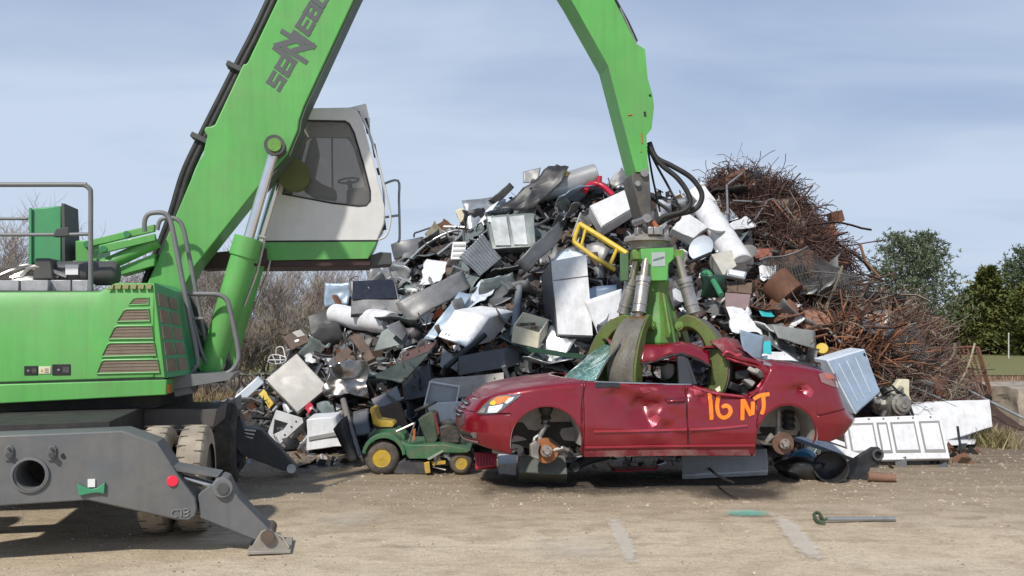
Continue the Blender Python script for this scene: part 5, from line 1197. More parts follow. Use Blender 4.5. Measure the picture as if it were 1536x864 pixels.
# loose rubbish inside the rear window opening
for px_, py_, r_, m in ((1138, 560, .07, mat('foam_grey', (.33, .31, .29), .9)), (1122, 573, .08, mat('foam_grey', (.33, .31, .29), .9)), (1112, 562, .09, TRIM), (1100, 580, .08, TRIM), (1128, 556, .06, LINER)):
    v = MB(); v.box(cl(px_, py_, -.55), (r_ * 1.9, r_, r_ * 1.2), Matrix.Rotation(px_, 3, Vector((.3, .8, .5)).normalized())); v.build('loose_trim', m, car, local=True, bevel=.015)
v = MB(); v.prism([cl(1073, 584, -.87), cl(1080, 579, -.87), cl(1081, 586, -.87), cl(1076, 588, -.87)], Vector((0, .02, 0))); v.build('torn_chip', mat('chip_cream', (.7, .66, .5), .5), car, local=True)

# ================================================================== LAWN TRACTOR
TD = 11.32; TG = mat('tractor_green', (.032, .14, .06), .55, var=.2, scale=4, dirt=(.19, .16, .11), dirt_amt=.75, scratch=.3, rust=.1); TY = mat('tractor_yellow', (.55, .36, .03), .5, var=.15, scale=5, dirt=(.22, .17, .10), dirt_amt=.65)
def tp(px, py, d=0.0): return P(px, py, TD) + Vector((0, d, 0))
tr_root = thing('lawn_tractor', 'old green riding mower with yellow seat and wheels standing before the heap, hood missing', 'lawn mower', G(630, 713))
def tprism(name, poly, d0, d1, m, bev=.008, parent=None):
    v = MB(); v.prism([tp(x, y, d0) for x, y in poly], Vector((0, d1 - d0, 0))); return v.build(name, m, parent or tr_root, bevel=bev)
def twheel(px, py, r, rimr, wd, d):
    k = TD / F; c = tp(px, py, d); c.z = r * k
    w_ = thing('wheel', None, None); w_.parent = tr_root; w_.location = -Vector(tr_root.location)
    v = MB(); rr = r * k; v.lathe(c, (0, 1, 0), [(0, rimr * k), (.0, rr * .72), (.02, rr * .9), (.05, rr), (wd - .05, rr), (wd - .02, rr * .9), (wd, rr * .72), (wd, rimr * k)], 32, False); v.build('tyre', mat('mower_tyre', (.075, .065, .055), .95, var=.3, dirt=(.25, .2, .15), dirt_amt=.5, scale=4, bump=.4), w_, smooth=50)
    v = MB(); q = rimr * k; v.lathe(c + Vector((0, .015, 0)), (0, 1, 0), [(0, q * .92), (-.012, q), (0, q * 1.02), (.05, q * .86), (.06, q * .5), (.02, q * .38), (.0, q * .36), (-.005, q * .1), (-.005, .002)], 24); v.build('rim', TY, w_, smooth=40)
for d in (0, .62): twheel(572, 689, 26, 14, .22, d)
for d in (.04, .70): twheel(691, 692, 17.5, 9.5, .15, d)
fend = []
for k in range(13):
    a = lerp(PI * .96, PI * .02, k / 12); fend.append((576 + 33 * math.cos(a), 683 - 33 * math.sin(a)))
inner_f = [(576 + 28 * math.cos(a), 685 - 28 * math.sin(a)) for a in [lerp(PI * .02, PI * .96, k / 12) for k in range(13)]]
for d in (-.03, .58): tprism('fender', fend + inner_f, d, d + .29, TG)
tprism('seat_deck', [(549, 655), (556, 648), (590, 646), (603, 655), (606, 664), (549, 662)], .22, .62, TG, .02)
tprism('foot_deck', [(600, 661), (612, 667), (650, 667), (664, 666), (690, 671), (706, 676), (700, 680), (664, 680), (643, 688), (612, 688), (604, 676)], .0, .85, TG, .015)
tprism('deck_edge', [(640, 688), (664, 675), (666, 677), (644, 690)], -.01, .03, mat('deck_pale', (.28, .32, .26), .5), .003)
tprism('seat', [(550, 616), (553, 613), (557, 614), (559, 624), (563, 633), (584, 636), (588, 640), (586, 644), (562, 644), (555, 640)], .24, .60, TY, .03)
tprism('seat_base', [(558, 644), (588, 644), (584, 649), (560, 649)], .25, .6, BLACK)
tprism('dash_tower', [(624, 632), (634, 626), (642, 620), (648, 622), (655, 660), (652, 667), (636, 667)], .22, .62, mat('tower_dark', (.045, .075, .05), .6, var=.3, dirt=(.2, .17, .12), dirt_amt=.4), .015)
tprism('dash_panel', [(648, 623), (651, 623), (658, 652), (655, 658)], .2, .6, mat('panel_maroon', (.16, .035, .03), .6), .006)
v = MB(); c = tp(634, 614, .42); v.tube([c + Vector((.14 * math.cos(a) - .05 * math.sin(a) * 0, .17 * math.sin(a), .06 * math.cos(a))) for a in [2 * PI * k / 20 for k in range(20)]], .016, 7, closed=True); v.tube([c, tp(640, 632, .42)], .02, 6); v.build('steering_wheel', BLACK, tr_root)
eng = tprism('engine', [(656, 644), (668, 640), (682, 643), (690, 655), (688, 668), (658, 668)], .22, .62, mat('engine_dark', (.05, .045, .042), .6, .3, var=.4, scale=8, dirt=(.2, .16, .12), dirt_amt=.5), .02)
v = MB(); v.lathe(tp(672, 641, .42), (0, 0, 1), [(0, .13), (.03, .13), (.05, .10), (.05, .02)], 18); v.build('flywheel', DGREY, eng)
for a, b in (((680, 650), (690, 636)), ((664, 650), (672, 632))):
    v = MB(); v.tube(smooth_path([tp(*a, .25), tp((a[0] + b[0]) / 2 + 4, (a[1] + b[1]) / 2, .3), tp(*b, .4)], 4), .008, 5); v.build('engine_hose', BLACK, eng)
tprism('mower_deck', [(588, 708), (592, 696), (606, 690), (636, 692), (642, 700), (640, 712), (590, 712)], .05, .9, mat('deck_black', (.05, .05, .055), .7, var=.3, dirt=(.18, .15, .12), dirt_amt=.5), .02)
for poly, d in (([(636, 694), (644, 692), (646, 709), (638, 710)], -.02), ([(646, 693), (668, 692), (668, 697), (648, 699)], .05)): tprism('deck_bracket', poly, d, d + .04, TY, .005)
for pts, r in (([(594, 648), (620, 636)], .016), ([(612, 664), (620, 640), (622, 634)], .011), ([(618, 664), (621, 645)], .012), ([(665, 668), (650, 702), (668, 706)], .014)):
    v = MB(); v.tube([tp(*p, .05) for p in pts], r, 6); v.build('lever', STEEL, tr_root)
tprism('lever_flag', [(619, 645), (623, 643), (622, 660), (619, 662)], .03, .05, mat('flag_orange', (.45, .12, .03), .6), .002)
# ================================================================== SCRAP HEAP
SIL = [(300, 620), (345, 596), (400, 566), (430, 532), (480, 488), (500, 452), (560, 415), (600, 380), (650, 350), (700, 328), (760, 300), (800, 282), (850, 276), (900, 276), (950, 280), (1000, 284), (1035, 292), (1062, 268), (1080, 258), (1110, 254), (1160, 274), (1192, 306), (1236, 352), (1254, 394), (1278, 434), (1320, 466), (1375, 508), (1420, 552), (1465, 585), (1500, 612), (1560, 640)]
YR = 17.4
ridge = [((px - CX) * YR / F, max(.02, HC - (py - CY) * YR / F)) for px, py in SIL]
YB = [(-8, 15.5), (-5.5, 14.4), (-3, 13.35), (0, 12.95), (4.2, 12.9), (6, 13.6), (8, 15.0), (11, 16.5)]
def mound(x, y):
    zr = interp(x, ridge); yb = interp(x, YB)
    if x < ridge[0][0] or x > ridge[-1][0]: return 0.0
    if y <= yb: return 0.0
    if y < YR: return zr * ((y - yb) / (YR - yb)) ** .86
    return zr * max(0, (22.8 - y) / (22.8 - YR))
def depth(px, py):
    a, b = (px - CX) / F, (py - CY) / F; D = 11.0
    while D < YR:
        if HC - b * D <= mound(a * D, D) or HC - b * D <= 0.02: return D
        D += .04
    return YR
def mp(px, py, dd=0.0): return P(px, py, depth(px, py) + dd)

core = MB(); cxs = [-9 + .2 * i for i in range(105)]; cys = [12.4 + .2 * j for j in range(54)]
core.grid([[(x, y, max(-.06, mound(x, y) - .10 + (.20 * noise.noise(Vector((x * 1.6, y * 1.6, 0))) + .12 * noise.noise(Vector((x * 4, y * 4, 5)))) * min(1, mound(x, y) * 2))) for x in cxs] for y in cys])
def core_mat():
    m = bpy.data.materials.new('compacted_scrap'); t = NT(m)
    out = t.new('ShaderNodeOutputMaterial'); b = t.new('ShaderNodeBsdfPrincipled'); t.link(b, 0, out, 0)
    tc = t.new('ShaderNodeTexCoord').outputs['Object']
    vo = t.new('ShaderNodeTexVoronoi'); vo.inputs['Scale'].default_value = 5; t.l.new(tc, vo.inputs['Vector'])
    s = t.new('ShaderNodeSeparateColor'); t.link(vo, 'Color', s, 0)
    c = t.ramp(s.outputs[0], [(0.0, (.012, .012, .013)), (.4, (.03, .028, .027)), (.6, (.07, .05, .04)), (.75, (.10, .10, .105)), (.9, (.045, .03, .024)), (.97, (.22, .21, .2))])
    sx = t.new('ShaderNodeSeparateXYZ'); t.l.new(tc, sx.inputs[0]); c = t.mix(t.ramp(t.math('DIVIDE', sx.outputs[0], 10.0), [(.30, 0.0), (.40, 1.0)]), c, t.mix(t.noise(tc, 3, 6, .7), (.025, .014, .010), (.10, .055, .04)))
    t.l.new(c, b.inputs['Base Color']); b.inputs['Roughness'].default_value = .75
    return m
tag(core.build('scrap_mound', core_mat(), loc=(0, 0, 0), smooth=0), 'dense dark mass of compacted scrap forming the body of the heap', 'scrap', kind='stuff')

# paints of the scrap pieces
PW = mat('appliance_white', (.73, .735, .745), .34, var=.06, scale=1.6, dirt=(.32, .27, .21), dirt_amt=.42, streak=.18, rand=.12, scratch=.12, bump=.16, bscale=5)
PC = mat('appliance_cream', (.70, .65, .48), .4, var=.06, scale=2, dirt=(.3, .24, .16), dirt_amt=.4, rust=.1)
PG = mat('sheet_grey', (.26, .26, .26), .45, .3, var=.2, scale=1.5, dirt=(.12, .10, .08), dirt_amt=.65, rust=.06, streak=.15, scratch=.2, rand=.2, bump=.16, bscale=5)
PGW = mat('cabinet_grey_warm', (.26, .25, .235), .45, .1, var=.06, scale=1.4, dirt=(.18, .16, .13), dirt_amt=.25, rand=.15, bump=.16, bscale=5)
PD = mat('sheet_dark', (.030, .031, .034), .45, .2, var=.25, scale=2, dirt=(.13, .12, .10), dirt_amt=.45, scratch=.25, rand=.4, bump=.16, bscale=5)
PS = mat('sheet_slate', (.098, .102, .108), .42, .3, var=.2, scale=1.5, dirt=(.15, .13, .11), dirt_amt=.35, scratch=.2, rand=.3, bump=.16, bscale=5)
PGAL = mat('galvanised_sheet', (.42, .44, .45), .35, .65, var=.25, scale=3, dirt=(.18, .16, .13), dirt_amt=.45, rust=.05, rand=.2)
PGG = mat('green_grey_metal', (.17, .20, .195), .45, .35, var=.2, scale=2, dirt=(.12, .11, .09), dirt_amt=.5, rust=.06, scratch=.2, bump=.16, bscale=5)
PBL = mat('pale_blue_metal', (.33, .42, .52), .35, .25, var=.12, scale=2, dirt=(.2, .18, .16), dirt_amt=.35, scratch=.25, bump=.16, bscale=5)
PBW = mat('blue_white_panel', (.60, .66, .73), .35, .1, var=.08, scale=2, dirt=(.25, .22, .19), dirt_amt=.3, bump=.16, bscale=5)
PR = mat('rust_brown_metal', (.13, .06, .038), .8, .1, var=.35, scale=3, dirt=(.22, .10, .045), dirt_amt=.6, bump=.3, rand=.3)
PRL = mat('rust_pale', (.26, .13, .085), .85, var=.25, scale=3, dirt=(.14, .07, .04), dirt_amt=.5, bump=.3, rand=.2)
PBR = mat('brown_board', (.13, .085, .06), .7, var=.3, scale=3, dirt=(.05, .04, .03), dirt_amt=.5, rand=.3)
PMV = mat('mauve_board', (.22, .15, .15), .75, var=.15, scale=2, dirt=(.12, .09, .08), dirt_amt=.4)
PDG = mat('dark_green_metal', (.022, .075, .045), .4, .1, var=.2, scale=2, dirt=(.1, .09, .07), dirt_amt=.4)
PY = mat('yellow_metal', (.62, .43, .03), .45, var=.12, scale=4, dirt=(.2, .13, .05), dirt_amt=.4, rust=.12)
PRD = mat('red_plastic', (.42, .012, .035), .35, var=.1, scale=4)
PK = mat('black_plastic', (.014, .014, .015), .45, var=.3, scale=3, dirt=(.09, .08, .07), dirt_amt=.35, rand=.3)
PO = mat('orange_plastic', (.55, .13, .03), .6, var=.2, scale=4)
PT = mat('teal_plastic', (.04, .40, .42), .5, var=.15, scale=4)
PSH = mat('shiny_crushed_metal', (.34, .31, .29), .18, .9, var=.4, scale=3, dirt=(.05, .04, .035), dirt_amt=.8, rust=.1)

def put(v, name, label, cat, m, group=None, bevel=.006, smooth=35, solid=0.0, weld=0.0):
    o = v.build(name, m, None, bevel=bevel, smooth=smooth, solid=solid, weld=weld); return tag(o, label, cat, group)
def child(v, name, m, par, **k): return v.build(name, m, par, **k)
def q3(quad, lift=-.15):
    """pixel corners (px, py[, extra depth]) -> points standing on the heap"""
    D0 = min(depth(q[0], q[1]) for q in quad)
    return [P(q[0], q[1], (D0 + lift + q[2]) if len(q) > 2 else (depth(q[0], q[1]) + lift)) for q in quad]
def gridquad(q, n): return [[(q[0].lerp(q[1], i / n)).lerp(q[3].lerp(q[2], i / n), j / n) for i in range(n + 1)] for j in range(n + 1)]
def sheet(name, label, cat, m, quad, lift=-.15, amp=.04, sc=2.2, n=10, th=.012, seed=None, group=None, rib=None, bow=0.0):
    q = q3(quad, lift); v = MB(); g_ = gridquad(q, n if rib is None else max(n, rib * 4))
    nr = (q[1] - q[0]).cross(q[3] - q[0]).normalized(); N_ = len(g_) - 1
    if nr.y > 0: nr = -nr
    for j, row in enumerate(g_):
        for i in range(len(row)):
            if bow: row[i] = row[i] + nr * bow * math.sin(PI * i / N_)
            if rib: row[i] = row[i] + nr * (.022 if (i // 2) % 2 else 0)
    v.grid(g_); v.displace(amp * 1.35, sc, seed if seed is not None else quad[0][0] * .37); v.displace(amp * .35, 9, quad[0][1] * .13)
    return put(v, name, label, cat, m, group, 0, 30 if amp < .06 else 22, th)
def qbox(name, label, cat, m, quad, back, lift=-.2, amp=.02, sc=2.0, n=8, group=None, bevel=.012, mats=None, seed=None):
    """box from its front quad and an extrusion vector (or scalar thickness along the face normal)"""
    q = q3(quad, lift); nr = (q[1] - q[0]).cross(q[3] - q[0]).normalized()
    if nr.y < 0: nr = -nr
    e = nr * back if isinstance(back, (int, float)) else Vector(back)
    v = MB(); r_ = [p + e for p in q]
    for f in ((q[0], q[1], q[2], q[3]), (r_[0], r_[1], r_[2], r_[3]), (q[0], q[1], r_[1], r_[0]), (q[1], q[2], r_[2], r_[1]), (q[2], q[3], r_[3], r_[2]), (q[3], q[0], r_[0], r_[3])):
        v.grid(gridquad(f, n))
    v.displace(amp * 1.5, sc, seed if seed is not None else quad[0][0] * .31); v.displace(amp * .5, 6.5, quad[0][1] * .17)
    o = put(v, name, label, cat, m, group, bevel, 35, 0, .004); o['_q'] = 0; del o['_q']
    return o, q, nr
def onface(q, nr, uvs, m, name, par, out=.012, th=.01):
    f = lambda u, v: (q[0].lerp(q[1], u)).lerp(q[3].lerp(q[2], u), v) - nr * out
    b = MB(); b.prism([f(u, v) for u, v in uvs], nr * th); return child(b, name, m, par, bevel=.003)
def pipe(name, label, cat, m, pts, r, lift=-.2, group=None, n=8, sm=True):
    q = [mp(p[0], p[1], lift + (p[2] if len(p) > 2 else 0)) for p in pts]; v = MB(); v.tube(smooth_path(q, 4) if (sm and len(q) > 2) else q, r, n)
    return put(v, name, label, cat, m, group, 0, 60)
def drum(name, label, cat, m, p0, p1, rpx, lift=-.2, amp=.015, r1=None, group=None, lid=None, d0=None, d1=None):
    D0 = depth(*p0) + lift if d0 is None else d0; D1 = depth(*p1) + lift if d1 is None else d1
    a, b = P(*p0, D0), P(*p1, D1); k = D0 / F; L = (b - a).length; v = MB(); R1 = (r1 or rpx) * k; R0 = rpx * k
    prof = [(0, .02), (0, R0 * .93), (.015, R0), (.03, R0)] + [(lerp(.03, L - .03, i / 8), lerp(R0, R1, i / 8)) for i in range(1, 8)] + [(L - .03, R1), (L - .015, R1), (L, R1 * .93), (L, .02)]
    v.lathe(a, b - a, prof, 24); v.displace(amp, 2.5, p0[0])
    o = put(v, name, label, cat, m, group, 0, 35)
    return o, a, b

# ---------------------------------------------------------------- left flank
o, q, nr = qbox('steel_cabinet', 'large warm grey steel cabinet balanced on its corner beside the white stove frame', 'cabinet', PGW, [(398, 569, .35), (445, 531, .55), (494, 582, .3), (447, 621, .0)], (-.10, .55, -.14), -.35, .012)
onface(q, nr, [(.02, .03), (.98, .03), (.98, .97), (.02, .97)], PGW, 'cabinet_door', o, .014)
b = MB(); pp = [(414, 615), (453, 627), (455, 634), (413, 673), (402, 648)]; hh = [(412, 629), (432, 635), (425, 645), (409, 652)]
D_ = depth(415, 660) - .3; fo = [P(x, y, D_) for x, y in pp]; b.holed(fo, [[P(x, y, D_) for x, y in hh]], Vector((.0, .03, 0)))
st_ = put(b, 'stove_frame', 'white stove carcass with open oven and slanted punched bar, right of the far outrigger', 'stove', PW)
b = MB(); b.prism([P(453, 628, D_ + .01), P(455.5, 671, D_ + .25), P(428, 673, D_ + .02), P(413, 672, D_ + .01)], Vector((.02, .3, .0))); child(b, 'stove_side', PGW, st_, bevel=.01)
b = MB(); b.prism([P(408, 622, D_ + .28), P(436, 630, D_ + .28), P(430, 655, D_ + .28), P(406, 655, D_ + .28)], Vector((0, .02, 0))); child(b, 'oven_back', PK, st_)
for x, y in ((444, 632), (437, 640), (427, 652)):
    b = MB(); b.cyl(P(x, y, D_ - .012), P(x, y, D_ + .005), .014, n=8); child(b, 'punched_hole', PK, st_)
o, q, nr = qbox('washing_machine', 'white washing machine with a rounded ridge lying on its side, left of the mower', 'washer', PW, [(458, 629, .06), (501, 624, .1), (523, 669, 0), (461, 677, 0)], (.0, .6, .02), -.3, .02)
onface(q, nr, [(.06, .56), (.95, .50), (.97, .62), (.06, .68)], PGW, 'pressed_band', o, .02)
sheet('curved_guard', 'dark curved plastic guard leaning against the white washing machine', 'guard', PD, [(499, 643, .0), (520, 622, .2), (538, 690, .2), (527, 694, 0)], -.35, .03, bow=.12)
pipe('steel_post', 'bare grey brown post leaning behind the mower seat', 'post', mat('post_brown_grey', (.17, .145, .13), .7), [(515, 600), (525, 640), (540, 690)], .05, -.45, sm=False)
o, q, nr = qbox('crushed_microwave', 'shiny crushed metal box with creased bright edges right of the big grey cabinet', 'crushed box', PSH, [(489, 546, .1), (546, 540, .15), (553, 597, 0), (490, 596, 0)], .4, -.3, .07, 3.2, 10)
sheet('yellow_scrap', 'bright yellow plastic scrap panel tucked under the edge of the grey cabinet', 'panel', PY, [(388, 590), (396, 583), (409, 604), (403, 612)], -.25, .03)
sheet('long_shelf', 'long pale blue white shelf panel sloping down beside the yellow plastic', 'panel', PBW, [(387, 564, .2), (396, 574, .2), (358, 609, 0), (350, 599, 0)], -.25, .01)
o, q, nr = qbox('amplifier_case', 'dull brown and grey case with a white oval badge above the grey cabinet', 'case', PBR, [(424, 504, .1), (452, 494, .2), (466, 512, .1), (436, 526, 0)], .35, -.2, .02)
onface(q, nr, [(.48 + .12 * math.cos(a), .62 + .09 * math.sin(a)) for a in [2 * PI * k / 14 for k in range(14)]], PW, 'oval_badge', o, .02); onface(q, nr, [(.5, .0), (.95, .0), (.98, .5), (.6, .45)], PGW, 'panel_face', o, .018)
sheet('broken_sheet', 'small broken white sheet with a jagged edge above the corner of the grey cabinet', 'sheet', PW, [(452, 527), (466, 522), (475, 542), (461, 544)], -.25, .05, 5)
for k, pts in enumerate(([(402, 543), (405, 534), (414, 532), (428, 536), (427, 543), (412, 546), (402, 543)], [(414, 532), (415, 522), (424, 521), (428, 536)], [(404, 540), (428, 540)], [(409, 533), (414, 545)], [(420, 533), (421, 545)])):
    if k == 0: rackv = MB()
    rackv.tube(smooth_path([mp(x, y, -.3) for x, y in pts], 3), .011, 5)
put(rackv, 'wire_rack', 'bent white wire rack sticking up above the grey cabinet', 'rack', PW, None, 0, 60)
b = MB(); b.ball(mp(492, 503, -.25), .27, 9, (1.05, .7, .85), .35, 7); put(b, 'plastic_tub', 'dusty black upturned plastic tub lodged left of the white rolled sheet', 'tub', mat('scrap_tyre', (.05, .05, .05), .9, var=.3, dirt=(.14, .13, .12), dirt_amt=.5, bump=.4), None, 0, 40)
qbox('open_box', 'open black box with a pale rim at the left shoulder of the heap', 'box', PK, [(461, 474, .2), (495, 464, .3), (500, 494, 0), (466, 503, 0)], .4, -.1, .02)
o, a_, b_ = drum('rolled_sheet', 'big smooth white rolled sheet shaped like a tank on the left shoulder of the heap', 'rolled sheet', PW, (504, 472), (588, 485), 17, -.4, .035, 16)
b = MB(); b.prism(q3([(560, 527, .1), (572, 498, .15), (598, 482, .3), (613, 502, .2), (606, 516, .1)], -.45), Vector((.02, .05, .01))); put(b, 'folded_metal', 'folded pale grey metal panel under the right end of the white rolled sheet', 'panel', PGG)
sheet('folded_flap', 'light grey flap standing on the folded panel below the long bent sheet', 'flap', PG, [(580, 489, 0), (600, 480, .25), (611, 500, .25), (604, 512, 0)], -.6, .02)
for k, (qd, lb) in enumerate((([(524, 506), (538, 500), (563, 536), (549, 543)], 'brown veneered speaker box above the crushed shiny box'), ([(501, 536), (520, 518), (528, 527), (508, 549)], 'brown wooden drawer tilted beside the veneered speaker box'))):
    qbox('wooden_box', lb, 'box', PBR, qd, .3, -.25, .015)
o, q, nr = qbox('vehicle_door', 'grey vehicle door with dark window glass lying at the left shoulder of the heap', 'vehicle door', PS, [(527, 421, .35), (592, 416, .4), (603, 474, 0), (526, 472, 0)], .12, -.15, .03)
onface(q, nr, [(.04, .03), (.95, .06), (.97, .56), (.02, .58)], mat('dark_window', (.015, .018, .03), .12), 'door_glass', o, .02)
sheet('sheet_metal', 'blue grey flat sheet standing at the far left edge of the heap under the cab', 'sheet', PBL, [(490, 424, .1), (524, 420, .1), (524, 458, 0), (488, 462, 0)], -.12, .05)
sheet('bent_sheet', 'long bent light grey sheet running up from the folded panel to the corrugated sheet', 'sheet', PG, [(597, 456, -.1), (692, 404, .5), (706, 431, .45), (618, 487, -.2)], -.35, .05, 1.2, bow=.10)
sheet('blue_strip', 'long pale blue strip of sheet metal below the long bent grey sheet', 'strip', PBL, [(634, 510, 0), (652, 510, 0), (708, 442, .5), (690, 436, .5)], -.3, .03)
sheet('foil_sheet', 'crumpled bright blue white foil sheet beside the slate plate', 'foil', PBW, [(684, 464), (724, 420), (753, 415), (724, 455)], -.3, .06, 5, 16)
sheet('slate_plate', 'dark slate coloured plate above the white dryer', 'plate', PS, [(728, 447), (764, 418), (797, 428), (740, 460)], -.2, .04)
o, q, nr = qbox('dryer', 'white clothes dryer tipped forward below the slate plate', 'dryer', PW, [(682, 466, .0), (735, 475, -.12), (700, 522, -.35), (656, 505, -.2)], (.42, .45, .10), -.15, .012)
onface(q, nr, [(.03, .72), (.97, .72), (.97, .97), (.03, .97)], PBW, 'control_panel', o, .016)
for u in (.2, .3): onface(q, nr, [(u + .025 * math.cos(a), .84 + .05 * math.sin(a)) for a in [2 * PI * k / 10 for k in range(10)]], PK, 'knob', o, .022)
pipe('duct_pipe', 'upright grey duct pipe between the dryer and the cream drawer', 'pipe', mat('duct_grey', (.20, .22, .24), .5, .2, dirt=(.12, .1, .08)), [(779, 431), (775, 465), (770, 505)], .065, -.35, sm=False, n=14)
# cream drawer, open on top
dv_ = q3([(771, 488, 0), (809, 499, .05), (806, 522, 0), (768, 513, 0)], -.45); up_ = Vector((.16, .36, .22)); b = MB()
for f in ((dv_[0], dv_[1], dv_[2], dv_[3]), (dv_[0] + up_, dv_[1] + up_, dv_[2] + up_, dv_[3] + up_), (dv_[0], dv_[3], dv_[3] + up_, dv_[0] + up_), (dv_[1], dv_[2], dv_[2] + up_, dv_[1] + up_), (dv_[3], dv_[2], dv_[2] + up_, dv_[3] + up_)): b.grid(gridquad(f, 2))
dr = put(b, 'drawer', 'open cream refrigerator drawer with junk inside, next to the tall white refrigerator', 'drawer', PC, None, 0, 0, .025)
for k in range(5):
    b = MB(); c = dv_[0].lerp(dv_[1], .2 + .15 * k) + up_ * (.3 + .1 * (k % 3)) - Vector((0, 0, .03)); b.box(c, (.07, .12, .05), Matrix.Rotation(k, 3, 'Z')); child(b, 'drawer_part', (PBR, PG, PR)[k % 3], dr)
# tall refrigerator
o, q, nr = qbox('refrigerator', 'tall white refrigerator standing upright in the middle of the heap with a dented top', 'refrigerator', PW, [(827, 392, .3), (879, 382, .32), (889, 505, 0), (837, 503, 0)], (-.14, .55, -.24), -.35, .012)
onface(q, nr, [(.0, .01), (1, .01), (1, .27), (.0, .27)], PW, 'freezer_door', o, .05, .04); onface(q, nr, [(.0, .285), (1, .285), (1, .995), (.0, .995)], PW, 'fridge_door', o, .05, .04)
b = MB(); s0 = q[0] - nr * .0; b.prism([q[0] + Vector((-.01, .02, 0)), q[3] + Vector((-.01, .02, 0)), q[3] + Vector((-.145, .5, -.23)), q[0] + Vector((-.145, .5, -.23))], Vector((-.012, 0, 0))); child(b, 'side_panel', PS, o)
b = MB(); b.prism([q[3] + Vector((0, .02, -.006)), q[2] + Vector((0, .02, -.006)), q[2] + Vector((-.14, .54, -.246)), q[3] + Vector((-.14, .54, -.246))], Vector((0, -.004, -.012))); child(b, 'base_panel', PG, o)
sheet('crushed_sheet', 'crumpled grey white sheet crushed on the top of the tall refrigerator', 'sheet', PBW, [(826, 394), (850, 371), (880, 383), (876, 392)], -.3, .05, 5)
sheet('white_door', 'thin white appliance door hanging right of the tall refrigerator behind the grapple', 'appliance door', PW, [(877, 452, .1), (931, 434, .25), (934, 500, .05), (902, 516, 0)], -.3, .012, th=.04)
# ---------------------------------------------------------------- upper left
o, q, nr = qbox('steel_locker', 'dented grey green double locker high on the heap under the lying tank', 'locker', PGG, [(729, 324, .15), (800, 319, .2), (805, 370, 0), (739, 373, 0)], .45, -.3, .02)
for u0, u1 in ((.06, .42), (.48, .80)): onface(q, nr, [(u0, .08), (u1, .06), (u1, .94), (u0 + .02, .92)], PGAL, 'locker_door', o, .02)
onface(q, nr, [(.02, .04), (.10, .04), (.10, .2), (.02, .2)], PW, 'label', o, .022)
sheet('corrugated_sheet', 'silver corrugated metal sheet on the upper left slope', 'corrugated sheet', PGAL, [(688, 386, 0), (724, 350, .3), (752, 387, .3), (720, 415, 0)], -.35, .012, rib=10)
sheet('sheet_metal', 'grey green sheet hanging under the corrugated sheet', 'sheet', PGG, [(690, 388), (719, 416), (707, 433), (694, 416)], -.25, .03)
sheet('curved_sheet', 'long curved dark slate sheet running down right of the locker', 'sheet', PS, [(773, 393, -.1), (838, 333, .3), (846, 352, .3), (792, 409, -.1)], -.3, .04, bow=.08)
o, a_, b_ = drum('water_heater', 'long grey cylindrical tank lying on the top of the heap with a yellow sticker', 'tank', mat('tank_grey', (.33, .335, .335), .4, .25, var=.1, dirt=(.16, .14, .12), dirt_amt=.35, rust=.04), (804, 288), (895, 264), 18.5, -.2, .015, 18.5, d0=17.0, d1=17.1)
ax = (b_ - a_).normalized(); b = MB(); b.grid([[a_ + ax * (.44 + .22 * i / 4) + (Vector((0, -1, 0)) * math.cos(t_) + Vector((0, 0, 1)) * math.sin(t_)) * .264 for i in range(5)] for t_ in [R(28 + 9 * j) for j in range(5)]]); child(b, 'yellow_sticker', PY, o, solid=.006)
b = MB(); b.lathe(a_ - ax * .03, ax, [(0, .2), (0, .255), (.02, .27), (.05, .27), (.06, .25)], 24, False); child(b, 'tank_rim', PBR, o)
sheet('folded_sheet', 'black folded sheet draped over the top of the heap left of the lying tank', 'sheet', PD, [(742, 318, -.2), (826, 248, .1), (854, 252, .0), (804, 312, -.3)], -.15, .08, 2.5)
sheet('folded_sheet', 'black curled sheet sticking up at the very top above the lying tank', 'sheet', PD, [(818, 262), (836, 247), (852, 252), (848, 262)], -.1, .05, 4)
sheet('sheet_metal', 'pale grey sheet scrap poking up behind the black folded sheet', 'sheet', PG, [(783, 258, .3), (812, 252, .3), (808, 275, .2), (784, 274, .2)], .0, .02)
sheet('metal_flap', 'dark rubber panel slanting at the skyline left of the black folded sheet', 'panel', PD, [(733, 300), (764, 274), (772, 280), (746, 306)], -.1, .03)
red_ = pipe('curved_plastic', 'crimson curved plastic handle at the right end of the lying tank', 'handle', PRD, [(877, 287), (885, 277), (897, 276), (908, 282), (920, 294)], .055, -.6)
b = MB(); c = mp(898, 268, -.6); b.cyl(c - Vector((0, 0, .12)), c + Vector((.02, 0, .05)), .06, .05, 12); child(b, 'knob', PRD, red_)
sheet('sheet_metal', 'crumpled light grey sheet right of the lying tank behind the stick of the machine', 'sheet', PG, [(906, 277), (934, 250), (950, 272), (925, 284)], -.1, .05, 3)
o, q, nr = qbox('chest_freezer', 'white box lid of a freezer high on the heap just left of the grapple hoses', 'freezer', PW, [(884, 309, .1), (946, 281, .25), (958, 308, .1), (902, 342, -.1)], .35, -.45, .01)
onface(q, nr, [(.02, .03), (.98, .03), (.98, .97), (.02, .97)], PW, 'freezer_lid', o, .03, .02)
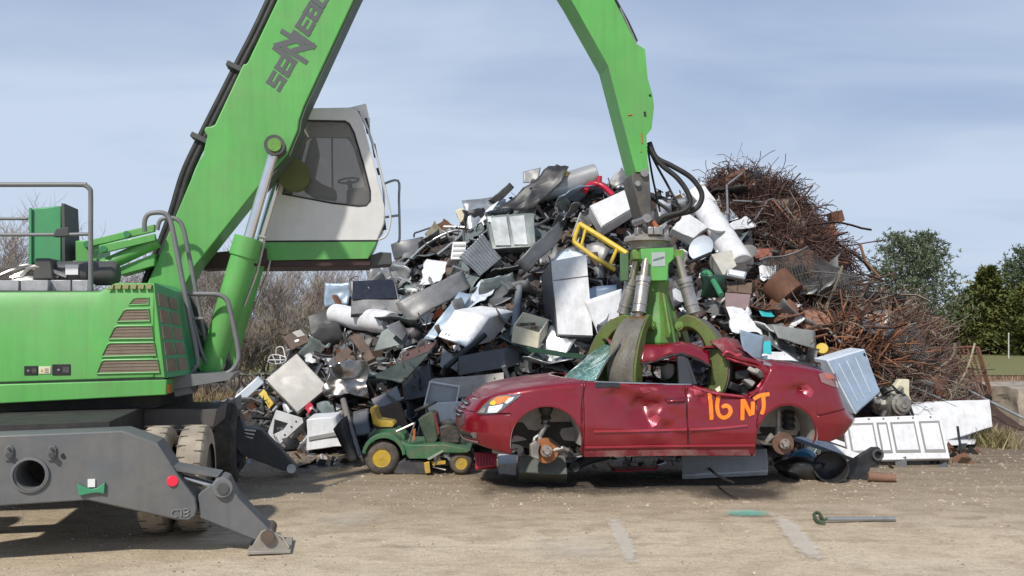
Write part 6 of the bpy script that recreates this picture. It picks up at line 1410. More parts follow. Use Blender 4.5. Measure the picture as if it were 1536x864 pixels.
# yellow frame
yf = MB()
for pts, r in (([(869, 336), (900, 355), (941, 381)], .058), ([(869, 336), (863, 352), (861, 363)], .045), ([(861, 363), (890, 385), (922, 405)], .045), ([(878, 345), (872, 368)], .03), ([(925, 374), (914, 400)], .035)):
    yf.tube([mp(x, y, -.5) for x, y in pts], r, 6)
put(yf, 'bent_barrow', 'bent yellow tubular frame left of the grapple head', 'frame', PY, None, .01, 40)
o, q, nr = qbox('cream_bin', 'cream plastic bin at the skyline on the upper left slope', 'bin', PC, [(683, 317), (711, 305), (715, 325), (691, 334)], .3, -.1, .03)
sheet('white_tray', 'curved white tray beside the cream bin at the skyline', 'tray', PW, [(706, 333), (728, 318), (748, 303), (723, 342)], -.15, .03)
sheet('hanging_sheet', 'creased white sheet hanging on the upper left slope above the long bent sheet', 'sheet', PW, [(637, 389), (673, 393), (661, 423), (631, 428)], -.3, .035, 6, 14)
o, q, nr = qbox('vent_box', 'small white louvred box left of the corrugated sheet', 'vent box', PW, [(679, 362, .1), (700, 362, .1), (697, 389, 0), (676, 390, 0)], .2, -.25, .01)
for k in range(3): onface(q, nr, [(.1, .18 + .27 * k), (.92, .18 + .27 * k), (.92, .30 + .27 * k), (.1, .30 + .27 * k)], PG, 'louvre', o, .014)
o, q, nr = qbox('metal_trough', 'dark slate trough at the skyline right of the cab step', 'trough', PS, [(585, 367), (634, 354), (641, 374), (590, 390)], .4, -.1, .02)
pipe('bent_rail', 'bent galvanised rail looping at the upper left skyline', 'rail', PGAL, [(606, 398), (640, 366), (672, 349), (690, 346), (692, 352), (672, 370), (656, 382)], .03, -.3)
pipe('bent_rail', 'thin bent rod poking into the sky right of the cab step', 'rod', PD, [(621, 356), (622, 350), (630, 347), (650, 340)], .018, .0)
sheet('sheet_metal', 'rusty orange torn sheet at the skyline left of the cream bin', 'sheet', PR, [(655, 338), (668, 329), (684, 336), (668, 346)], -.1, .05, 4)
sheet('sheet_metal', 'olive brown crumpled sheet left of the rusty orange torn sheet', 'sheet', mat('olive_sheet', (.19, .17, .11), .7, var=.3, dirt=(.1, .08, .06)), [(635, 350), (652, 332), (664, 350), (642, 362)], -.15, .05, 4)
sheet('sheet_metal', 'light grey flat sheet directly under the cab step', 'sheet', PG, [(572, 398), (605, 386), (612, 398), (580, 420)], -.2, .03)
sheet('sheet_metal', 'blue grey sheet left of the locker on the upper left slope', 'sheet', PGG, [(690, 358), (724, 333), (726, 346), (700, 366)], -.15, .03)
# ---------------------------------------------------------------- lower middle
sheet('green_plank', 'long dark green metal plank below the tall refrigerator', 'plank', PDG, [(786, 520, 0), (886, 533, .1), (888, 541, .1), (792, 528, 0)], -.35, .01, th=.05)
o, q, nr = qbox('filing_cabinet', 'dark grey steel filing cabinet lying on its side above the bonnet of the red car', 'filing cabinet', mat('cabinet_charcoal', (.075, .08, .088), .45, .15, var=.1, dirt=(.15, .13, .11), dirt_amt=.3, scratch=.15), [(687, 535, .05), (757, 523, .1), (760, 552, 0), (688, 564, 0)], (.25, .35, .05), -.4, .008)
onface(q, nr, [(.17, .22), (.31, .18), (.31, .62), (.17, .66)], PBW, 'white_tag', o, .014)
onface(q, nr, [(.02, .04), (.98, .04), (.98, .96), (.02, .96)], mat('drawer_charcoal', (.085, .09, .098), .45, .15, var=.1, dirt=(.15, .13, .11), dirt_amt=.3), 'drawer_front', o, .012)
o, q, nr = qbox('counter_panel', 'long weathered beige panel with a square cut-out, just above the bonnet of the red car', 'panel', mat('weathered_beige', (.44, .41, .36), .6, var=.15, scale=1.3, dirt=(.22, .15, .09), dirt_amt=.7, streak=.2), [(648, 569, .1), (756, 559, .2), (758, 585, .1), (636, 606, -.1)], .06, -.5, .01)
onface(q, nr, [(.93, .45), (.985, .43), (.985, .85), (.93, .87)], PK, 'cut_out', o, .014); onface(q, nr, [(.86, .22), (.875, .22), (.875, .32), (.86, .32)], PK, 'screw_hole', o, .014)
b = MB(); fr_ = q3([(645, 573, .05), (689, 580, .05), (683, 612, 0), (637, 607, 0)], -.65); b.tube(fr_, .025, 6, closed=True); sf = put(b, 'screen_frame', 'white framed window screen leaning behind the mower bonnet', 'window screen', PW, None, 0, 40)
b = MB(); b.grid(gridquad(fr_, 3)); child(b, 'screen_mesh', mat('screen_grey', (.36, .36, .36), .7), sf, solid=.005)
o, q, nr = qbox('white_hood', 'plain white sheet metal box between the mower and the nose of the red car', 'box', PW, [(637, 606, .05), (708, 599, .1), (702, 648, 0), (646, 655, 0)], .3, -.7, .012)
sheet('sheet_metal', 'light grey torn sheet left of the dark filing cabinet', 'sheet', PG, [(664, 522), (683, 536), (669, 554), (660, 548)], -.35, .03)
sheet('sheet_metal', 'pale grey bent sheet under the light grey torn sheet', 'sheet', PG, [(661, 545), (670, 555), (688, 545), (687, 562)], -.3, .05)
pipe('dark_bar', 'black flat bar slanting down across the left end of the filing cabinet', 'bar', PK, [(668, 552), (700, 525), (728, 502)], .05, -.6, sm=False)
o, q, nr = qbox('brown_cabinet', 'brown metal cabinet behind the yellow mower seat', 'cabinet', PBR, [(566, 612, .1), (600, 601, .15), (614, 640, .05), (572, 648, 0)], .4, -.45, .015)
sheet('sheet_metal', 'purple grey sheet lying over the brown cabinet behind the mower', 'sheet', mat('purple_grey', (.21, .20, .21), .5, .2, var=.15, dirt=(.12, .1, .09)), [(556, 598), (596, 580), (604, 600), (564, 613)], -.55, .02)
sheet('metal_flap', 'dark grey panel left of the yellow mower seat', 'panel', PS, [(528, 618), (552, 611), (556, 650), (534, 654)], -.4, .02)
sheet('sheet_metal', 'dark green black sheet sloping above the brown cabinet', 'sheet', mat('green_black', (.035, .05, .045), .5, .2, var=.2, dirt=(.12, .11, .09)), [(552, 566), (596, 546), (650, 525), (602, 575)], -.35, .02)
sheet('sheet_metal', 'maroon brown sheet sloping right of the folded panel', 'sheet', mat('maroon_sheet', (.10, .05, .045), .6, var=.25, dirt=(.1, .08, .07)), [(606, 528), (655, 514), (640, 540), (604, 556)], -.3, .03)
o, q, nr = qbox('dark_case', 'black cabinet with a pale edge above the mower', 'case', PD, [(602, 552), (645, 546), (648, 592), (606, 600)], .35, -.35, .02)
b = MB(); b.ball(mp(618, 500, -.25), .13, 8, (1.1, .9, .9), .4, 3); put(b, 'motor_lump', 'rounded grey electric motor below the long bent grey sheet', 'motor', mat('motor_grey', (.16, .14, .15), .6, .3, dirt=(.08, .06, .05), rust=.15), None, 0, 40)
sheet('white_scrap', 'small crumpled white plastic scrap under the long bent sheet near the orange plastic', 'plastic', PW, [(628, 482), (640, 468), (650, 478), (638, 490)], -.3, .06, 6)
sheet('orange_scrap', 'bright orange plastic scrap between the long bent sheet and the blue strip', 'plastic', PO, [(645, 474), (662, 460), (664, 470), (650, 482)], -.3, .05, 6)
sheet('red_scrap', 'small red plastic scrap at the lower corner of the big grey cabinet', 'plastic', PRD, [(457, 613), (467, 603), (471, 612), (462, 621)], -.4, .03, 6)
qbox('small_motor', 'dark cube of machinery between the grey cabinet and the shiny crushed box', 'machinery', PGG, [(476, 604), (500, 600), (503, 622), (478, 624)], .3, -.3, .06)
# ---------------------------------------------------------------- right of the grapple
o, q, nr = qbox('white_carton', 'white metal box at the skyline behind the grapple hoses', 'box', PW, [(1033, 286, .1), (1052, 272, .2), (1076, 304, .1), (1062, 318, 0)], .3, -.2, .015)
o, a_, b_ = drum('white_tank', 'long white tank sloping down right of the grapple hoses', 'tank', PW, (1056, 310), (1112, 398), 17, -.35, .012, 18)
o, q, nr = qbox('white_bracket_box', 'white folded sheet box right of the rotator of the grapple', 'box', PW, [(1010, 342, .0), (1028, 316, .15), (1062, 342, .1), (1040, 358, -.05)], .25, -.5, .03)
def dish(px, py, rp, ax, label, m, lift):
    c = mp(px, py, lift); k = depth(px, py) / F; r = rp * k; a = Vector(ax).normalized(); b = MB(); b.lathe(c, a, [(.0, .01), (.0, r * .5), (.03, r * .82), (.06, r), (.075, r), (.045, r * .8), (.016, r * .5), (.014, .01)], 28); return put(b, 'basin', label, 'basin', m, None, 0, 40)
dish(1073, 348, 13, (.15, -.35, .9), 'white round basin facing up beside the white tank', PW, -.7)
o = dish(1054, 374, 19, (-.65, -.75, .35), 'pale blue round lid with a black bar across it, right of the grapple head', PBW, -.75)
pipe('black_bar', 'short black bar lying across the pale blue round lid', 'bar', PK, [(1031, 395), (1066, 380)], .03, -.95, sm=False)
o, q, nr = qbox('beige_box', 'beige box below the white round basin', 'box', mat('beige_metal', (.52, .50, .44), .5, dirt=(.25, .2, .15), dirt_amt=.5), [(1068, 382, .1), (1098, 374, .15), (1106, 398, .05), (1086, 412, -.05)], .3, -.5, .015)
o, q, nr = qbox('metal_tray', 'shallow pale tray below the beige box', 'tray', PGAL, [(1092, 402, .05), (1121, 407, .05), (1117, 419, 0), (1090, 413, 0)], .12, -.6, .01); onface(q, nr, [(.08, .15), (.92, .15), (.9, .8), (.1, .8)], PW, 'tray_floor', o)
dish(1115, 386, 22, (-.45, -.5, .75), 'rust rimmed grey drum lid right of the beige box', mat('lid_grey_rust', (.2, .19, .18), .6, .3, rust=.25, dirt=(.1, .08, .06)), -.4)
b = MB(); rows = []
for i in range(13):
    t_ = i / 12; row = []
    for j in range(9):
        s = j / 8; row.append(P(lerp(1050, 1086, s) + 4 * math.sin(PI * t_), lerp(412, 446, t_), depth(1068, 430) - .75 + .22 * math.sin(PI * s) * math.sin(PI * (.2 + .7 * t_)) * -1 + .25 * t_))
    rows.append(row)
b.grid(rows); put(b, 'green_shell', 'dark green curved tub right of the grapple cylinder', 'tub', PDG, None, 0, 40, .02)
pipe('green_tub_rim', 'bright green curved rim pipe on the dark green tub', 'pipe', mat('rim_green', (.04, .20, .09), .4), [(1054, 412), (1062, 409), (1072, 425), (1082, 443)], .05, -1.0)
qbox('brown_box', 'dark brown box above the mauve board right of the green tub', 'box', PBR, [(1088, 420), (1129, 424), (1128, 440), (1089, 437)], .3, -.45, .015)
qbox('mauve_box', 'mauve brown box front right of the grapple, below the dark brown box', 'box', PMV, [(1088, 438), (1126, 441), (1122, 464), (1087, 461)], .3, -.5, .01)
sheet('crumpled_sheet', 'crumpled white paper-like sheet metal above the rear window of the red car', 'sheet', PW, [(1091, 463), (1113, 461), (1146, 502), (1098, 498)], -.7, .05, 5, 14)
sheet('crumpled_sheet', 'pale blue face of a crushed cabinet above the rear window of the red car', 'sheet', PBL, [(1108, 494, -.1), (1146, 505, .1), (1142, 540, .1), (1116, 538, -.1)], -.9, .02)
sheet('teal_scrap', 'small teal plastic scrap beside the crumpled white sheet', 'plastic', PT, [(1140, 467), (1156, 464), (1160, 474), (1144, 476)], -.3, .03, 6)
qbox('teal_carton', 'teal and white carton behind the rear window of the red car', 'carton', PT, [(1144, 512), (1157, 512), (1157, 530), (1145, 530)], .2, -.6, .01)
sheet('white_scrap', 'white sheet scrap below the teal carton behind the boot of the red car', 'sheet', PW, [(1142, 530), (1176, 528), (1200, 546), (1150, 545)], -.6, .03, 4)
sheet('grey_board', 'long dull grey green board above the boot of the red car', 'board', mat('board_grey_green', (.22, .235, .22), .7, var=.15, dirt=(.13, .1, .08), dirt_amt=.5), [(1157, 488, -.05), (1222, 497, .1), (1226, 524, .0), (1168, 508, -.2)], -.35, .02)
o, a_, b_ = drum('rusty_drum', 'rusty open steel drum lying on the right slope with a dark mouth', 'drum', PR, (1186, 446), (1160, 420), 25, -.35, .03)
b = MB(); k = (a_ - b_).normalized(); b.lathe(a_ + k * .01, k, [(0, .02), (0, .27), (.004, .27), (.004, .02)], 20); child(b, 'drum_mouth', mat('mouth_maroon', (.05, .015, .012), .9), o)
c = mp(1222, 481, -.45); ax = Vector((.1, -.93, .38)).normalized(); b = MB(); sx_ = 26 * c.y / F; b.lathe(c, ax, [(0, .01), (.0, sx_ * .95), (-.02, sx_), (-.08, sx_), (-.08, .01)], 28); b.v = [Vector((p.x, p.y, c.z + (p.z - c.z) * .72)) for p in b.v]; put(b, 'drum_lid', 'flat rusty pink brown oval lid on the right slope under the open drum', 'lid', PRL, None, .006, 35)
qbox('rusty_block', 'small rusty pink block right of the oval lid', 'block', PRL, [(1271, 463), (1284, 455), (1300, 470), (1280, 478)], .2, -.25, .02)
o = qbox('orange_canister', 'rusty orange canister on the upper right slope among the wire', 'canister', mat('orange_rust', (.30, .12, .055), .7, var=.25, rust=.15), [(1232, 342), (1250, 335), (1260, 352), (1240, 362)], .25, -.15, .03)
qbox('rusty_box', 'dull rusty box at the right skyline among the wire', 'box', PR, [(1245, 318), (1263, 313), (1268, 330), (1250, 336)], .25, -.1, .03)
qbox('red_crate', 'faded orange red crate left of the chain link fencing', 'crate', mat('faded_red', (.26, .085, .055), .7, var=.2, dirt=(.12, .09, .07)), [(1130, 374), (1162, 372), (1158, 386), (1134, 389)], .2, -.25, .02)
sheet('roof_sheet', 'dented white edged sheet box above the faded red crate', 'sheet', PW, [(1094, 336, -.1), (1118, 325, .15), (1137, 340, .1), (1100, 345, -.1)], -.35, .04, 4)
qbox('black_fan_box', 'black box with pale slots under the white edged sheet box', 'box', PK, [(1094, 342), (1128, 340), (1130, 368), (1100, 370)], .3, -.25, .02)
sheet('sheet_metal', 'grey green sheet with a folded lip above the white edged sheet box', 'sheet', PGAL, [(1078, 322), (1094, 312), (1108, 328), (1086, 334)], -.3, .03)
sheet('rolled_fence', 'flattened dark grey roll of wire fencing right of the oval lid', 'wire roll', mat('fence_roll', (.13, .13, .145), .7, .2, var=.4, scale=8, bump=.6), [(1252, 492, 0), (1290, 480, .1), (1348, 488, .2), (1330, 504, .1)], -.25, .05, 3)
sheet('white_scrap', 'small white plastic scrap left of the open rusty drum', 'plastic', PW, [(1140, 402), (1160, 396), (1168, 412), (1146, 424)], -.3, .05, 5)
# washer carcass with the stamped face
o, q, nr = qbox('freezer_body', 'pale blue grey freezer back with stamped ribs, leaning behind the tail of the red car', 'freezer', PBW, [(1240, 540, .05), (1297, 523, .15), (1321, 588, .0), (1284, 622, -.1)], (-.10, .28, .02), -.6, .008)
onface(q, nr, [(.03, .03), (.97, .03), (.97, .97), (.03, .97)], PBL, 'back_plate', o, .012)
for u in (.2, .42, .66): onface(q, nr, [(u, .12), (u + .025, .12), (u + .025, .85), (u, .85)], PBW, 'stamped_rib', o, .024)
onface(q, nr, [(.93 + .03 * math.cos(a), .12 + .04 * math.sin(a)) for a in [2 * PI * k / 10 for k in range(10)]], PK, 'bung', o, .022)
b = MB(); c = mp(1233, 524, -.55); b.lathe(c, (-.2, -.9, .3), [(0, .03), (.0, .085), (.03, .10), (.06, .085), (.06, .03)], 20); put(b, 'plastic_hub', 'small yellow plastic wheel on the top corner of the freezer back', 'wheel', PY, None, 0, 40)
# engine
er_ = thing('scrap_engine', 'greasy engine block with a round pulley, sitting on the ribbed white door', 'engine', mp(1335, 620, -.5)); ec = mp(1332, 602, -.55)
EM = mat('engine_alloy', (.34, .32, .28), .5, .5, var=.4, scale=8, dirt=(.06, .05, .04), dirt_amt=.7, rust=.1)
b = MB(); b.ball(ec, .26, 9, (1, .8, .9), .55, 2.2); child(b, 'engine_block', EM, er_, smooth=25)
b = MB(); b.lathe(ec + Vector((.10, -.2, -.03)), (.15, -1, .1), [(0, .16), (.05, .17), (.06, .13), (.10, .12), (.11, .06), (.13, .06), (.13, .01)], 22); child(b, 'pulley', EM, er_, smooth=35)
for k in range(6):
    b = MB(); a = k * 1.05; b.cyl(ec + Vector((.2 * math.cos(a), -.12, .18 * math.sin(a))), ec + Vector((.32 * math.cos(a), -.16, .28 * math.sin(a))), .05, .035, 10); child(b, 'manifold', EM if k % 2 else DGREY, er_)
for k in range(3):
    b = MB(); b.tube(smooth_path([ec + Vector((-.25 + .1 * k, -.15, .1)), ec + Vector((-.1 + .1 * k, -.25, .3 - .1 * k)), ec + Vector((.2, -.2, .05 * k)), ec + Vector((.32, -.22, -.25))], 4), .018, 6); child(b, 'engine_hose', BLACK, er_)
b = MB(); b.prism([ec + Vector(p) for p in ((.05, -.1, .22), (.16, -.1, .36), (.30, -.1, .36), (.30, -.1, .1), (.36, -.1, -.02))], Vector((0, .15, 0))); child(b, 'air_duct', PC, er_, bevel=.01)
# ribbed white door and the panels at the right foot
o, q, nr = qbox('ribbed_door', 'white door panel with stamped vertical ribs lying against the right foot of the heap', 'door panel', PW, [(1264, 627, .25), (1411, 622, .25), (1425, 688, -.15), (1274, 690, -.15)], .06, -.3, .006)
for u0, u1 in ((.03, .30), (.33, .44), (.47, .72), (.76, .97)):
    onface(q, nr, [(u0, .14), (u1, .14), (u1 + .004, .86), (u0 + .004, .86)], PGW, 'pressed_border', o, .010); onface(q, nr, [(u0 + .018, .20), (u1 - .018, .20), (u1 - .014, .80), (u0 + .022, .80)], PW, 'pressed_field', o, .016)
for u in (.1, .25, .4, .55, .7, .88): onface(q, nr, [(u, .035), (u + .02, .03), (u + .02, .075), (u, .075)], PG, 'clip', o, .012)
o, q, nr = qbox('white_board', 'plain white board standing behind the ribbed white door at the end of the heap', 'board', PW, [(1356, 604, .3), (1485, 599, .3), (1489, 640, .1), (1392, 668, -.1)], .05, -.1, .008)
sheet('scuffed_sheet', 'scuffed lower white panel between the ribbed door and the weed clump', 'panel', PW, [(1405, 640), (1470, 640), (1462, 666), (1415, 668)], -.35, .01)
pipe('white_beam', 'white painted beam lying under the tail of the red car', 'beam', PW, [(1190, 653, -.2), (1300, 692, -.2)], .07, -.6, sm=False, n=4)
pipe('white_beam', 'second white beam behind the first, running to the ribbed white door', 'beam', PW, [(1228, 655, -.1), (1310, 684, -.1)], .05, -.4, sm=False, n=4)
o, a_, b_ = drum('blue_drum', 'bright blue plastic drum lying under the tail of the red car', 'drum', mat('blue_plastic', (.03, .18, .34), .4, dirt=(.1, .09, .07)), (1203, 694), (1208, 690), 18, 0, .005, 18, d0=12.0, d1=12.6)
b = MB(); c = G(1205, 718); b.ball(c + Vector((0, 0, .14)), .27, 9, (1.3, .8, .55), .35, 4); put(b, 'rubbish_bag', 'black bag of rubbish on the ground under the tail of the red car', 'bag', PK, None, 0, 40)
b = MB(); c = G(1246, 722); b.lathe(c + Vector((0, 0, .16)), (-.2, -.8, .5), [(-.1, .02), (-.1, .12), (.0, .2), (.05, .22), (.06, .2), (.0, .16), (-.06, .02)], 22); put(b, 'black_bowl', 'round black bowl beside the rubber flap on the ground', 'bowl', PK, None, 0, 40)
fl_ = MB(); D_ = 11.0; fl_.prism([P(x, y, D_ + dd) for x, y, dd in [(1252, 712, 0), (1262, 700, .0), (1295, 678, .1), (1308, 672, .1), (1320, 672, .1), (1326, 680, .1), (1322, 692, .1), (1305, 700, .05), (1300, 716, 0), (1298, 726, 0), (1262, 726, 0)]], Vector((.03, .10, .0))); fl_.displace(.02, 4); fo_ = put(fl_, 'rubber_flap', 'black moulded plastic arch liner lying on the ground right of the red car', 'arch liner', PK, None, .012)
b = MB(); b.lathe(P(1316, 682, D_ + .07), (0, -1, .1), [(0, .05), (.0, .075), (.03, .075), (.03, .05)], 16, False); child(b, 'liner_ring', DGREY, fo_)
b = MB(); a_ = G(1302, 722); b.cyl(a_ + Vector((0, 0, .06)), a_ + Vector((.33, -.05, .05)), .06, .05, 10); b.displace(.01, 8); put(b, 'wood_stub', 'short brown wooden stub on the ground beside the black arch liner', 'wood', mat('wood_brown', (.22, .12, .08), .85, var=.3), None, 0, 40)
# under the car
o, q, nr = qbox('grey_board', 'flat blue grey cabinet side lying on the ground under the middle of the red car', 'panel', mat('board_blue_grey', (.58, .60, .62), .5, .1, var=.08, dirt=(.16, .14, .11), dirt_amt=.35), [(1022, 682, .3), (1150, 672, .3), (1152, 706, 0), (1024, 713, 0)], .08, -.35, .006)
qbox('grey_bin', 'dark grey green box on the ground under the front brake of the red car', 'box', mat('bin_grey_green', (.075, .085, .075), .6, dirt=(.16, .14, .11)), [(777, 683, .1), (848, 682, .1), (852, 712, 0), (780, 708, 0)], .4, -1.1, .01)
o, q, nr = qbox('red_crate', 'bright red plastic crate on the ground under the nose of the red car', 'crate', PRD, [(712, 678, .05), (745, 680, .05), (745, 700, 0), (713, 704, 0)], .3, -.9, .004)
for k in range(6): onface(q, nr, [(.1 + .14 * k, .1), (.16 + .14 * k, .1), (.16 + .14 * k, .85), (.1 + .14 * k, .85)], mat('crate_shadow', (.16, .006, .014), .5), 'crate_slot', o, .006)
qbox('white_block', 'white appliance corner on the ground between the red crate and the front brake', 'box', PW, [(747, 680), (775, 682), (775, 698), (748, 695)], .2, -.8, .006)
pipe('exhaust_part', 'dark exhaust part lying on the ground under the front door of the red car', 'exhaust', DGREY, [(862, 700), (880, 690), (905, 684)], .07, -1.3)
pipe('loose_cable', 'black cable trailing on the ground under the car by the blue grey cabinet side', 'cable', BLACK, [(1038, 682, -.3), (1060, 700, -.5), (1078, 714, -1.0), (1100, 724, -1.2)], .016, -.2)
sheet('red_disc', 'dark red lid lying in the shade under the red car', 'lid', PRD, [(915, 700), (990, 698), (985, 705), (920, 707)], -.8, .01)
# rod with a clamp on the open ground
rr_ = thing('steel_rod', 'bare steel rod with a dark clamp at one end on the open ground', 'rod', G(1280, 785)); a_, b_ = G(1240, 785), G(1343, 784)
b = MB(); b.cyl(a_ + Vector((0, 0, .045)), b_ + Vector((0, 0, .04)), .020, n=10); child(b, 'rod_shaft', PGAL, rr_, smooth=60)
b = MB(); b.tube(smooth_path([G(1238, 788) + Vector((0, 0, .03)), G(1226, 786) + Vector((0, 0, .03)), G(1221, 779) + Vector((0, 0, .05)), G(1228, 778) + Vector((0, 0, .06)), G(1234, 784) + Vector((0, 0, .04)), G(1240, 785) + Vector((0, 0, .045))], 4), .017, 6); child(b, 'clamp', mat('clamp_green', (.05, .08, .04), .6), rr_, smooth=60)
# rusty bed frame, pipe stub, long bars at the far end
bf = MB()
for k in range(6):
    u = k / 5; bf.tube([mp(lerp(1432, 1464, u), lerp(524, 523, u), -.2), mp(lerp(1448, 1484, u), 592, -.4)], .018, 5)
bf.tube(smooth_path([mp(1420, 534, -.2), mp(1430, 523, -.2), mp(1462, 521, -.2), mp(1470, 530, -.25), mp(1487, 592, -.4)], 4), .03, 6)
put(bf, 'bed_frame', 'rusty barred bed frame standing at the end of the heap against the field', 'bed frame', PR, None, 0, 50)
drum('rusty_pipe', 'thick rusty pipe stub leaning behind the white board', 'pipe', PR, (1398, 590), (1424, 545), 14, -.35, .02)
pipe('long_bar', 'long bare grey bar slanting down to the edge of the photo over the concrete slab', 'bar', PGAL, [(1428, 572, -.3), (1480, 600, -.5), (1545, 632, -.6)], .025, -.2, sm=False)
pipe('long_bar', 'bent grey rod reaching across the plain white board', 'rod', PG, [(1362, 577, -.3), (1410, 598, -.6), (1448, 613, -.8), (1470, 615, -.8)], .022, -.3)
pipe('hooked_rod', 'thin hooked rod hanging in front of the plain white board', 'rod', PGAL, [(1410, 600, -.5), (1425, 622, -.6), (1440, 633, -.6), (1461, 631, -.6)], .014, -.35)
# ---------------------------------------------------------------- rods and bars in the wire
for pts, r, lb in (([(1092, 322), (1090, 278), (1116, 258)], .022, 'bent pale rod standing up from the rusty wire near the top'), ([(1132, 330), (1152, 300), (1160, 298), (1230, 362)], .02, 'long pale rod bent like a roof on the upper right slope'), ([(1160, 300), (1185, 330), (1208, 352)], .018, 'pale rod running down beside the roof shaped rod'), ([(1100, 301), (1142, 303)], .018, 'short pale rod lying flat under the top of the wire'), ([(1304, 424), (1335, 460)], .022, 'pale rod pointing to the pine from the right slope'), ([(1338, 440), (1352, 468), (1366, 495)], .018, 'thin rod crossing the right slope toward the fence roll'), ([(1382, 487), (1350, 556)], .026, 'pale straight bar crossing the bush of grey wire at the right end'), ([(1330, 470), (1385, 545), (1392, 560)], .022, 'brown bar crossing behind the pale straight bar'), ([(1290, 366), (1298, 392), (1318, 415)], .03, 'dark angled bar sticking up at the right skyline'), ([(1240, 492), (1262, 515)], .022, 'short pale bar above the freezer back'), ([(1215, 430), (1260, 460), (1320, 478)], .016, 'thin bar lying along the right slope under the chain link')):
    pipe('rod', lb, 'rod', rng.choice((PGAL, PG, PRL)), pts, r, -.5, sm=False)
# chain link fencing
def chainlink(quad, label, nx, ny, lift=-.35):
    q = q3(quad, lift); v = MB(); f = lambda u, w_: (q[0].lerp(q[1], u)).lerp(q[3].lerp(q[2], u), w_) + noise.noise_vector(Vector((u * 2, w_ * 2, nx))) * .12
    for k in range(-ny, nx + 1):
        for s in (1, -1):
            pts = []
            for j in range(ny + 1):
                u = (k + (j if s > 0 else ny - j)) / nx
                if 0 <= u <= 1: pts.append(f(u, j / ny))
            if len(pts) > 1: v.tube(pts, .005, 3, caps=False)
    v.tube([f(i / 12, 0) for i in range(13)], .016, 5); v.tube([f(i / 12, 1) for i in range(13)], .012, 5)
    return put(v, 'chain_link', label, 'fencing', mat('wire_galv', (.19, .185, .175), .5, .5, var=.2), None, 0, 0)
chainlink([(1140, 392, -.1), (1215, 372, .1), (1290, 418, .1), (1180, 432, -.2)], 'sagging piece of grey chain link fencing on the right slope', 26, 14)
chainlink([(1215, 405, -.1), (1292, 412, .1), (1288, 440, .1), (1200, 446, -.1)], 'second flatter piece of chain link fencing below the sagging one', 24, 9)
chainlink([(1330, 512, .0), (1375, 480, .1), (1392, 540, .0), (1345, 565, -.1)], 'crumpled chain link fencing at the right end behind the engine', 14, 12)

# ---------------------------------------------------------------- uncountable wire
def wire(n, region, rad, label, mats, length, curl, name='wire_tangle', bias=(0, 0), out=.35, seed=1, flow=2.0):
    r = random.Random(seed); v = MB()
    for _ in range(n):
        for _t in range(60):
            px, py = r.uniform(*region[0]), r.uniform(*region[1])
            if region[2](px, py): break
        else: continue
        c = P(px, py, depth(px, py) - r.uniform(-.1, out)); fl = noise.noise_vector(Vector((px * .011, py * .014, seed * 3.3))); d = (Vector((fl.x * 2.2, fl.y * .6, fl.z * 1.6)) * flow + Vector((r.gauss(bias[0], 1), r.gauss(0, .5), r.gauss(bias[1], .7)))).normalized()
        k = Vector((r.gauss(0, 1), r.gauss(0, 1), r.gauss(0, 1))).normalized(); pts = [c]; L = length * r.uniform(.4, 1.3); m_ = r.randint(5, 9)
        ang = curl * r.gauss(0, 1)
        for j in range(m_):
            d = (Matrix.Rotation(ang, 3, k) @ d); d = (d + Vector((r.gauss(0, .15), r.gauss(0, .15), r.gauss(0, .15) - .02))).normalized(); pts.append(pts[-1] + d * L / m_)
        v.mi = r.randrange(len(mats)); v.tube(pts, rad * r.uniform(.6, 1.4), 3, caps=False)
    return tag(v.build(name, mats, None, loc=(0, 0, 0), smooth=0, recalc=False), label, 'wire', kind='stuff')
WR = [mat('wire_rust', (.080, .037, .025), .85, var=.3, scale=2), mat('wire_dark', (.045, .026, .02), .85, var=.3, scale=2), mat('wire_maroon', (.105, .056, .045), .85, var=.3, scale=2)]
WG = [mat('wire_grey_brown', (.20, .155, .12), .8, .1, var=.3, scale=2), mat('wire_straw', (.27, .22, .16), .8, var=.3, scale=2), WR[2]]
in_top = lambda x, y: y > interp(x, [(1050, 310), (1065, 272), (1080, 256), (1110, 252), (1160, 268), (1190, 290), (1228, 334), (1246, 372)]) and y < interp(x, [(1050, 310), (1100, 330), (1180, 380), (1275, 400)])
wire(5200, ((1055, 1275), (230, 400), in_top), .0062, 'thick nest of dark rusty wire crowning the right half of the heap', WR, .56, .85, seed=3, bias=(.5, -.3), out=.18, flow=1.2)
in_r = lambda x, y: x < 1440 and y > interp(x, [(1130, 320), (1190, 318), (1250, 382), (1314, 448), (1390, 502), (1432, 552), (1470, 592)]) and y < interp(x, [(1130, 440), (1250, 520), (1300, 560), (1420, 590), (1480, 600)])
wire(3600, ((1130, 1480), (300, 600), in_r), .0065, 'rusty and grey wire spread over the right slope', WR + WG, .8, .35, out=.2, seed=4, bias=(.7, -.6), name='wire_spread')
in_b = lambda x, y: x < 1432 and y > interp(x, [(1320, 470), (1360, 470), (1420, 540), (1470, 585)]) and y < 610
wire(2200, ((1320, 1475), (465, 610), in_b), .006, 'bushy grey wire at the right end of the heap', WG, .7, .5, seed=5, name='wire_bush', out=.3)
wire(300, ((1060, 1450), (235, 560), lambda x, y: abs(y - interp(x, [(1060, 284), (1110, 272), (1165, 278), (1200, 312), (1248, 352), (1262, 394), (1284, 438), (1325, 470), (1375, 518), (1430, 570)])) < 9), .006, 'loose wire curls standing out against the sky', WR + WG, .55, .9, seed=6, name='wire_curl', out=.02)
wire(420, ((1240, 1345), (495, 560), lambda x, y: True), .014, 'orange rusty reinforcing bars heaped behind the freezer back', [mat('rebar_orange', (.24, .10, .045), .8, var=.3), WR[0]], .8, .2, seed=7, name='rebar_heap')
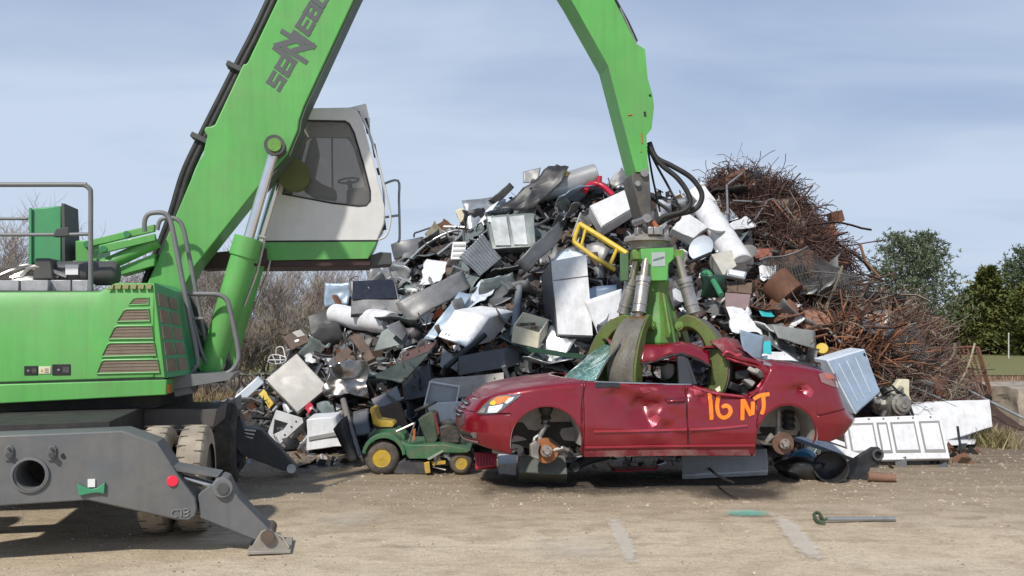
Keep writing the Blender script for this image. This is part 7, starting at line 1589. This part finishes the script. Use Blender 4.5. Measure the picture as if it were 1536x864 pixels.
wire(420, ((350, 700), (330, 690), lambda x, y: y > interp(x, SIL)), .009, 'thin rods, cables and strips poking out all over the left flank', [PD, PG, PGAL, WR[0]], .5, .35, seed=8, name='loose_rod', out=.04)
wire(380, ((700, 1130), (270, 690), lambda x, y: y > interp(x, SIL) + 12), .010, 'thin rods, cables and strips among the appliances', [PD, PG, PK, WR[0]], .45, .35, seed=9, name='loose_strip', out=.02)

# ---------------------------------------------------------------- counted small scrap, by zone
fr = random.Random(21)
def filler(n, region, kinds, mats, group, smin=.16, smax=.42, out=.12):
    for _ in range(n):
        for _t in range(80):
            px, py = fr.uniform(*region[0]), fr.uniform(*region[1])
            if py > interp(px, SIL) + 4: break
        else: continue
        kind = fr.choice(kinds); m = fr.choice(mats); c = P(px, py, depth(px, py) - fr.uniform(-.05, out)); s = fr.uniform(smin, smax)
        rot = Matrix.Rotation(fr.uniform(0, 6.3), 3, Vector((fr.gauss(0, 1), fr.gauss(0, 1), fr.gauss(0, 1))).normalized()); v = MB()
        if kind == 'scrap_sheet':
            a, b_ = rot @ Vector((s, 0, 0)), rot @ Vector((0, s * fr.uniform(.4, 1), 0)); v.grid(gridquad([c - a - b_ * .8, c + a * .9 - b_, c + a + b_ * .9, c - a * .8 + b_], 7)); v.displace(.10, 2.6, fr.random() * 50); v.displace(.035, 8, fr.random() * 50); o = v.build(kind, m, None, smooth=25, solid=.012)
        elif kind == 'scrap_box':
            e3 = (rot @ Vector((s * .6, 0, 0)), rot @ Vector((0, s * fr.uniform(.3, .55), 0)), rot @ Vector((0, 0, s * fr.uniform(.1, .3))))
            for i_ in range(3):
                for sg in (-1, 1):
                    A_, B_ = e3[(i_ + 1) % 3], e3[(i_ + 2) % 3]; o_ = c + e3[i_] * sg; v.grid(gridquad([o_ - A_ - B_, o_ + A_ - B_, o_ + A_ + B_, o_ - A_ + B_], 4))
            v.displace(.09, 3.2, fr.random() * 50); o = v.build(kind, m, None, smooth=25, weld=.004)
        elif kind == 'scrap_bar':
            a = rot @ Vector((s * 1.6, 0, 0)); k_ = rot @ Vector((0, .05, .12)) * fr.uniform(-1, 1); v.tube([c - a, c + k_, c + a], fr.uniform(.016, .04), fr.choice((4, 6, 8))); o = v.build(kind, m, None, smooth=40)
        else:
            a = rot @ Vector((s * .7, 0, 0)); v.lathe(c - a, a, [(0, .02), (0, s * .4), (s * .5, s * .42), (s * 1.1, s * .36), (s * 1.15, .02)], 14); v.displace(.03, 4, fr.random() * 50); o = v.build(kind, m, None, smooth=35)
        zone = group
        tag(o, {'scrap_sheet': 'small buckled metal sheet ', 'scrap_box': 'small crushed metal box ', 'scrap_bar': 'short bent metal bar ', 'scrap_can': 'small dented metal can '}[kind] + zone, {'scrap_sheet': 'sheet', 'scrap_box': 'box', 'scrap_bar': 'bar', 'scrap_can': 'can'}[kind], {'scrap_sheet': 'buckled sheets ', 'scrap_box': 'crushed boxes ', 'scrap_bar': 'bent bars ', 'scrap_can': 'dented cans '}[kind] + zone)
K4 = ['scrap_sheet', 'scrap_sheet', 'scrap_sheet', 'scrap_box', 'scrap_bar', 'scrap_can']
DK = [PD, PS, PK, PGG, PBR, PG, PG, PGAL]
filler(40, ((350, 480), (500, 680)), K4, DK + [PG, PW, PGAL], 'at the low left tail of the heap', .10, .28)
filler(46, ((480, 640), (430, 680)), K4, DK + [PG, PR], 'in the heap behind the mower', .12, .36)
filler(44, ((560, 760), (320, 450)), K4, DK + [PG, PGAL, PR], 'on the upper left slope of the heap', .12, .36)
filler(50, ((640, 900), (400, 600)), K4, DK + [PG, PK], 'among the appliances above the car bonnet', .12, .36)
filler(34, ((740, 960), (258, 400)), K4, DK + [PG, PGAL], 'near the lying tank at the top', .12, .34)
filler(46, ((940, 1180), (290, 560)), K4, DK + [PG, PGAL, PW, PR], 'behind the grapple', .12, .34)
filler(44, ((1180, 1440), (340, 600)), ['scrap_sheet', 'scrap_bar', 'scrap_bar', 'scrap_can'], [PR, PR, PRL, PG, PD, PBR], 'among the wire on the right slope', .14, .42, .22)
filler(26, ((1065, 1260), (250, 380)), ['scrap_sheet', 'scrap_sheet', 'scrap_bar', 'scrap_can'], [PR, PR, PBR, PD], 'in the rusty nest of wire at the top', .16, .45, .22)
filler(22, ((1180, 1440), (560, 690)), K4, DK + [PG, PR], 'at the right foot of the heap', .10, .26)
filler(34, ((560, 960), (300, 560)), ['scrap_sheet'], [PG, PGAL, PGG, PGG, PBL, PD], 'lying loose over the middle of the heap', .25, .55, .2)
filler(22, ((960, 1190), (300, 520)), ['scrap_sheet'], [PG, PGAL, PW, PGG, PR], 'lying loose right of the grapple', .22, .45, .2)
filler(26, ((1150, 1400), (420, 590)), ['scrap_sheet'], [PR, PBR, PG, PD], 'matted flat at the foot of the wire slope', .3, .6, .28)
wire(90, ((1075, 1220), (285, 400), in_top), .017, 'thick rusty bars lying in the nest of wire', WR, .8, .12, seed=13, bias=(.9, -.5), out=.22, flow=.4, name='rusty_bars')
wire(120, ((1180, 1440), (340, 590), in_r), .020, 'thick rusty bars and strips lying down the wire slope', WR + WG, 1.3, .12, seed=14, bias=(.8, -.7), out=.25, flow=.8, name='rusty_strips')
filler(60, ((480, 1000), (300, 680)), ['scrap_sheet', 'scrap_sheet', 'scrap_bar', 'scrap_can'], [PD, PK, PBR, PS], 'wedged dark into the gaps of the heap', .10, .26, .22)
# splinters too small to count
v = MB(); sr = random.Random(5)
for _ in range(8500):
    px = sr.uniform(340, 1470); py = sr.uniform(235, 700)
    if py < interp(px, SIL) + 2: continue
    c = P(px, py, depth(px, py) - sr.uniform(-.08, .10)); s = sr.uniform(.03, .13)
    a = Vector((sr.gauss(0, 1), sr.gauss(0, 1), sr.gauss(0, 1))).normalized() * s; b = a.orthogonal(); b.rotate(Matrix.Rotation(sr.uniform(0, 6.3), 3, a.normalized())); b = b * sr.uniform(.15, .8)
    rusty = px > 1150
    v.add([c - a - b, c + a - b * .6, c + a * .8 + b, c - a * .7 + b * .9], [(0, 1, 2, 3)], sr.choice((0, 0, 1, 1, 4, 4, 5) if rusty else (0, 0, 0, 1, 2, 2, 3, 4, 5)))
tag(v.build('scrap_splinter', [PD, PS, PG, PW, PBR, PR], None, loc=(0, 0, 0), smooth=0), 'countless small splinters of torn metal and plastic over the heap', 'scrap', kind='stuff')
# dead weed clump beside the white boards
pts = []
c = G(1487, 668)
for _ in range(700): pts.append((c.x + rng.gauss(0, .16), c.y + rng.gauss(0, .2), 0))
blades('weed_clump', pts, .32, .012, [mat('weed_olive', (.20, .18, .07), .9, var=.3), straw], 'olive dead weed clump beside the plain white board', .7)
